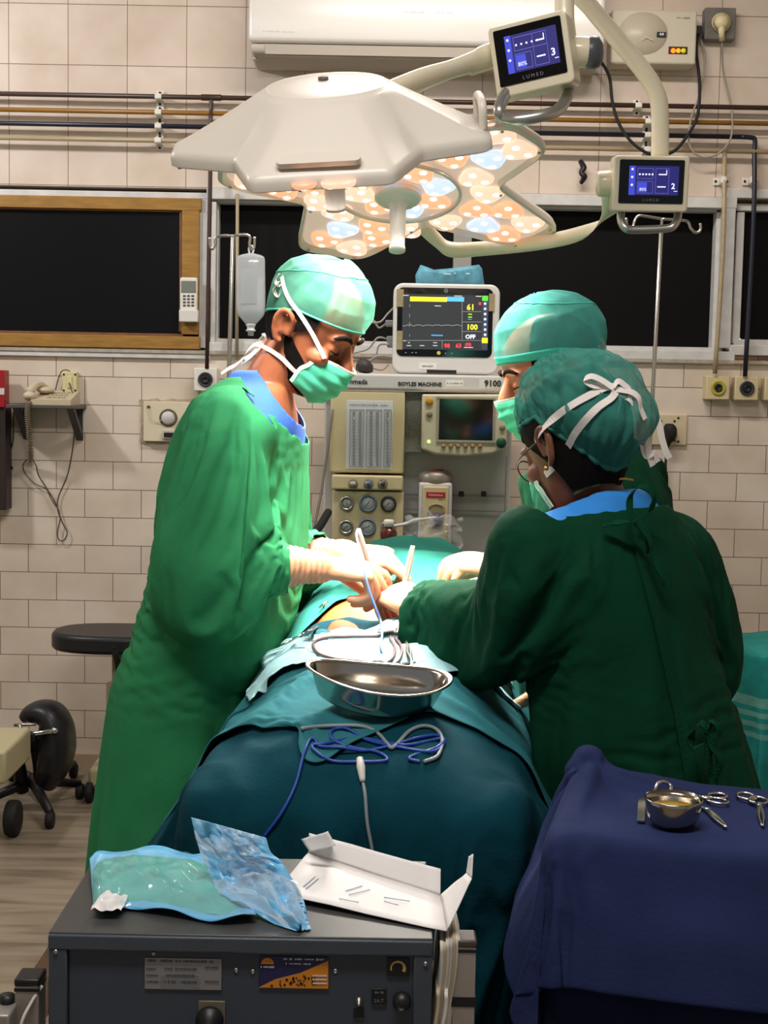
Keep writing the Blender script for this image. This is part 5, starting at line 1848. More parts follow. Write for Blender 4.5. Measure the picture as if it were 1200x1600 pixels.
# foot drape: over the legs and hanging to near the floor at the foot end
W1, L1 = 1.36, 1.42
foot = cloth_sheet(lambda u, v: bed((u - .5) * W1, .84 - v * L1, 1.02 + .02 * wob(u, v, 1) + .03 * math.cos((u - .5) * 6)), 110, 110, 'tmp_foot')
simulate(foot, [bedcol], 46, quality=7, mass=.25, stiff=14, bend=.012, shrink=-.14, dist=.006, friction=35)
rumple(foot)
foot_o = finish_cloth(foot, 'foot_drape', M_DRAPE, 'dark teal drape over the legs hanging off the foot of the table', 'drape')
# head drape: green, over chest and head
W3, L3 = 1.25, 1.52
head = cloth_sheet(lambda u, v: bed((u - .5) * W3, .66 + .25 * math.exp(-((u - .465) / .09) ** 2) + v * L3, 1.05 + .02 * wob(u, v, 5)), 100, 105, 'tmp_head')
simulate(head, [bedcol], 46, quality=7, mass=.25, stiff=14, bend=.012, shrink=-.14, dist=.007, friction=45)
rumple(head)
head_o = finish_cloth(head, 'head_drape', M_DRAPE3, 'green drape spread over the chest and head beyond the bare skin', 'drape')
# belly drape, on top of the foot drape, its hem falling over the sides
col2 = bpy.data.objects.new('tmp_c2', foot_o.data.copy()); COL.objects.link(col2); col2.matrix_world = foot_o.matrix_world
W2, L2 = 1.02, .52
belly = cloth_sheet(lambda u, v: bed((u - .5) * W2, .80 - .21 * math.exp(-((u - .455) / .10) ** 2) - v * L2, 1.09 + .02 * wob(u, v, 9)), 96, 72, 'tmp_belly')
simulate(belly, [bedcol, col2], 44, quality=8, mass=.25, stiff=12, bend=.01, shrink=-.16, dist=.005, friction=45)
rumple(belly)
push_out(belly, [foot_o], .008)
for _h in (head_o,):
    push_out(belly, [_h], .008)
drop(col2)
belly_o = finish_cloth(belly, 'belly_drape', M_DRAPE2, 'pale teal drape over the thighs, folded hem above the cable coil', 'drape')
# small pale drape at the edge of the wound, on top
cb2 = bpy.data.objects.new('tmp_c3', belly_o.data.copy()); COL.objects.link(cb2); cb2.matrix_world = belly_o.matrix_world
pale = cloth_sheet(lambda u, v: bed(-.035 + (u - .5) * .50 + .05 * v, .79 - .19 * math.exp(-((u - .50) / .19) ** 2) - v * (.34 - .05 * u), 1.09 + .01 * wob(u, v, 13)), 64, 54, 'tmp_pale')
simulate(pale, [bedcol, cb2], 34, quality=8, mass=.2, stiff=12, bend=.01, shrink=-.06, dist=.005, friction=50)
push_out(pale, [belly_o, head_o], .014)
drop(cb2)
pale_o = finish_cloth(pale, 'pale_drape', mat('pale_blue_drape', (150, 192, 198), .85, var=.08, vscale=14, bump=.35, bscale=160, spec=.1, crease=.5, cscale=4.0), 'small pale blue drape between the kidney dish and the bare skin', 'drape', .002)
drop(bedcol)

# ------------------------------------------------------------------ instrument table under its navy drapes
NZ = .795
e = empty('instrument_table', (.40, 2.0, 0), 'steel instrument table under the navy drapes', 'table')
NX0, NX1, NY0, NY1 = .225, .85, 1.80, 2.10
_ty = math.radians(-15)
RTM = Matrix.Translation(V((NX0, NY0, 0))) @ Matrix.Rotation(_ty, 4, 'Z') @ Matrix.Translation(V((-NX0, -NY0, 0)))
RT3 = Matrix.Rotation(_ty, 3, 'Z')
tb = lambda x, y, z: RTM @ V((x, y, z))
MB().box(tb((NX0 + NX1) / 2, (NY0 + NY1) / 2, NZ - .018), (NX1 - NX0 - .05, NY1 - NY0 - .05, .022), RT3, bev=.008).build('table_top', M_STEEL, e)
for x in (NX0 + .04, NX1 - .04):
    for y in (NY0 + .04, NY1 - .04):
        MB().cyl(tb(x, y, 0), tb(x, y, NZ - .027), .012).build('leg', M_STEEL, e)
MB().box(tb((NX0 + NX1) / 2, (NY0 + NY1) / 2, .25), (NX1 - NX0 - .06, NY1 - NY0 - .06, .014), RT3, bev=.004).build('lower_shelf', M_STEEL, e)
peak = P(905, 1158, 2.02)
MB().cyl((peak.x + .012, peak.y, NZ - .02), (peak.x + .012, peak.y, peak.z - .04), .007, bev=.003).build('corner_post', M_STEEL, e)
cm = MB()
cm.box(tb((NX0 + NX1) / 2, (NY0 + NY1) / 2, NZ - .03), (NX1 - NX0, NY1 - NY0, .06), RT3, bev=.012)
cm.loft([((peak.x + .012, peak.y, NZ - .02), (.03, 0, 0), (0, .025, 0)), ((peak.x + .012, peak.y, peak.z - .02), (.014, 0, 0), (0, .012, 0)), ((peak.x + .012, peak.y, peak.z - .006), (.006, 0, 0), (0, .005, 0))], 14, 3)
cm.loft([(tb(NX0 + dx, NY0 + .15, z), RT3 @ V((a_, 0, 0)), RT3 @ V((0, b_, 0))) for dx, z, a_, b_ in ((.20, NZ - .04, .19, .145), (.20, NZ - .08, .21, .165), (.18, .66, .235, .18), (.17, .45, .26, .20))], 24, 3, ex=3)
nc = collider(cm, .012)
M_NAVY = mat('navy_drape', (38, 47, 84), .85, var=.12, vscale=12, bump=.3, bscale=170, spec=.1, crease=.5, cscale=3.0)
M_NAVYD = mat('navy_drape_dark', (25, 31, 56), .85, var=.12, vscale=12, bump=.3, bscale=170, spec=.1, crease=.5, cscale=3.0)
# skirt of the under drape, hanging from the table edge in folds
path = [V((NX1 + .1, NY0 + .006, 0)), V((.62, NY0 + .006, 0)), V((.40, NY0 + .006, 0)), V((NX0 + .04, NY0 + .008, 0)), V((NX0 + .008, NY0 + .03, 0)), V((NX0 + .006, NY0 + .15, 0)), V((NX0 + .006, NY1 + .0, 0))]
pp_, _ = smooth_path(path, [1] * len(path), 30)


def skirt(u, v):
    x = u * (len(pp_) - 1)
    i = min(int(x), len(pp_) - 2)
    p = pp_[i].lerp(pp_[i + 1], x - i)
    t = (pp_[min(i + 2, len(pp_) - 1)] - pp_[max(i - 1, 0)]).normalized()
    n = V((t.y, -t.x, 0))
    if n.dot(p - V((.5, 1.95, 0))) < 0: n = -n
    z = (NZ - .02) - v * (NZ - .06)
    left = max(0.0, min(1.0, (.42 - p.x) / .2))
    q = p + n * (.002 + (.010 + .06 * left) * v + v ** 1.5 * (.016 * math.sin(u * 60 + 2 * math.sin(u * 17)) + .012 * noise.noise(V((u * 14, v * 2, 5)))))
    return tb(q.x, q.y, z)


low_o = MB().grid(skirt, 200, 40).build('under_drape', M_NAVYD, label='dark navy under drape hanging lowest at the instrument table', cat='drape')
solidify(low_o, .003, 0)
c2 = bpy.data.objects.new('tmp_c2', low_o.data.copy()); COL.objects.link(c2); c2.matrix_world = low_o.matrix_world
upd = cloth_sheet(lambda u, v: tb(NX0 - .20 + u * 1.0, NY1 + .10 - v * .58, NZ + .15 + .01 * wob(u, v, 4)), 84, 58, 'tmp_up')
simulate(upd, [nc], 40, quality=7, mass=.25, stiff=12, bend=.05, shrink=-.015, dist=.006, friction=45)
drop(c2); drop(nc)
upd_o = finish_cloth(upd, 'table_drape', M_NAVY, 'navy blue drape covering the instrument table, carrying the bowl and scissors', 'drape')
# ------------------------------------------------------------------ people: heads, hands, bodies, garments
HEADP = [(-.122, .060, .012, .022), (-.112, .080, -.002, .036), (-.095, .090, -.022, .050), (-.075, .091, -.042, .058), (-.055, .092, -.062, .064), (-.03, .091, -.082, .070),
         (0, .092, -.094, .0745), (.02, .098, -.099, .0765), (.045, .101, -.101, .0765), (.07, .095, -.099, .073), (.095, .080, -.086, .064), (.115, .056, -.062, .047), (.128, .025, -.03, .026), (.132, .004, -.008, .006)]


def head_at(a, z, off=0.0):
    """point on the head at azimuth a (0 front, + left side) and height z in the head's own frame"""
    z0 = max(HEADP[0][0], min(HEADP[-1][0], z))
    for i in range(len(HEADP) - 1):
        if HEADP[i][0] <= z0 <= HEADP[i + 1][0]:
            t = (z0 - HEADP[i][0]) / (HEADP[i + 1][0] - HEADP[i][0])
            f, b, w = [HEADP[i][k] * (1 - t) + HEADP[i + 1][k] * t for k in (1, 2, 3)]
            break
    cx, rx = (f + b) / 2, (f - b) / 2
    return V((cx + (rx + off) * math.cos(a), (w + off) * math.sin(a), z))


def head_matrix(c, phi, theta, roll=0.0):
    fh = V((math.cos(phi), math.sin(phi), 0))
    x = fh * math.cos(theta) - V((0, 0, math.sin(theta)))
    z = fh * math.sin(theta) + V((0, 0, math.cos(theta)))
    y = z.cross(x)
    m = Matrix((x, y, z)).transposed() @ Matrix.Rotation(roll, 3, 'X')
    m = m.to_4x4()
    m.translation = V(c)
    return m


def add_head(mb, H):
    secs = []
    for z, f, b, w in HEADP:
        secs.append((H @ V(((f + b) / 2, 0, z)), H.to_3x3() @ V(((f - b) / 2, 0, 0)), H.to_3x3() @ V((0, w, 0))))
    mb.loft(secs, 40, 2)
    R = H.to_3x3()
    T = lambda x, y, z: H @ V((x, y, z))
    # nose, brow, cheeks, lips, chin
    mb.loft([(T(.088, 0, .022), R @ V((.01, 0, .004)), R @ V((0, .010, 0))), (T(.099, 0, .002), R @ V((.012, 0, .004)), R @ V((0, .010, 0))), (T(.110, 0, -.018), R @ V((.014, 0, .006)), R @ V((0, .012, 0))), (T(.116, 0, -.033), R @ V((.011, 0, .004)), R @ V((0, .013, 0))), (T(.104, 0, -.043), R @ V((.012, 0, .0)), R @ V((0, .014, 0)))], 16, 4)
    for s in (-1, 1):
        mb.ball(T(.102, s * .012, -.038), .0075)
        mb.ball(T(.079, s * .033, .004), (.0165,) * 3, None, 16, 10)
        mb.loft([(T(.083, s * .052, .022), R @ V((.012, 0, 0)), R @ V((0, 0, .006))), (T(.093, s * .036, .029), R @ V((.012, 0, 0)), R @ V((0, 0, .007))), (T(.096, s * .015, .025), R @ V((.01, 0, 0)), R @ V((0, 0, .006)))], 12, 3)
        mb.ball(T(.066, s * .046, -.024), (.026, .018, .02), R)
        # ear: rim, bowl and lobe
        ec = (-.006, s * .079, -.002)
        rim = [(.010, .000, -.014), (.013, .004, .004), (.009, .010, .022), (-.004, .014, .031), (-.018, .015, .026), (-.023, .015, .008), (-.018, .012, -.012), (-.008, .008, -.027), (.004, .002, -.031)]
        mb.tube([T(ec[0] + x, ec[1] + s * y, ec[2] + z) for x, y, z in rim], [.005, .005, .0055, .006, .006, .006, .006, .007, .006], 8, 5)
        mb.ball(T(ec[0] - .004, ec[1] + s * .003, ec[2] + .002), (.015, .0025, .026), R)
        mb.tube([T(ec[0] - .012, ec[1] + s * .009, ec[2] + .018), T(ec[0] - .012, ec[1] + s * .010, ec[2] + .002), T(ec[0] - .004, ec[1] + s * .008, ec[2] - .014)], .0045, 8, 4)
    mb.loft([(T(.088, -.022, -.068), R @ V((.006, 0, 0)), R @ V((0, 0, .003))), (T(.096, 0, -.066), R @ V((.008, 0, 0)), R @ V((0, 0, .006))), (T(.088, .022, -.068), R @ V((.006, 0, 0)), R @ V((0, 0, .003)))], 12, 3)
    mb.loft([(T(.088, -.018, -.078), R @ V((.006, 0, 0)), R @ V((0, 0, .003))), (T(.095, 0, -.079), R @ V((.008, 0, 0)), R @ V((0, 0, .006))), (T(.088, .018, -.078), R @ V((.006, 0, 0)), R @ V((0, 0, .003)))], 12, 3)
    mb.ball(T(.078, 0, -.107), (.018, .022, .016), R)


FING = [(.030, (.043, .026, .022), .0090), (.010, (.047, .030, .024), .0093), (-.010, (.043, .028, .023), .0088), (-.029, (.034, .021, .020), .0080)]


def hand_frame(w, d, dorsal):
    x = V(d).normalized()
    z = V(dorsal) - x * V(dorsal).dot(x)
    z.normalize()
    y = z.cross(x)
    m = Matrix((x, y, z)).transposed().to_4x4()
    m.translation = V(w)
    return m


def add_hand(mb, M, s, curls, thumb=(.5, .35), grow=0.0, spread=0.05, sc=1.0):
    """s=+1 right hand (thumb on +y when the back is up), -1 left"""
    T = lambda x, y, z: M @ V((x * sc, s * y * sc, z * sc))
    R = M.to_3x3()
    U = lambda a: R @ V((0, a + grow, 0))
    W = lambda a: R @ V((0, 0, a + grow))
    mb.loft([(T(-.02, 0, 0), U(.027), W(.019)), (T(.005, 0, 0), U(.029), W(.019)), (T(.03, .001, 0), U(.036), W(.018)), (T(.06, .001, .001), U(.041), W(.015)), (T(.082, .001, .001), U(.041), W(.0125)), (T(.096, .001, -.001), U(.036), W(.009))], 24, 4, ex=2.4)
    mb.ball(T(.022, .024, -.010), (.024 + grow, .017 + grow, .013 + grow), R)
    for k, (y, L, r) in enumerate(FING):
        c = curls[k]
        p = V((.086 + (.004 if k == 1 else 0) - (.008 if k == 3 else 0), y, .0))
        ang = 0.0
        yaw = (1.5 - k) * spread
        pts, rad = [p + V((-.02, 0, 0)), p.copy()], [r * .95, r * 1.05]
        for j in range(3):
            ang += c[j]
            d = V((math.cos(ang) * math.cos(yaw), math.sin(yaw) * math.cos(min(ang, 1.4)), -math.sin(ang)))
            p = p + d * L[j]
            pts.append(p.copy())
            rad.append(r * (1.02, .95, .78)[j])
        wp = [T(*q) for q in pts]
        wr = [(q + grow) * sc for q in rad]
        mb.tube(wp, wr, 12, 4)
        for q, rr_ in zip(wp[2:], wr[2:]):
            mb.ball(q, rr_ * 1.02, None, 12, 8)
    a, b = thumb
    p = V((.018, .026, -.008))
    d1 = V((.62, .70 * (1 - a), -.28 - .6 * a)).normalized()
    d2 = (d1 + V((.45, -.35 * b, -.25 * b))).normalized()
    d3 = (d2 + V((.4, -.6 * b, -.2 * b))).normalized()
    pts = [p, p + d1 * .042, p + d1 * .042 + d2 * .032, p + d1 * .042 + d2 * .032 + d3 * .026]
    wp = [T(*q) for q in pts]
    wr = [(q + grow) * sc for q in (.014, .0115, .0105, .0085)]
    mb.tube(wp, wr, 12, 4)
    for q, rr_ in zip(wp[1:], wr[1:]):
        mb.ball(q, rr_ * 1.02, None, 12, 8)


M_GLOVE = mat('latex_glove', (204, 144, 110), .45, sss=.06, bump=.25, bscale=60, coat=.1, bump2=.12, b2scale=40)
M_GOWN = mat('green_gown', (46, 124, 80), .85, spec=.1, var=.10, vscale=10, bump=.3, bscale=220, crease=1.0, cscale=3.4)
M_GOWND = mat('dark_green_gown', (9, 58, 38), .85, spec=.1, var=.10, vscale=10, bump=.3, bscale=220, crease=1.0, cscale=3.4)
M_SCRUB = mat('blue_scrubs', (52, 98, 190), .8, var=.08, bump=.3, bscale=200)
M_SCRUB2 = mat('bright_blue_scrubs', (40, 132, 214), .8, var=.08, bump=.3, bscale=200)
M_HAIR = mat('black_hair', (16, 13, 12), .75, spec=.1, bump=.6, bscale=240, stretch=(1, 1, .3))
M_CAP1 = thin_cloth('cap_seafoam', (104, 184, 158), .42, .22, bump=.4, bscale=120, crease=.3, cscale=7)
M_CAP2 = thin_cloth('cap_teal', (88, 178, 168), .34, .22, bump=.4, bscale=120, crease=.3, cscale=7)
M_CAP3 = thin_cloth('cap_bouffant', (66, 146, 134), .32, .2, bump=.6, bscale=90, crease=.9, cscale=11)
M_MASK = thin_cloth('mask_mint', (96, 214, 178), .0, .35, bump=.25, bscale=200, var=.04)
M_TIE = mat('mask_tie_white', (232, 224, 218), .7, bump=.3, bscale=200)
M_SHOE = mat('shoe_dark', (40, 38, 38), .5)


def skin_mat(name, rgb):
    return mat(name, rgb, .45, var=.06, vscale=40, sss=.10, bump=.08, bscale=180)


class Person:
    """joints in world coordinates; f is the way the chest faces"""

    def __init__(self, label, f, torso, neck, H, arms, legs, skin, **kw):
        self.f = V(f).normalized()
        self.r = V((self.f.y, -self.f.x, 0))
        self.torso, self.neck, self.H, self.arms, self.legs = torso, neck, H, arms, legs
        b = self.body_shape()
        me = fuse(b, .0038, 'person', 2)
        me.materials.append(skin)
        self.o = link_mesh(me, 'person', label=label, cat='person', origin=(torso[0][0].x, torso[0][0].y, 0))
        self.coarse = b

    def body_shape(self, grow=0.0, head=True, hands=True):
        b = MB()
        f, r = self.f, self.r
        b.loft([(c, r * (hw + grow), f * (hd + grow)) for c, hw, hd in self.torso], 32, 4, ex=2.3)
        if head:
            add_head(b, self.H)
            b.loft([(c, r * (a + grow), f * (a * 1.02 + grow)) for c, a in self.neck], 24, 4)
        for a in self.arms:
            sh, el, wr = a['sh'], a['el'], a['wr']
            b.tube([sh, sh.lerp(el, .4), el, el.lerp(wr, .35), wr], [.052 + grow, .047 + grow, .040 + grow, .041 + grow, .025 + grow], 16, 5)
            b.ball(sh, .054 + grow)
            if hands:
                add_hand(b, a['M'], a['s'], a['curls'], a['thumb'], -.0022)
        for hip, kn, an, toe in self.legs:
            b.tube([hip, kn, an], [.078 + grow, .052 + grow, .036 + grow], 16, 6)
            b.tube([an + V((0, 0, -.0)), an + V((0, 0, -.03)), toe], [.036, .042, .03], 12, 4)
        return b

    def collide(self, grow=.017):
        b = self.body_shape(grow, False, False)
        return collider(b, .02, 'tmp_body')

    # ---- garments
    def gown(self, secs, sleeves, necks, hem, m, frames=34, voxel=.011, pinw=.09, name='gown', shrink=-.22, grav=.8):
        b = MB()
        f, r = self.f, self.r
        b.loft([(c, r * hw, f * hd) for c, hw, hd in secs], 40, 4, ex=2.25)
        for s in sleeves:
            b.tube([q[0] for q in s], [q[1] for q in s], 20, 6)
        me = fuse(b, voxel, 'gown', 2)
        cuts = [(s[-2][0].lerp(s[-1][0], .5), (s[-1][0] - s[-2][0]).normalized(), .062) for s in sleeves]
        bm = bmesh.new()
        bm.from_mesh(me)
        plane_cut(bm, V((0, 0, hem)), V((0, 0, -1)))
        for p, n, rad in cuts + necks:
            plane_cut(bm, p, n, rad)
        # even out the cut edges
        for _ in range(3):
            bmesh.ops.smooth_vert(bm, verts=[v for v in bm.verts if v.is_boundary], factor=.5, use_axis_x=True, use_axis_y=True, use_axis_z=True)
        bm.to_mesh(me); bm.free()
        o = bpy.data.objects.new('tmp_gown', me)
        COL.objects.link(o)
        co = get_co(me)
        vg = o.vertex_groups.new(name='pin')
        vs_ = o.vertex_groups.new(name='calm')
        dense = {}
        for s in sleeves:
            a_, b_ = smooth_path([q[0] for q in s], [q[1] for q in s], 4)
            dense[id(s)] = list(zip(a_, b_))[4:]
        for i in range(len(co)):
            p = V(co[i])
            ds = min((p - q[0]).length / (q[1] + .02) for s in sleeves for q in dense[id(s)])
            w = pinw + (.25 * max(0.0, min(1.0, (1.1 - p.z) / .4)) if ds > 1.15 else -.02)
            for q, n, rad in necks:
                d = abs((p - q).dot(n))
                if d < .05 and (p - q).length < rad: w = max(w, 1.0 - d * 8)
            for q, n, rad in cuts:
                d = abs((p - q).dot(n))
                if d < .03 and (p - q).length < rad: w = max(w, .95)
            vg.add([i], min(1.0, w), 'REPLACE')
            vs_.add([i], max(0.0, min(1.0, (1.34 - p.z) / .34, (ds - 1.0) / .5), min(1.0, 1.6 - min([abs((p - q_).dot(n_)) / .06 for q_, n_, r_ in necks]))), 'REPLACE')
        bc = self.collide()
        simulate(o, [bc], frames, pin='pin', quality=5, mass=.22, stiff=10, bend=.008, shrink=shrink, dist=.004, thick=.004, grav=grav, friction=10, pinstiff=.6, damping=4, calm='calm', calm_shrink=.0)
        drop(bc)
        me = o.data
        co = get_co(me)
        cx_, cy_ = self.torso[0][0].x, self.torso[0][0].y
        for i in range(len(co)):
            x, y, z = co[i]
            k = max(0.0, min(1.0, (1.02 - z) / .55))
            if k > 0:
                d = V((x - cx_, y - cy_, 0))
                if d.length < .02: continue
                a = math.atan2(d.y, d.x)
                w = .55 * math.sin(a * 11 + 2.2 * noise.noise(V((math.cos(a) * 1.5, math.sin(a) * 1.5, z * .9)))) + .8 * noise.noise(V((math.cos(a) * 3.2, math.sin(a) * 3.2, z * 1.1 + 5)))
                d.normalize()
                w = max(w, -.15)
                co[i][0] += d.x * w * .03 * k
                co[i][1] += d.y * w * .03 * k
        set_co(me, co)
        bpy.data.objects.remove(o, do_unlink=True)
        me.materials.clear()
        me.materials.append(m)
        me.polygons.foreach_set('use_smooth', [True] * len(me.polygons))
        g = link_mesh(me, name, self.o)
        solidify(g, .0025, 0)
        subsurf(g, 1)
        self.g = g
        return g

    def shell(self, name, secs, cutters, m, hem=None, voxel=.009, sleeves=()):
        b = MB()
        b.loft([(c, self.r * hw, self.f * hd) for c, hw, hd in secs], 36, 4, ex=2.3)
        for s in sleeves:
            b.tube([q[0] for q in s], [q[1] for q in s], 18, 5)
        me = fuse(b, voxel, name, 3)
        bm = bmesh.new(); bm.from_mesh(me)
        if hem is not None:
            plane_cut(bm, V((0, 0, hem)), V((0, 0, -1)))
        for p, n, rad in cutters:
            plane_cut(bm, p, n, rad)
        for _ in range(2):
            bmesh.ops.smooth_vert(bm, verts=[v for v in bm.verts if v.is_boundary], factor=.5, use_axis_x=True, use_axis_y=True, use_axis_z=True)
        bm.to_mesh(me); bm.free()
        me.materials.append(m)
        o = link_mesh(me, name, self.o)
        solidify(o, .002, 0)
        return o

    def trousers(self, m):
        b = MB()
        f, r = self.f, self.r
        c, hw, hd = self.torso[0]
        b.loft([(c + V((0, 0, .05)), r * (hw + .012), f * (hd + .012)), (c, r * (hw + .014), f * (hd + .014)), (c - V((0, 0, .06)), r * (hw + .01), f * (hd + .005))], 24, 3)
        for hip, kn, an, toe in self.legs:
            b.tube([hip, kn, an + V((0, 0, .04))], [.084, .064, .055], 18, 5)
        me = fuse(b, .012, 'trousers', 3)
        me.materials.append(m)
        link_mesh(me, 'trousers', self.o)
        for hip, kn, an, toe in self.legs:
            d = (toe - an); d.z = 0; d.normalize()
            q = V((an.x, an.y, 0))
            s = MB()
            sd = d.cross(V((0, 0, 1)))
            s.loft([(q - d * .065 + V((0, 0, .035)), sd * .028, V((0, 0, .033))), (q - d * .03 + V((0, 0, .045)), sd * .042, V((0, 0, .045))), (q + d * .05 + V((0, 0, .042)), sd * .045, V((0, 0, .042))), (q + d * .13 + V((0, 0, .03)), sd * .048, V((0, 0, .03))), (q + d * .19 + V((0, 0, .02)), sd * .03, V((0, 0, .019)))], 20, 4)
            s.build('shoe', M_SHOE, self.o)

    def gloves(self, cuff=.085):
        for a in self.arms:
            b = MB()
            add_hand(b, a['M'], a['s'], a['curls'], a['thumb'], .0012)
            wr, el = a['wr'], a['el']
            d = (el - wr).normalized()
            sd = d.cross(V((0, 0, 1))).normalized(); up = d.cross(sd)
            R = a['M'].to_3x3()
            b.loft([(wr + R @ V((.01, 0, 0)), sd * .032, up * .027), (wr, sd * .034, up * .031), (wr + d * .03, sd * .036, up * .033), (wr + d * cuff * .7, sd * .041, up * .039), (wr + d * cuff, sd * .045, up * .043)], 24, 5)
            me = fuse(b, .0028, 'glove', 2)
            bm = bmesh.new(); bm.from_mesh(me)
            kill = [fc for fc in bm.faces if (fc.calc_center_median() - (wr + d * (cuff - .004))).dot(d) > 0]
            bmesh.ops.delete(bm, geom=kill, context='FACES')
            # ripples around the wrist where the glove is gathered
            for v in bm.verts:
                t = (v.co - wr).dot(d)
                if t > -.01:
                    ax = wr + d * t
                    q = v.co - ax
                    k = min(1, (t + .01) * 40)
                    v.co = ax + q * (1 + k * (.03 * math.sin(t * 560 + q.z * 60) + .05 * noise.noise(v.co * 45)))
            bm.to_mesh(me); bm.free()
            me.materials.append(M_GLOVE)
            me.polygons.foreach_set('use_smooth', [True] * len(me.polygons))
            link_mesh(me, 'glove', self.o)

    # ---- things on the head
    def patch(self, name, a0, a1, zf, off, m, na=40, nz=16, parent=None, th=.0):
        """piece of shell over the head; zf(a)->(z low, z high); off(a,t)->distance from the skin"""
        H = self.H
        mb = MB()

        def fn(u, v):
            a = a0 + (a1 - a0) * u
            lo, hi = zf(a)
            return H @ head_at(a, lo + (hi - lo) * v, off(a, v))
        mb.grid(fn, na, nz)
        o = mb.build(name, m, parent or self.o)
        if th:
            solidify(o, th, 1)
        return o

    def cap(self, m, edge, off, top=.135, name='surgical_cap', band=None, wr=.004, wf=30, seedv=0.0):
        """closed cap; edge(a)-> height of its rim, off(a,t,dir)-> distance from the head"""
        H = self.H
        mb = MB()
        N, K = 180, 60
        c0 = V((0, 0, .02))

        def fn(u, t):
            a = 2 * PI * u
            e = edge(a)
            z = e + (.1318 - e) * math.sin(t * PI / 2) ** 1.0
            p = head_at(a, z)
            n = (p - c0)
            n = V((n.x, n.y, n.z * 1.1)).normalized()
            q = V((math.sin(a * 3) * .3, math.cos(a * 3) * .3, t))
            w = wr * (noise.noise(V((math.cos(a) * wf * .12, math.sin(a) * wf * .12, t * wf * .12 + seedv))) + .5 * noise.noise(V((math.cos(a) * wf * .25, math.sin(a) * wf * .25, t * wf * .25 + seedv)))) * min(1, t * 6)
            return H @ (p + n * (off(a, t, n) + w))
        mb.grid(fn, N, K, closeu=True)
        i0 = len(mb.v)
        me_top = list(range((K - 1) * N, K * N))
        mb.f.append(tuple(me_top)); mb.mi.append(0); mb.sm.append(True)
        o = mb.build(name, m, self.o)
        o.modifiers.new('s', 'SUBSURF').render_levels = 1
        self.cap_o = o
        return o, fn

    def mask(self, m, parent=None, edge_m=None):
        H = self.H
        prof = [(-.026, .133), (-.045, .134), (-.065, .127), (-.09, .116), (-.11, .100), (-.124, .076)]

        def front(z):
            for i in range(len(prof) - 1):
                if prof[i + 1][0] <= z <= prof[i][0]:
                    t = (prof[i][0] - z) / (prof[i][0] - prof[i + 1][0])
                    return prof[i][1] * (1 - t) + prof[i + 1][1] * t
            return prof[-1][1] if z < -.1 else prof[0][1]

        def fn(u, v):
            k = abs(2 * u - 1)
            A = math.radians(38 + 42 * v ** .8)
            a = (2 * u - 1) * A
            zt, zb_ = -.027 + .004 * k, -.124 + .030 * k ** 2
            z = zt + (zb_ - zt) * v
            s = head_at(a, max(z, -.112), .007)
            side = V((s.x, s.y, z))
            w = max(0.0, 1 - k ** 1.5)
            p = side.lerp(V((front(z) - .024 * k ** 2, s.y * .9, z)), w)
            p.x += .0024 * math.sin(v * 24) * (1 - k * .5) * (1 if .12 < v < .9 else 0)
            p += V((noise.noise(p * 60) * .0025, 0, noise.noise(p * 50) * .0018))
            return H @ p
        mb = MB().grid(fn, 44, 40)
        o = mb.build('face_mask', m, self.o)
        solidify(o, .0016, 1)
        # bound edges
        eb = MB()
        eb.ribbon([fn(u / 12, 0.012) for u in range(13)], .011, [H.to_3x3() @ V((0.1, 0, 1))] * 13, .003, 3)
        for u in (0.004, .996):
            eb.ribbon([fn(u, v / 6) for v in range(7)], .008, [H.to_3x3() @ V((1, 0, 0))] * 7, .003, 3)
        eb.build('binding', edge_m or mat('mask_binding', (206, 232, 214), .7), o)
        self.mask_fn = fn
        return o

    def eyes(self):
        H, R = self.H, self.H.to_3x3()
        for s in (-1, 1):
            mb = MB()
            mb.tube([H @ V((.0865, s * .047, -.001)), H @ V((.0945, s * .039, -.0035)), H @ V((.0965, s * .032, -.0045)), H @ V((.0935, s * .024, -.002))], [.0008, .0017, .0017, .0008], 6, 5)
            mb.build('eyelash', M_HAIR, self.o)
            mb = MB()
            mb.loft([(H @ V((.0865, s * .056, .026)), R @ V((.003, 0, 0)), R @ V((0, 0, .002))), (H @ V((.0965, s * .044, .034)), R @ V((.0045, 0, 0)), R @ V((0, 0, .004))), (H @ V((.1035, s * .028, .034)), R @ V((.0045, 0, 0)), R @ V((0, 0, .005))), (H @ V((.1050, s * .014, .028)), R @ V((.003, 0, 0)), R @ V((0, 0, .0035)))], 10, 4)
            mb.build('eyebrow', M_HAIR, self.o)


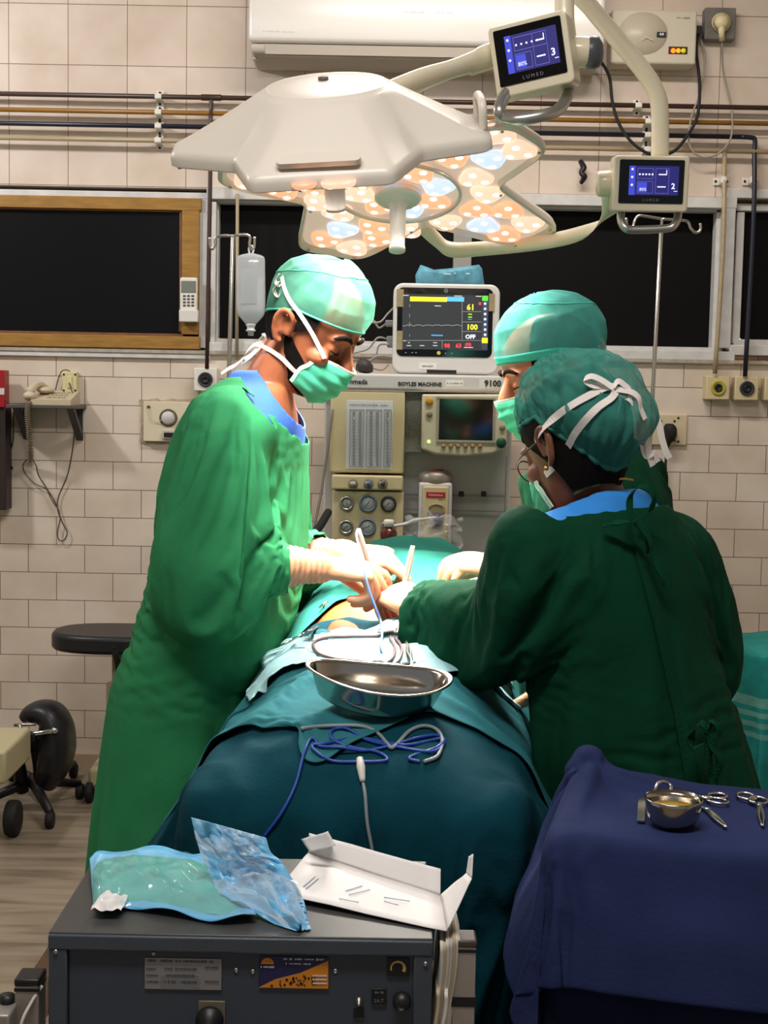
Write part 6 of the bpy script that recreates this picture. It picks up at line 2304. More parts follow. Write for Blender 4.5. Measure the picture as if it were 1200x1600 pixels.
def ribbon_on(objs, px_list, name, m, parent, w=.012, lift=.005, Yfall=2.4, th=.0012, sub=6):
    """band laid over what is seen along a line of sight, touching that surface"""
    from mathutils.bvhtree import BVHTree
    dg = bpy.context.evaluated_depsgraph_get()
    trees = []
    for o in objs:
        ev = o.evaluated_get(dg)
        me = ev.to_mesh()
        me.transform(world_of(o)) if False else None
        mw = world_of(o)
        trees.append(BVHTree.FromPolygons([mw @ v.co for v in me.vertices], [tuple(p.vertices) for p in me.polygons]))
        ev.to_mesh_clear()
    pts, sides = [], []
    last = Yfall
    for q in px_list:
        px, py = q[0], q[1]
        d = (P(px, py, 2.0) - CAMP).normalized()
        best = None
        for t in trees:
            h, n, i, dist = t.ray_cast(CAMP, d)
            if h is not None and (best is None or dist < best[1]):
                best = (h, dist, n)
        if len(q) > 2 and q[2] is not None:
            p = P(px, py, q[2]); nn = -d
        elif best:
            p = best[0] - d * lift; nn = best[2] if best[2].dot(d) < 0 else -best[2]
            last = p.y
        else:
            p = P(px, py, last); nn = -d
        pts.append(p); sides.append(nn)
    sd = []
    for i in range(len(pts)):
        t = pts[min(i + 1, len(pts) - 1)] - pts[max(i - 1, 0)]
        c = t.cross(sides[i])
        sd.append(c.normalized() if c.length > 1e-6 else V((0, 0, 1)))
    return MB().ribbon(pts, w, sd, th, sub).build(name, m, parent)


def hang(o):
    SC.view_layers[0].update()
    return o
# ------------------------------------------------------------------ the standing person in bright green
Ym = 2.86
q = lambda px, py, Y=Ym: P(px, py, Y)
fm = V((.985, -.17, 0)).normalized()
rm = V((fm.y, -fm.x, 0))
H1 = head_matrix(P(482, 515, Ym), math.radians(-25), math.radians(30))
rw, lw = q(505, 886, 2.69), q(543, 866, 2.97)
hm = q(322, 1000)
arms = [dict(sh=q(352, 668, 2.70), el=q(292, 880, 2.61), wr=rw, s=1, M=hand_frame(rw, (1, .10, -.10), (-.05, -.28, 1)), curls=[(.45, .75, .4), (.85, 1.0, .5), (1.05, 1.2, .6), (1.15, 1.25, .6)], thumb=(.45, .6)),
        dict(sh=q(412, 668, 3.03), el=q(395, 880, 3.13), wr=lw, s=-1, M=hand_frame(lw, (1, -.12, -.06), (.05, -.35, 1)), curls=[(.5, .7, .4), (.7, .8, .4), (.85, .9, .4), (.95, 1.0, .5)], thumb=(.15, .2))]
kz = .46
legs = []
for s in (-1, 1):
    hp = hm + rm * (s * .09) + V((0, 0, -.02))
    legs.append((hp, V((hp.x + .01, hp.y, kz)), V((hp.x - .02, hp.y, .085)), V((hp.x + .14, hp.y - .02, .03))))
man = Person('person in bright green gown, mint mask and seafoam cap, standing in profile at the table', fm,
             [(hm, .165, .115), (q(338, 920), .150, .105), (q(352, 830), .150, .105), (q(368, 740), .165, .112), (q(384, 672), .165, .10), (q(398, 622), .12, .075), (q(410, 600), .06, .055)],
             [(q(398, 632), .062), (q(415, 600), .056), (q(440, 560), .054), (q(462, 530), .055)], H1, arms, legs, skin_mat('skin_brown', (158, 92, 62)))
nk = q(424, 630)
nn = V((.74, -.05, .66)).normalized()
man.shell('scrub_top', [(q(322, 1020), .178, .130), (q(338, 920), .164, .118), (q(352, 830), .164, .118), (q(369, 740), .178, .124), (q(385, 668), .178, .112), (q(398, 622), .128, .088), (q(408, 598), .078, .070), (q(414, 580), .066, .064)],
          [(q(432, 610), V((.80, -.05, .60)).normalized(), .20)], M_SCRUB, hem=1.12)
man.trousers(M_SCRUB)
gs = [(q(404, 590), .075, .062), (q(396, 618), .14, .088), (q(384, 660), .185, .112), (q(382, 720), .195, .122), (q(374, 800), .195, .134), (q(366, 870), .20, .142), (q(350, 935), .21, .146), (q(322, 1010), .215, .150), (q(296, 1075), .215, .14), (q(286, 1150), .22, .138), (q(279, 1250), .23, .142), (q(270, 1400), .245, .146), (q(262, 1560), .25, .148), (q(258, 1640), .25, .148)]
man.gown(gs, [[(q(378, 668, 2.74), .088), (q(345, 690, 2.68), .094), (q(322, 770, 2.645), .092), (q(300, 850, 2.615), .090), (q(306, 898, 2.61), .082), (q(350, 898, 2.63), .074), (q(405, 890, 2.655), .062), (q(440, 887, 2.672), .043), (q(456, 887, 2.675), .038)],
              [(q(400, 668, 3.0), .088), (q(408, 700, 3.05), .092), (q(400, 790, 3.09), .09), (q(398, 870, 3.12), .085), (q(440, 880, 3.08), .072), (q(480, 868, 3.03), .056), (q(496, 866, 3.01), .04), (q(506, 866, 3.0), .037)]],
         [(q(424, 632), nn, .24)], .22, M_GOWN)
man.gloves()
man.eyes()
# hair at the nape and temples, and a short beard
man.patch('hair', math.radians(62), math.radians(298), lambda a: (-.045 if abs(a - PI) < 1.1 else -.045 + (abs(a - PI) - 1.1) * .07, .126), lambda a, t: .004 + .003 * noise.noise(V((a * 9, t * 9, 1))), M_HAIR, 60, 16)
for s in (-1, 1):
    man.patch('beard', s * math.radians(94), s * math.radians(34), lambda a: (-.118 + .02 * max(0, abs(a) - 1.0) / .6, -.012 - .052 * (1 - max(0, min(1, (abs(a) - .8) / .7)))), lambda a, t: .0025 + .0012 * noise.noise(V((a * 40, t * 40, 3))), M_HAIR, 30, 16)
edge1 = lambda a: .046 * max(0, math.cos(a)) + (.033 if math.cos(a) > 0 else .033 + .055 * math.cos(a))
cap1, capfn = man.cap(M_CAP1, lambda a: .036 + .012 * max(0, math.cos(a)) - .05 * max(0, -math.cos(a)), lambda a, t, n: .005 + .012 * math.sin(min(1, t * 1.3) * PI / 2) + .010 * max(0, math.cos(a)) * min(1, t * 5) + .004 * t, wr=.004, wf=26)
mb = MB(); mb.tube([capfn((k / 40 - .5) * .86 % 1.0, .34 + .3 * math.cos(PI * (k / 40 - .5))) for k in range(41)], .0016, 6, 2); mb.build('seam', mat('seam_green', (70, 180, 150), .7), cap1)
mb = MB(); mb.tube([capfn(k / 48, .012) for k in range(48)], .0024, 6, 2, closed=True); mb.build('hem', mat('seam_green', (70, 180, 150), .7), cap1)
man.mask(M_MASK)
hang(man.o)
ribbon_on([man.o, cap1], [(507, 560), (500, 545), (490, 525), (478, 505), (465, 486), (452, 468), (444, 450), (440, 432)], 'mask_tie', M_TIE, man.o, .0085)
ribbon_on([man.o, man.g], [(488, 588), (474, 590), (458, 578), (443, 562), (430, 552), (418, 545), (408, 540)], 'mask_tie', M_TIE, man.o, .0085)
mb = MB()
Yb = 2.84
for pts in ([(410, 540), (400, 538), (390, 545), (382, 556), (380, 562), (390, 556), (402, 546)], [(410, 540), (402, 548), (394, 556), (386, 562), (378, 568)], [(410, 540), (408, 530), (412, 524), (414, 534), (410, 541)], [(380, 560), (374, 566), (366, 572), (356, 577), (346, 584)]):
    mb.ribbon([P(x, y, Yb + .002 * i) for i, (x, y) in enumerate(pts)], .013, (.35, .6, .7), .0012, 5)
mb.build('tie_bow', M_TIE, man.o)
mb = MB()
for pts in ([(436, 428), (430, 438), (436, 446), (444, 438)], [(436, 440), (428, 452), (434, 462), (442, 452)]):
    mb.ribbon([P(x, y, 2.80 + .004 * i) for i, (x, y) in enumerate(pts)], .011, (.3, .7, .5), .0012, 5)
mb.build('tie_bow', M_TIE, man.o)
# ------------------------------------------------------------------ the person at the back of the table, in the teal cap
Yk = 2.99
q = lambda px, py, Y=Yk: P(px, py, Y)
fk = V((-.85, .53, 0)).normalized()
rk = V((fk.y, -fk.x, 0))
H2 = head_matrix(P(864, 588, Yk), math.radians(188), math.radians(15))
lw, rw = q(790, 888, 2.90), q(742, 912, 3.20)
hk = q(975, 1030)
arms = [dict(sh=q(900, 745) - rk * .10, el=q(915, 900, 2.83), wr=lw, s=-1, M=hand_frame(lw, (-1, .12, .12), (-.1, -.3, 1)), curls=[(.5, .7, .4), (.7, .8, .5), (.8, .9, .5), (.9, 1.0, .5)], thumb=(.4, .5)),
        dict(sh=q(940, 745) + rk * .12, el=q(930, 905, 3.26), wr=rw, s=1, M=hand_frame(rw, (-1, -.25, -.1), (0, .3, 1)), curls=[(.4, .6, .3)] * 4, thumb=(.3, .3))]
legs = []
for s in (-1, 1):
    hp = hk + rk * (s * .09) + V((0, 0, -.02))
    legs.append((hp, V((hp.x, hp.y, .45)), V((hp.x + .02, hp.y, .085)), V((hp.x - .12, hp.y + .06, .03))))
back_p = Person('person in dark green gown and smooth teal cap, bending over the table beyond', fk,
                [(hk, .155, .11), (q(968, 930), .14, .10), (q(955, 850), .145, .105), (q(945, 790), .155, .105), (q(932, 738), .15, .085), (q(922, 705), .10, .065), (q(915, 690), .055, .05)],
                [(q(925, 715), .056), (q(912, 680), .050), (q(890, 645), .048), (q(870, 610), .052)], H2, arms, legs, skin_mat('skin_tan', (190, 122, 92)))
back_p.shell('scrub_top', [(hk, .165, .12), (q(968, 930), .15, .11), (q(955, 850), .155, .115), (q(945, 790), .165, .115), (q(932, 735), .162, .097), (q(922, 700), .112, .078), (q(914, 684), .068, .064)],
             [(q(900, 680), V((-.5, .2, .84)).normalized(), .16)], M_SCRUB, hem=1.08)
back_p.trousers(M_SCRUB)
gs = [(q(922, 700), .09, .07), (q(930, 715), .135, .09), (q(937, 745), .175, .11), (q(945, 800), .180, .125), (q(955, 870), .18, .13), (q(968, 950), .185, .135), (q(978, 1040), .19, .14), (q(985, 1180), .20, .145), (q(990, 1400), .21, .15)]
sl = back_p.arms
back_p.gown(gs, [[(sl[0]['sh'] + V((.02, .02, 0)), .075), (sl[0]['sh'], .08), (sl[0]['sh'].lerp(sl[0]['el'], .5), .08), (sl[0]['el'], .074), (sl[0]['el'].lerp(lw, .5), .06), (sl[0]['el'].lerp(lw, .8), .042), (sl[0]['el'].lerp(lw, .92), .037)],
                [(sl[1]['sh'] - V((.02, .02, 0)), .075), (sl[1]['sh'], .08), (sl[1]['sh'].lerp(sl[1]['el'], .5), .08), (sl[1]['el'], .074), (sl[1]['el'].lerp(rw, .5), .06), (sl[1]['el'].lerp(rw, .8), .042), (sl[1]['el'].lerp(rw, .92), .037)]],
            [(q(904, 700), V((-.5, .2, .84)).normalized(), .19)], .25, M_GOWND, frames=24, voxel=.014)
back_p.gloves()
back_p.eyes()
back_p.patch('hair', math.radians(58), math.radians(302), lambda a: (-.06 if abs(a - PI) < 1.1 else -.06 + (abs(a - PI) - 1.1) * .085, .126), lambda a, t: .006 + .003 * noise.noise(V((a * 9, t * 9, 1))), M_HAIR, 60, 16)
cap2, capfn2 = back_p.cap(M_CAP2, lambda a: .038 + .010 * max(0, math.cos(a)) - .035 * max(0, -math.cos(a)),
                          lambda a, t, n: .007 + .038 * math.sin(min(1, t * 1.15) * PI / 2) ** 1.1 + .014 * max(0, -n.x) * min(1, t * 4), wr=.004, wf=24, seedv=4.0)
mb = MB(); mb.tube([capfn2((k / 40 - .5) * .95 % 1.0, .62 + .12 * math.cos(2 * PI * (k / 40 - .5))) for k in range(41)], .0016, 6, 2); mb.build('seam', mat('seam_teal', (60, 190, 175), .7), cap2)
mb = MB(); mb.grid(lambda u, v: capfn2(u, .0 + .10 * v) + (capfn2(u, .0 + .10 * v) - back_p.H @ V((0, 0, .02))).normalized() * .003, 90, 5, closeu=True); o = mb.build('head_band', thin_cloth('cap_band_teal', (78, 206, 186), .0, .3), cap2); solidify(o, .0015, 0)
back_p.mask(M_MASK)
# loose ends of the cap ties behind the head
mb = MB()
for pts in ([(940, 530), (946, 545), (944, 560), (948, 572)], [(938, 540), (942, 556), (938, 570), (942, 582)]):
    mb.ribbon([P(x, y, 3.0 + .003 * i) for i, (x, y) in enumerate(pts)], .012, (.3, .5, .6), .0012, 5)
mb.build('cap_tie', M_TIE, back_p.o)
hang(back_p.o)
ribbon_on([back_p.o, back_p.g], [(998, 628, 2.86), (1010, 640, 2.87), (1024, 652, 2.88), (1030, 664, 2.88), (1034, 684, 2.88), (1040, 704, 2.88), (1046, 716, 2.88)], 'mask_tie', M_TIE, back_p.o, .013)

# ------------------------------------------------------------------ the person nearest, back turned, in the gathered cap
Yf = 2.45
q = lambda px, py, Y=Yf: P(px, py, Y)
ff = V((-.57, .82, 0)).normalized()
rf = V((ff.y, -ff.x, 0))
H3 = head_matrix(P(905, 698, Yf), math.radians(126), math.radians(24))
lw = q(652, 950, 2.66)
rwv = q(868, 1046, 2.63)
hf = q(985, 1140)
arms = [dict(sh=q(830, 858, 2.36), el=q(790, 968, 2.46), wr=lw, s=-1, M=hand_frame(lw, (-.50, .75, .22), (-.25, -.25, 1)), curls=[(.6, .8, .4), (.7, .9, .5), (.8, 1.0, .5), (.9, 1.0, .5)], thumb=(.5, .4)),
        dict(sh=q(1052, 868, 2.55), el=q(1100, 985, 2.62), wr=rwv, s=1, M=hand_frame(rwv, (-1, -.05, -.08), (0, 0, 1)), curls=[(.25, .35, .2)] * 4, thumb=(.3, .3))]
legs = []
for s in (-1, 1):
    hp = hf + rf * (s * .09) + V((0, 0, -.02))
    legs.append((hp, V((hp.x + .02, hp.y, .45)), V((hp.x + .04, hp.y - .02, .085)), V((hp.x - .06, hp.y + .12, .03))))
front_p = Person('person seen from behind in dark green gown, gathered gauze cap tied with white bows', ff,
                 [(hf, .165, .125), (q(972, 1050), .150, .115), (q(958, 970), .150, .115), (q(940, 890), .160, .112), (q(935, 835), .155, .092), (q(938, 805), .10, .068), (q(938, 785), .055, .05)],
                 [(q(940, 815), .062), (q(934, 785), .056), (q(925, 755), .052), (q(915, 720), .055)], H3, arms, legs, skin_mat('skin_dark', (116, 70, 52)))
front_p.shell('scrub_top', [(hf, .175, .135), (q(972, 1050), .16, .125), (q(958, 970), .16, .125), (q(940, 890), .172, .124), (q(936, 832), .168, .104), (q(940, 802), .125, .086), (q(944, 782), .088, .076), (q(944, 764), .078, .070)],
              [(q(940, 781), V((-.34, .30, .90)).normalized(), .17)], M_SCRUB2, hem=1.06)
front_p.trousers(M_SCRUB2)
gs = [(q(944, 778), .10, .086), (q(941, 802), .145, .10), (q(934, 842), .188, .118), (q(938, 900), .20, .138), (q(968, 1000), .185, .142), (q(984, 1060), .186, .146), (q(998, 1130), .192, .152), (q(1018, 1230), .20, .158), (q(1034, 1330), .21, .165), (q(1052, 1520), .22, .172), (q(1060, 1640), .225, .175)]
front_p.gown(gs, [[(q(850, 850, 2.38), .078), (q(830, 862, 2.36), .085), (q(810, 912, 2.40), .082), (q(788, 958, 2.45), .076), (q(748, 968, 2.50), .074), (q(702, 966, 2.56), .068), (q(668, 962, 2.61), .060), (q(655, 962, 2.635), .045), (q(645, 956, 2.65), .040)],
                 [(q(1035, 855, 2.52), .08), (q(1056, 868, 2.55), .088), (q(1082, 925, 2.58), .088), (q(1098, 985, 2.61), .084), (q(1040, 1030, 2.62), .072), (q(950, 1044, 2.63), .058), (q(905, 1046, 2.632), .042), (q(890, 1046, 2.632), .037)]],
             [(q(948, 800), V((-.14, .12, .98)).normalized(), .155)], .28, M_GOWND)
front_p.gloves()
front_p.patch('hair', math.radians(55), math.radians(305), lambda a: (-.085 if abs(a - PI) < 1.0 else -.085 + (abs(a - PI) - 1.0) * .10, .126), lambda a, t: .008 + .006 * max(0, -math.cos(a)) + .003 * noise.noise(V((a * 9, t * 9, 1))), M_HAIR, 60, 16)
bun = V((-.82, .12, -.28)).normalized()
cap3, capfn3 = front_p.cap(M_CAP3, lambda a: .050 + .010 * max(0, math.cos(a)) - .113 * max(0, -math.cos(a)) ** .9,
                           lambda a, t, n: .007 + .030 * math.sin(min(1, t * 1.2) * PI / 2) + .052 * max(0, n.dot(bun)) ** 2 * min(1, t * 5) + .0022 * math.sin(a * 34 + 5 * noise.noise(V((math.cos(a) * 3, math.sin(a) * 3, t * 6)))) * max(0, 1 - t * 2.2), wr=.0085, wf=62, seedv=9.0)
mb = MB(); mb.tube([capfn3(k / 60, .015) for k in range(60)], [.0042 + .0016 * math.sin(k * 2.1) for k in range(60)], 8, 2, closed=True); mb.build('elastic_hem', M_CAP3, cap3)
front_p.mask(M_MASK)
hang(front_p.o)
ribbon_on([front_p.o, cap3], [(831, 694), (850, 668), (872, 648), (895, 632), (920, 618), (945, 606), (958, 604)], 'mask_tie', M_TIE, front_p.o, .0125)
ribbon_on([front_p.o, cap3], [(852, 742), (868, 726), (884, 704), (898, 678), (915, 656), (935, 636), (955, 622), (962, 612)], 'mask_tie', M_TIE, front_p.o, .0125)
mb = MB()
Yb = 2.315
for pts in ([(958, 606), (940, 594), (924, 588), (914, 594), (926, 602), (945, 604), (958, 608)], [(958, 606), (966, 596), (976, 602), (984, 610), (978, 616), (964, 612)], [(960, 608), (970, 622), (968, 634), (966, 643)], [(960, 606), (948, 600), (936, 594), (930, 590)],
            [(962, 608), (985, 612), (998, 622), (1002, 640), (1008, 655)], [(958, 614), (970, 616), (984, 624), (990, 632)]):
    mb.ribbon([P(x, y, Yb + .002 * i) for i, (x, y) in enumerate(pts)], .011, (.3, .5, .8), .0012, 5)
mb.build('tie_bow', M_TIE, front_p.o)
mb = MB()
for pts in ([(996, 640), (1000, 670), (1004, 695), (1010, 712), (1022, 708), (1028, 722)], [(1000, 640), (1010, 660), (1012, 690), (1014, 710), (1020, 728)]):
    mb.ribbon([P(x, y, 2.36 + .004 * i) for i, (x, y) in enumerate(pts)], .012, (.5, .3, .5), .0012, 5)
mb.build('hanging_tie', M_TIE, front_p.o)
# spectacles, ear stud, necklace
mb = MB()
T = lambda x, y, z: H3 @ V((x, y, z))
for s in (-1, 1):
    mb.tube([T(.112 - .012 * (abs(.034 + .026 * math.cos(t)) / .06) ** 2, s * (.034 + .026 * math.cos(t)), -.004 + .019 * math.sin(t)) for t in [k * PI / 8 for k in range(16)]], .0015, 6, 2, closed=True)
    mb.tube([T(.102, s * .061, .004), T(.06, s * .082, .006), T(.0, s * .088, .012), T(-.012, s * .088, .0)], .0016, 6, 5)
mb.tube([T(.113, -.01, .0), T(.116, 0, .002), T(.113, .01, .0)], .0015, 6, 3)
sp = mb.build('spectacles', mat('spectacle_frame', (74, 44, 34), .35), front_p.o)
for s in (-1, 1):
    mb = MB()
    pts = [T(.112 - .012 * (abs(.034 + .025 * math.cos(t)) / .06) ** 2, s * (.034 + .025 * math.cos(t)), -.004 + .018 * math.sin(t)) for t in [k * PI / 8 for k in range(16)]]
    mb.add(pts, [tuple(range(16))])
    mb.build('lens', mat('lens_clear', (240, 240, 240), .05, alpha=.12, spec=1.0), sp)
MB().ball(T(-.004, .094, -.040), .0042).build('ear_stud', mat('gold', (212, 160, 70), .25, 1.0), front_p.o)
ribbon_on([front_p.o], [(896, 772), (912, 764), (932, 757), (955, 750), (975, 748), (990, 750)], 'necklace', mat('gold', (212, 160, 70), .25, 1.0), front_p.o, .0035, .002, 2.38, .002)
# ties of the gown at the neck and lower down, and the overlapping back seam
hang(front_p.o)
M_TIEG = mat('gown_tie_green', (9, 60, 40), .85, spec=.1, bump=.3, bscale=200)
Yt = 2.29
mb = MB()
for pts in ([(990, 815), (984, 795), (986, 775), (998, 762), (1014, 764), (1022, 778), (1016, 796), (998, 812)], [(990, 814), (970, 816), (955, 818), (944, 822)], [(994, 814), (1006, 830), (1012, 848), (1010, 866)], [(996, 812), (1014, 840), (1022, 872), (1036, 900), (1042, 915)]):
    mb.ribbon([P(x, y, Yt + .004 * i) for i, (x, y) in enumerate(pts)], .013, (.6, .5, .4), .002, 5, .2)
mb.build('neck_tie', M_TIEG, front_p.o)
ribbon_on([front_p.g], [(992, 816), (1000, 860), (1012, 910), (1028, 970), (1044, 1040), (1060, 1110), (1076, 1190), (1084, 1230)], 'back_seam', M_GOWND, front_p.o, .022, .004, 2.3, .004, 8)
mb = MB()
Yt = 2.245
for pts in ([(1108, 1142), (1094, 1130), (1080, 1150), (1084, 1166), (1100, 1160), (1108, 1146)], [(1108, 1142), (1112, 1130), (1120, 1138), (1120, 1156), (1112, 1160), (1106, 1148)], [(1106, 1146), (1116, 1170), (1124, 1190), (1120, 1215)], [(1106, 1148), (1108, 1180), (1112, 1210), (1118, 1232)]):
    mb.ribbon([P(x, y, Yt + .003 * i) for i, (x, y) in enumerate(pts)], .016, (.6, .5, .3), .002, 5, .3)
mb.build('waist_tie', M_TIEG, front_p.o)
# ------------------------------------------------------------------ things lying on the drapes
from mathutils.bvhtree import BVHTree


def tree_of(objs):
    SC.view_layers[0].update()
    dg = bpy.context.evaluated_depsgraph_get()
    out = []
    for o in objs:
        ev = o.evaluated_get(dg)
        me = ev.to_mesh()
        mw = world_of(o)
        out.append(BVHTree.FromPolygons([mw @ v.co for v in me.vertices], [tuple(p.vertices) for p in me.polygons]))
        ev.to_mesh_clear()
    return out


def seen(trees, px, py, lift=.003, Yfall=2.3):
    d = (P(px, py, 2.0) - CAMP).normalized()
    best = None
    for t in trees:
        h, n, i, dist = t.ray_cast(CAMP, d)
        if h is not None and (best is None or dist < best[1]):
            best = (h, dist, n)
    if best is None:
        return P(px, py, Yfall)
    n = best[2] if best[2].dot(d) < 0 else -best[2]
    return best[0] + n * lift


def top_z(trees, x, y, zs=1.6):
    z = -9
    for t in trees:
        h, n, i, dist = t.ray_cast(V((x, y, zs)), V((0, 0, -1)))
        if h is not None: z = max(z, h.z)
    return z


def on_plane(px, py, z):
    d = P(px, py, 2.0) - CAMP
    return CAMP + d * ((z - CAM_H) / d.z)


DT = tree_of([foot_o, belly_o, head_o, pale_o])
M_BLUEC = mat('blue_cable', (24, 66, 150), .4)
M_GREYC = mat('grey_tube', (128, 138, 142), .4)
M_BROWNC = mat('suction_tube', (110, 84, 84), .35)
# kidney dish
kc = seen(DT, 588, 1112, 0)
kc = V((P(588, 1090, kc.y).x, kc.y, kc.z))
a_ = math.radians(-14)
Kx = V((math.cos(a_), math.sin(a_) * -1, -.115)).normalized()
Kz = V((-.02, -.29, 1)).normalized()
Kz = (Kz - Kx * Kz.dot(Kx)).normalized()
Ky = Kz.cross(Kx)
e = empty('kidney_dish', kc, 'stainless steel kidney dish tilted on the pale drape', 'dish')
tz = max(top_z(DT, kc.x + dx, kc.y + dy) for dx in (-.08, 0, .08) for dy in (-.03, .02))
base = V((kc.x, kc.y, tz + .008))


def bean(t, s, h):
    x, y = math.cos(t) * .122 * s, math.sin(t) * .055 * s
    y -= .030 * (1 - (x / .122) ** 2) - .015
    return base + Kx * x + Ky * y + Kz * h


mb = MB()
N = 72
prof = [(.02, .0), (.5, .0), (.74, .0), (.80, .004), (.86, .02), (.93, .042), (.975, .0455), (1.0, .046), (1.0, .0475), (.97, .0475), (.925, .0445), (.845, .02), (.78, .0065), (.7, .003), (.02, .003)]
vs = [bean(2 * PI * i / N, s, h) for s, h in prof for i in range(N)]
fs = [(j * N + i, j * N + (i + 1) % N, (j + 1) * N + (i + 1) % N, (j + 1) * N + i) for j in range(len(prof) - 1) for i in range(N)]
mb.add(vs, fs, True)
mb.build('bowl', mat('dish_steel', (190, 182, 172), .16, 1.0), e)
mb = MB(); mb.tube([bean(2 * PI * i / 48, 1.0, .0465) for i in range(48)], .0024, 8, 1, closed=True); mb.build('rolled_rim', M_STEEL, e)


def cable_on(name, px_list, r, m, label, trees=DT, lift=None, sub=8, cat='cable', group=None):
    pts = [seen(trees, q[0], q[1], (lift or r) + .001) if len(q) < 3 else P(*q) for q in px_list]
    return MB().tube(pts, r, 8, sub).build(name, m, label=label, cat=cat, group=group)


cable_on('diathermy_cable', [(412, 1308), (440, 1270), (462, 1228), (475, 1180), (484, 1158), (493, 1160), (500, 1169), (532, 1170), (570, 1176), (615, 1167), (652, 1156), (682, 1152), (693, 1162), (674, 1177), (626, 1171), (575, 1160), (545, 1143), (528, 1141), (517, 1147), (522, 1160), (552, 1171), (590, 1178), (604, 1191), (558, 1193), (522, 1192), (500, 1182), (487, 1168), (512, 1164), (560, 1156), (600, 1163), (640, 1167), (688, 1157), (682, 1170), (640, 1186), (656, 1193)],
         .0026, M_BLUEC, 'blue cable coiled on the dark drape, one end hanging down the front')
cable_on('grey_lead', [(470, 1142), (500, 1138), (560, 1138), (588, 1148), (604, 1164), (612, 1172), (622, 1165), (640, 1146), (660, 1138), (680, 1143), (689, 1160), (682, 1184), (662, 1193)], .0032, M_GREYC, 'grey lead arching through the blue cable coil')
e = empty('patient_plate_lead', seen(DT, 566, 1200), 'grey lead with a white connector hanging over the foot of the drape', 'cable')
MB().tube([seen(DT, *q, .004) for q in ((567, 1222), (571, 1245), (575, 1285), (583, 1330), (590, 1380))], .0028, 8, 6).build('lead', M_GREYC, e)
MB().tube([seen(DT, 562, 1190, .006), seen(DT, 564, 1203, .007), seen(DT, 567, 1224, .006)], [.0052, .0068, .0042], 10, 5).build('connector', mat('connector_white', (206, 204, 196), .4), e)
cable_on('suction_tube', [(604, 985), (598, 995), (546, 997), (508, 999), (491, 1008), (498, 1023), (522, 1032), (560, 1036), (592, 1041), (611, 1033), (618, 1016), (610, 998), (620, 1001), (628, 1017), (622, 1035), (608, 1044)], .0028, M_BROWNC, 'brown grey tube looped on the pale drape behind the kidney dish', cat='tube')
MB().tube([P(558, 829, 2.70), P(557, 838, 2.69), P(563, 862, 2.66), P(569, 890, 2.63), P(576, 920, 2.62), P(587, 950, 2.62), P(595, 972, 2.62), P(597, 992, 2.58), P(595, 1008, 2.53), P(602, 1028, 2.48), P(609, 1046, 2.44), P(612, 1066, 2.40), P(610, 1078, 2.38)], .0024, 8, 8).build('pencil_cable', mat('pale_blue_cable', (120, 150, 216), .35), label='pale blue cable looping from the cautery pencil down to the kidney dish', cat='cable')
MB().tube([P(600, 985, 2.66), P(590, 1000, 2.62), P(586, 1015, 2.56), P(592, 1034, 2.5), P(602, 1052, 2.44), P(606, 1070, 2.40)], .0026, 8, 8).build('white_tube', mat('white_cord', (214, 204, 196), .5), label='white tube running from the wound down into the kidney dish', cat='tube')
# cautery pencil
e = empty('cautery_pencil', P(580, 890, 2.72), 'white cautery pencil held upright in the gloved hand', 'surgical pencil')
a3, b3 = P(597, 952, 2.77), P(560, 827, 2.70)
MB().tube([a3.lerp(b3, .22), a3.lerp(b3, .4), a3.lerp(b3, .8), b3], [.0035, .0055, .0055, .0042], 12, 4).build('barrel', mat('pencil_white', (236, 226, 218), .35), e)
MB().tube([a3, a3.lerp(b3, .23)], [.0008, .0014], 8, 1).build('tip', M_STEEL, e)
MB().box(a3.lerp(b3, .5) + V((0, -.006, 0)), (.005, .004, .014), bev=.001).build('button', mat('pencil_yellow', (220, 190, 60), .4), e)


def forceps(name, ring1, ring2, joint, tip, label, r=.0115, th=.0021, m=M_STEEL, cat='forceps', curve=0.0, group=None):
    """ring-handled instrument through four world points"""
    e = empty(name, joint, label, cat, group)
    n = (ring1 - joint).cross(ring2 - joint)
    n = n.normalized() if n.length > 1e-7 else V((0, 0, 1))
    for k, (rg, sgn) in enumerate(((ring1, 1), (ring2, -1))):
        d = (joint - rg).normalized()
        sd = n.cross(d)
        mb = MB()
        ring = [rg + (d * math.cos(t) * 1.25 + sd * math.sin(t)) * r for t in [i * 2 * PI / 16 for i in range(16)]]
        mb.tube(ring, th, 8, 2, closed=True)
        mb.tube([rg + d * r * 1.2, rg.lerp(joint, .6), joint, joint.lerp(tip, .5) + n.cross((tip - joint).normalized()) * (-sgn * .003), tip + n.cross((tip - joint).normalized()) * (-sgn * .0008)], [th, th * 1.05, th * 1.5, th * 1.1, th * .5], 8, 5)
        mb.build('blade_and_ring', m, e)
    mb = MB(); mb.cyl(joint - n * .003, joint + n * .003, .0032, seg=14); mb.build('rivet', M_CHROME, e)
    return e


B = lambda px, py, l=.004: seen(DT, px, py, l)
forceps('artery_forceps', B(592, 1046, .012), B(604, 1056, .012), B(622, 1048, .01), B(648, 1042, .008), 'ring handled forceps lying behind the kidney dish, nearest the brown tube', .009)
forceps('artery_forceps', B(644, 1056, .01), B(634, 1062, .01), B(640, 1040, .012), B(636, 1012, .012), 'ring handled forceps lying behind the kidney dish, beside the dark green sleeve', .009)
forceps('towel_clip', B(453, 1012, .012), B(470, 1003, .012), B(495, 988, .010), B(528, 966, .008), 'ring handled towel clip on the drape edge against the bright green gown', .0125)
forceps('towel_clip', B(500, 962, .012), B(508, 952, .012), B(525, 950, .010), B(548, 944, .008), 'ring handled towel clip at the far edge of the bare skin', .010)
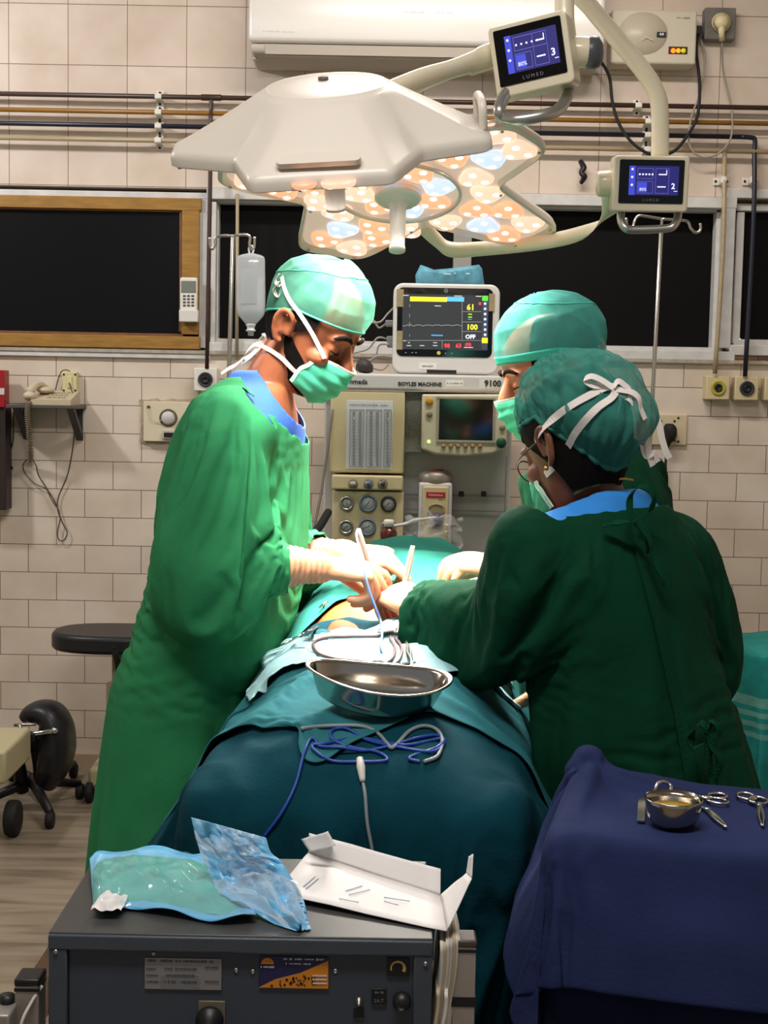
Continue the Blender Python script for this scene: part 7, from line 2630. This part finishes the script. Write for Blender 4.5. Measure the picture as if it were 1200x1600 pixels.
# needle holder in the left glove of the person in bright green
e = empty('dissecting_forceps', P(640, 872, 2.9), 'pale dissecting forceps pointing up from the gloved fingers', 'forceps')
for dx in (-.0025, .0025):
    MB().tube([P(645, 853, 2.90) + V((dx * .3, 0, 0)), P(641, 872, 2.90) + V((dx, 0, 0)), P(635, 900, 2.90) + V((dx, 0, 0)), P(622, 945, 2.9) + V((dx * .3, 0, 0))], [.0036, .0042, .0036, .0014], 8, 4).build('arm', mat('warm_steel', (226, 205, 190), .3, .6), e)
# folded gauze beside the wound
e = empty('gauze_swab', B(612, 985), 'crumpled white gauze swab at the edge of the bare skin', 'gauze')
c = B(614, 986, .0)
mb = MB()
def gz(u, v):
    p = c + V(((u - .5) * .045, (v - .5) * .04, .0))
    p.z = max(top_z(DT + tree_of([patient]) if False else DT, p.x, p.y), c.z - .004) + .006 + .012 * max(0, noise.noise(V((u * 4, v * 4, 2)))) + .006 * math.sin(u * PI) * math.sin(v * PI)
    p += V((noise.noise(V((u * 5, v * 5, 6))) * .012, noise.noise(V((u * 5, v * 5, 8))) * .012, 0))
    return p
mb.grid(gz, 18, 14)
o = mb.build('swab', mat('gauze_white', (236, 226, 216), .9, bump=.5, bscale=120), e); solidify(o, .004, 1)

# ------------------------------------------------------------------ bowl and instruments on the navy table
NT = tree_of([upd_o])
N_ = lambda px, py, l=.003: seen(NT, px, py, l, 1.9)
bc = N_(1054, 1296, 0)
e = empty('gallipot_bowl', bc, 'small steel bowl of amber liquid standing on the navy drape', 'bowl')
R_ = S(45, bc.y)
zt_ = max(top_z(NT, bc.x + dx, bc.y + dy + .02) for dx in (-.02, 0, .02) for dy in (-.015, .015)) + .001
bc = V((bc.x, bc.y + .012, zt_))
MB().lathe(bc, (0, 0, 1), [(0, .0005), (0, R_ * .6), (.003, R_ * .72), (.014, R_ * .92), (.03, R_ * .985), (.037, R_ * 1.03), (.0385, R_ * 1.0), (.03, R_ * .94), (.014, R_ * .87), (.006, R_ * .7), (.005, .0005)], 48, cap=False).build('bowl', mat('bowl_steel', (178, 170, 156), .16, 1.0), e)
MB().lathe(bc + V((0, 0, .024)), (0, 0, 1), [(0, .0005), (0, R_ * .93), (.0005, R_ * .93), (.0008, .0005)], 40, cap=False).build('liquid', mat('amber_liquid', (222, 176, 24), .05, spec=.6), e)
forceps('scissors', N_(1120, 1250, .006), N_(1121, 1258, .006), N_(1098, 1253, .006), N_(1062, 1250, .006), 'steel scissors with ring handles behind the small bowl', .0115, cat='scissors')
forceps('artery_forceps', N_(1082, 1253, .004), N_(1074, 1256, .004), N_(1105, 1272, .006), N_(1134, 1298, .005), 'steel forceps pointing toward the table edge beside the small bowl', .008)
forceps('scissors', N_(1166, 1249, .006), N_(1184, 1257, .006), N_(1186, 1266, .006), N_(1191, 1296, .005), 'steel scissors cut off by the photo edge on the navy drape', .0125, cat='scissors')
e = empty('retractor', N_(1010, 1280), 'bent steel retractor beside the small bowl on the navy drape', 'retractor')
MB().ribbon([N_(1001, 1288, .004), N_(1002, 1275, .008), N_(1003, 1266, .012), N_(1010, 1262, .013)], .010, (1, 0, 0), .002).build('blade', M_STEEL, e)
MB().tube([N_(1012, 1258, .016), N_(1022, 1246, .012), N_(1026, 1240, .016), N_(1034, 1237, .016), N_(1046, 1240, .012), N_(1047, 1246, .006)], .0026, 8, 5).build('handle', M_STEEL, e)

# ------------------------------------------------------------------ grey electrosurgical unit in front, on its steel trolley
CY = 1.60
CZ = P(375, 1463, CY).z
cx0, cx1 = P(76, 1500, CY).x, P(676, 1500, CY).x
CD = .275
CB = CZ - .15
M_CON = mat('console_grey', (64, 70, 78), .42, var=.05, vscale=30, bump=.15, bscale=300)
M_CONT = mat('console_top_grey', (62, 62, 62), .38, var=.05, vscale=12)
e = empty('electrosurgical_unit', ((cx0 + cx1) / 2, CY + CD / 2, CB), 'dark grey electrosurgical unit with labels and knobs, carrying the blue packs', 'medical console')
mb = MB(); mb.box(((cx0 + cx1) / 2, CY + CD / 2 + .004, (CZ + CB) / 2 - .002), (cx1 - cx0 - .006, CD - .008, CZ - CB - .004), bev=.003); mb.build('case', M_CON, e)
mb = MB(); mb.box(((cx0 + cx1) / 2, CY + CD / 2, CZ - .001), (cx1 - cx0, CD, .004), bev=.0015); mb.build('lid', M_CONT, e)
mb = MB()
xm, wz = (cx0 + cx1) / 2, CZ - CB
for q in (((xm, CY + .002, CZ - .010), (cx1 - cx0, .012, .018)), ((xm, CY + .002, CB + .008), (cx1 - cx0, .012, .016)), ((cx0 + .011, CY + .002, (CZ + CB) / 2), (.022, .010, wz - .036)), ((cx1 - .011, CY + .002, (CZ + CB) / 2), (.022, .010, wz - .036))):
    mb.box(*q, bev=.002)
mb.build('front_rim', M_CON, e)
mb = MB(); pbox(mb, 99, 1482, 655, 1690, CY + .003, .004); mb.build('front_panel', mat('console_panel', (58, 64, 74), .42, bump=.12, bscale=300), e)
FYc = CY + .0025
for q in ((87, 1487), (665, 1506), (369, 1516), (395, 1518), (524, 1517), (240, 1490)):
    MB().lathe(P(q[0], q[1], CY - .004 if q[0] < 95 or q[0] > 660 else FYc), (0, -1, 0), [(-.002, .0028), (.0008, .0026), (.0014, .0005)], 12).build('screw', M_ALU, e)
pl = pbox(MB(), 224, 1496, 348, 1548, FYc - .0012, .002, .0004).build('rating_plate', mat('plate_silver', (142, 140, 138), .4, .4), e)
mb = MB()
scribble(mb, P(282, 1502, FYc - .0016), FACE, .076, .0036, 11)
for k in range(3):
    scribble(mb, P(238, 1514 + k * 10, FYc - .0016), FACE, .014, .003, 20 + k)
    scribble(mb, P(282, 1514 + k * 10, FYc - .0018), FACE, .038, .003, 30 + k)
for k in range(2):
    scribble(mb, P(331, 1512 + k * 22, FYc - .0018), FACE, .016, .003, 40 + k)
mb.build('lettering', mat('plate_ink', (66, 66, 68), .5), pl)
mb = MB()
for r in ((250, 1524, 312, 1545), (226, 1507, 316, 1508), (226, 1534, 316, 1535)):
    pbox(mb, *r, FYc - .0014, .0004)
mb.build('print_block', mat('plate_ink_grey', (112, 112, 112), .5), pl)
st = pbox(MB(), 403, 1493, 514, 1546, FYc - .0012, .002, .0004).build('sticker', mat('sticker_navy', (34, 34, 74), .35), e)
mb = MB()
fl = lambda mb, pts, y: mb.add([P(a, b, y) for a, b in pts] + [P(a, b, y + .0006) for a, b in pts], [tuple(range(len(pts)))[::-1], tuple(range(len(pts), 2 * len(pts)))] + [(i, (i + 1) % len(pts), len(pts) + (i + 1) % len(pts), len(pts) + i) for i in range(len(pts))])
fl(mb, [(513, 1501), (513, 1545), (404, 1543), (430, 1530), (470, 1520)], FYc - .0016); mb.build('orange_field', mat('sticker_orange', (206, 128, 34), .35), st)
mb = MB(); rg = random.Random(2)
for k in range(46):
    x = 420 + rg.random() * 74; y = 1541 - rg.random() * min(16, 4 + (x - 415) * .2)
    pbox(mb, x, y - 2, x + 2.2, y + 1.5, FYc - .0019, .0004)
mb.build('print_pattern', mat('sticker_brown', (70, 36, 30), .4), st)
mb = MB()
mb.prism([(math.cos(t) * .0075, math.sin(t) * .0075) for t in [PI * i / 12 for i in range(13)]], .0, .0006, FACE, P(418, 1506, FYc - .0016)); mb.build('sun_logo', mat('sticker_orange', (206, 128, 34), .35), st)
mb = MB()
scribble(mb, P(418, 1511, FYc - .0018), FACE, .016, .0026, 3)
scribble(mb, P(474, 1499, FYc - .0018), FACE, .05, .003, 4)
scribble(mb, P(466, 1506, FYc - .0018), FACE, .03, .0024, 5)
for y in (1524, 1530, 1536):
    pbox(mb, 488, y, 511, y + 2, FYc - .0021, .0004)
mb.build('lettering', mat('sticker_white', (200, 200, 205), .4), st)
dl = pbox(MB(), 604, 1496, 640, 1527, FYc - .0015, .003, .0005).build('power_scale', mat('scale_black', (20, 20, 20), .4), e)
mb = MB()
for i in range(20):
    t = math.radians(200 - 220 * i / 19)
    t2 = math.radians(200 - 220 * (i + 1) / 19)
    c = P(622, 1513, FYc - .002)
    w_ = .0015 + .0022 * i / 19
    ro = .0092
    pts = [c + V((math.cos(t) * ro, 0, math.sin(t) * ro)), c + V((math.cos(t2) * ro, 0, math.sin(t2) * ro)), c + V((math.cos(t2) * (ro - w_), 0, math.sin(t2) * (ro - w_))), c + V((math.cos(t) * (ro - w_), 0, math.sin(t) * (ro - w_)))]
    mb.add(pts, [(0, 1, 2, 3)])
mb.build('gold_arc', mat('gold_arc', (190, 164, 84), .4), dl)
sw = pbox(MB(), 580, 1544, 604, 1572, FYc - .0015, .003, .0005).build('warning_plate', mat('scale_black', (20, 20, 20), .4), e)
mb = MB(); scribble(mb, P(592, 1551, FYc - .002), FACE, .013, .003, 4); text_mesh(mb, '2A.T', P(592, 1564, FYc - .002), FACE, .0042, .0001); mb.build('lettering', mat('scale_grey', (120, 120, 116), .4), sw)
MB().lathe(P(628, 1563, FYc), (0, -1, 0), [(-.001, S(15, CY)), (.006, S(15, CY)), (.008, S(13, CY)), (.013, S(10, CY)), (.014, .0005)], 28).build('fuse_cap', M_BLACK, e)
pbox(MB(), 552, 1574, 569, 1592, FYc - .001, .003, .0005).build('symbol_plate', mat('scale_black', (20, 20, 20), .4), e)
MB().lathe(P(561, 1563, FYc), (0, -1, 0), [(-.001, .0045), (.003, .0045), (.004, .003), (.012, .002), (.013, .0005)], 16).build('earth_terminal', M_ALU, e)
pbox(MB(), 309, 1562, 352, 1640, FYc - .0015, .003, .0005).build('inlet_plate', mat('inlet_bronze', (124, 114, 96), .4, .5), e)
c = P(328, 1592, FYc)
MB().lathe(c, (.05, -1, -.12), [(0, .0165), (.006, .0165), (.009, .013), (.022, .011), (.03, .009), (.05, .007)], 24).build('inlet_plug', M_BLACK, e)

# steel trolley that carries it
e = empty('console_trolley', (xm, CY + .15, 0), 'stainless trolley with capped posts under the grey unit', 'trolley')
MB().box((xm, CY + CD / 2, CB - .0095), (cx1 - cx0 + .06, CD + .06, .016), bev=.003).build('shelf', M_STEEL, e)
for px0, px1, py, yy, nm in ((707, 743, 1470, CY + .03, 'post'), (22, 60, 1531, CY + .03, 'post')):
    xa_, xb_ = P(px0, 1540, yy).x, P(px1, 1540, yy).x
    zt = P(px0, py, yy).z
    mb = MB(); mb.box(((xa_ + xb_) / 2, yy + .02, zt / 2), (xb_ - xa_, .035, zt - .012), bev=.002); po = mb.build('post', mat('post_steel', (168, 158, 148), .4, .55, var=.1, vscale=18), e)
    mb = MB(); mb.box(((xa_ + xb_) / 2, yy + .02, zt - .005), (xb_ - xa_ + .002, .037, .010), bev=.003); mb.build('post_cap', mat('cap_brown', (72, 60, 54), .5) if px0 > 500 else M_BLACK, po)
    mb = MB(); mb.box(((xa_ + xb_) / 2, yy + .02, zt - .0135), (xb_ - xa_ + .001, .0365, .004)); mb.build('dark_band', M_BLACK, po)
    if px0 > 500:
        mb = MB(); mb.box(((xa_ + xb_) / 2, yy + .02, P(720, 1567, yy).z), (xb_ - xa_ + .0015, .0365, .012)); mb.build('dark_band', M_BLACK, po)
for x, y in ((cx0 + .02, CY + CD), (cx1 - .02, CY + CD)):
    MB().cyl((x, y, .0), (x, y, CB - .018), .013).build('leg', M_STEEL, e)
e = empty('steel_bracket', P(10, 1600, 1.66), 'pale metal bracket with a dark hole at the bottom corner of the photo', 'bracket')
mb = MB(); mb.box(P(2, 1600, 1.62), (.03, .04, .04), bev=.003); mb.build('block', mat('bracket_pale', (150, 146, 138), .4, .4), e)
mb = MB(); mb.cyl(P(6, 1578, 1.62) + V((0, .015, -.004)), P(6, 1578, 1.62) + V((0, .015, .012)), .009, seg=18); mb.build('collar', M_BLACK, e)
e = empty('wooden_board', P(50, 1520, 1.75), 'pale brown board edge leaning beside the grey unit', 'board')
mb = MB()
pp = [P(72, 1484, 1.78), P(72, 1600, 1.78), P(20, 1600, 1.78), P(38, 1535, 1.78)]
mb.add(pp + [p + V((0, .012, 0)) for p in pp], [(0, 1, 2, 3), (7, 6, 5, 4), (0, 4, 5, 1), (1, 5, 6, 2), (2, 6, 7, 3), (3, 7, 4, 0)])
mb.build('board_body', mat('pale_brown_board', (150, 116, 90), .5, var=.1), e)
MB().tube([P(66, 1540, 1.64), P(50, 1565, 1.63), P(34, 1598, 1.62), P(30, 1640, 1.62)], .0022, 8, 6).build('white_lead', mat('white_cord', (214, 204, 196), .5), label='thin white lead beside the grey unit over the trolley post', cat='cable')

# buff papers standing between unit and post
rg = random.Random(4)
for k, (px, top, w_) in enumerate(((690, 1474, .3), (694, 1474, .2), (699, 1467, .1), (704, 1468, .1), (709, 1463, .0), (713, 1464, -.05), (716, 1466, -.1), (684, 1548, .4), (697, 1552, .2))):
    yy = 1.615 + .003 * k if k < 7 else 1.603 + .004 * (k - 7)
    mb = MB()
    xb = P(678 + k * 3.4 if k < 7 else 677 + (k - 7) * 9, 1620, yy).x
    def sh(u, v, px=px, top=top, yy=yy, xb=xb):
        a, zt0 = P(px, top, yy).x, P(px, top, yy).z
        z = zt0 - v * (zt0 - (CB - .001))
        x = a + (xb - a) * v ** 1.4 + .0015 * math.sin(v * 7 + u * 3)
        return V((x, yy + u * .10, z - .004 * u))
    mb.grid(sh, 6, 14)
    o = mb.build('paper_folder', mat('buff_paper_%d' % (k % 3), ((206, 200, 188), (196, 178, 146), (214, 208, 198))[k % 3], .7), label='buff paper folder standing on edge between the grey unit and the steel post', cat='folder', group='paper folders beside the grey unit')
    solidify(o, .0042, 0)

# ------------------------------------------------------------------ packs and carton on top of the grey unit
G = lambda px, py, h=.004: on_plane(px, py, CZ + h)
e = empty('sterile_pouch', G(270, 1390, 0), 'flat blue see-through pouch of green linen lying on the grey unit', 'pouch')
back = [(140, 1352), (160, 1336), (205, 1331), (255, 1331), (300, 1336), (335, 1342), (380, 1352)]
frontp = [(146, 1416), (165, 1424), (205, 1421), (250, 1428), (300, 1436), (350, 1443), (400, 1440)]
bp_, _ = smooth_path([V((a, b, 0)) for a, b in back], [1] * 7, 8)
fp_, _ = smooth_path([V((a, b, 0)) for a, b in frontp], [1] * 7, 8)
def pouch(h0, hh, wrk, seed, inset=0.0, edge_curl=0.0):
    def fn(u, v):
        i = min(int(u * (len(bp_) - 1)), len(bp_) - 2); t = u * (len(bp_) - 1) - i
        a = bp_[i].lerp(bp_[i + 1], t); b = fp_[i].lerp(fp_[i + 1], t)
        v2 = inset + (1 - 2 * inset) * v
        q = a.lerp(b, v2)
        k = (math.sin(PI * min(max(u, 0), 1)) ** .5) * (math.sin(PI * v) ** .6)
        p = G(q.x, q.y, h0)
        p.z += hh * k + wrk * (noise.noise(V((u * 7, v * 5, seed))) + .6 * noise.noise(V((u * 16, v * 9, seed + 3)))) * (k * .8 + .25) + edge_curl * (abs(2 * v - 1) ** 6 + abs(2 * u - 1) ** 8) * (.5 + .5 * math.sin(u * 17 + v * 5))
        p.z = max(p.z, CZ + .0022)
        return p
    return fn
o = MB().grid(pouch(.004, .003, .003, 1.0, 0, .008), 60, 26).build('backing', mat('pouch_blue', (86, 168, 216), .35, var=.1, vscale=30, bump=.3, bscale=40), e); solidify(o, .001, 1)
o = MB().grid(pouch(.006, .020, .007, 2.0, .13), 50, 22).build('green_linen', mat('linen_teal', (62, 158, 146), .7, var=.2, vscale=30, bump=.4, bscale=80), e)
o = MB().grid(pouch(.010, .026, .008, 5.0, .04, .006), 70, 30).build('clear_film', mat('pouch_film', (190, 226, 238), .10, alpha=.22, spec=1.0, coat=1.0, bump=.5, bscale=30), e)
mb = MB()
cc = G(172, 1412, .012)
mb.grid(lambda u, v: cc + V(((u - .5) * .036, (v - .5) * .05, .001 + .010 * math.sin(PI * u) * math.sin(PI * v) + .008 * noise.noise(V((u * 4, v * 4, 3))))), 16, 14)
mb.build('white_corner', mat('pouch_white', (216, 214, 212), .5), e)

e = empty('peel_pouch', G(400, 1440, 0), 'crumpled clear and blue peel pouch standing up from the grey unit', 'pouch')
rows = [((299, 1277, 1.745), (416, 1309, 1.73)), ((307, 1312, 1.735), (424, 1332, 1.725)), ((318, 1345, 1.725), (440, 1346, 1.72)), ((332, 1376, 1.71), (452, 1366, 1.71)), ((346, 1402, 1.685), (470, 1398, 1.69)), ((392, 1424, 1.655), (478, 1430, 1.66)), ((462, 1465, 1.612), (486, 1460, 1.618))]
Ls, _ = smooth_path([P(*r[0]) for r in rows], [1] * 7, 8)
Rs, _ = smooth_path([P(*r[1]) for r in rows], [1] * 7, 8)
def peel(dist, wr, seed):
    def fn(u, v):
        i = min(int(v * (len(Ls) - 1)), len(Ls) - 2); t = v * (len(Ls) - 1) - i
        a = Ls[i].lerp(Ls[i + 1], t); b = Rs[i].lerp(Rs[i + 1], t)
        p = a.lerp(b, u)
        n = (b - a).cross(Ls[i + 1] - Ls[i]).normalized()
        if n.y > 0: n = -n
        k = math.sin(PI * u)
        w = wr * (noise.noise(V((u * 4, v * 5, seed))) + 1.3 * abs(noise.noise(V((u * 6 + v * 4, v * 7 - u * 3, seed + 4)))) + .5 * abs(noise.noise(V((u * 14 - v * 6, v * 15, seed + 9)))))
        p = p + n * (dist * k + w * (.3 + .7 * k))
        p.z = max(p.z, CZ + .003)
        return p
    return fn
o = MB().grid(peel(.0, .016, 1.5), 40, 70).build('blue_backing', mat('peel_blue', (112, 180, 220), .3, var=.1, vscale=30, bump=.2, bscale=40), e); solidify(o, .0008, 0)
o = MB().grid(peel(.010, .026, 8.0), 15, 26, smooth=False).build('clear_film', mat('peel_film', (225, 236, 240), .10, alpha=.36, spec=1.0, coat=1.0), e)
mb = MB(); f_ = peel(.003, .016, 1.5)
for k in range(9):
    v = .60 + .042 * k
    mb.tube([f_(.93, v), f_(.97, v + .01)], .0012, 5, 1)
mb.build('seal_print', mat('seal_blue', (40, 90, 150), .5), e)

e = empty('paper_carton', G(580, 1400, 0), 'opened white paper carton lying on the grey unit beside the blue packs', 'carton')
M_PAPER = mat('carton_white', (226, 222, 220), .6, var=.03)
def panel(name, pts, th=.0012, m=M_PAPER, par=None, nu=10, nv=8, warp=.0015):
    a, b, c, d = [P(*q) if not isinstance(q, V) else q for q in pts]
    mb = MB().grid(lambda u, v: (a.lerp(b, u)).lerp(d.lerp(c, u), v) + V((0, 0, warp * noise.noise(V((u * 3, v * 3, th * 1000))))), nu, nv)
    o = mb.build(name, m, par or e); solidify(o, th, 0)
    return o
A, B_, C_, D_ = G(428, 1395, .010), G(698, 1455, .004), G(688, 1399, .006), G(482, 1332, .012)
mp = panel('main_panel', (A, B_, C_, D_), warp=.002)
up = V((0, .012, .030))
panel('back_wall', (D_, C_, C_ + up, D_ + V((0, .014, .022))))
panel('top_flap', (D_ + V((0, .014, .022)), C_ + up, C_ + V((-.02, .045, .012)), D_ + V((.01, .045, .008))))
panel('end_flap', (B_, C_, P(729, 1364, 1.70), P(737, 1372, 1.655)))
panel('end_tab', (P(729, 1364, 1.70), P(737, 1372, 1.655), P(739, 1334, 1.665), P(733, 1338, 1.69)))
panel('side_flap', (D_, D_ + V((.03, .01, .006)), P(524, 1321, 1.80), P(512, 1299, 1.80)))
panel('side_tab', (P(471, 1311, 1.82), P(512, 1299, 1.80), P(524, 1321, 1.80), P(484, 1331, 1.81)))
mb = MB()
for (x0_, y0_, x1_, y1_) in ((474, 1385, 492, 1370), (478, 1388, 497, 1373), (540, 1392, 566, 1384), (545, 1398, 578, 1390), (600, 1402, 640, 1408), (600, 1408, 622, 1414), (530, 1404, 560, 1410)):
    mb.tube([G(x0_, y0_, .0112), G(x1_, y1_, .0112)], .0008, 4, 1)
mb.build('printing', mat('carton_print', (186, 194, 214), .6), mp)
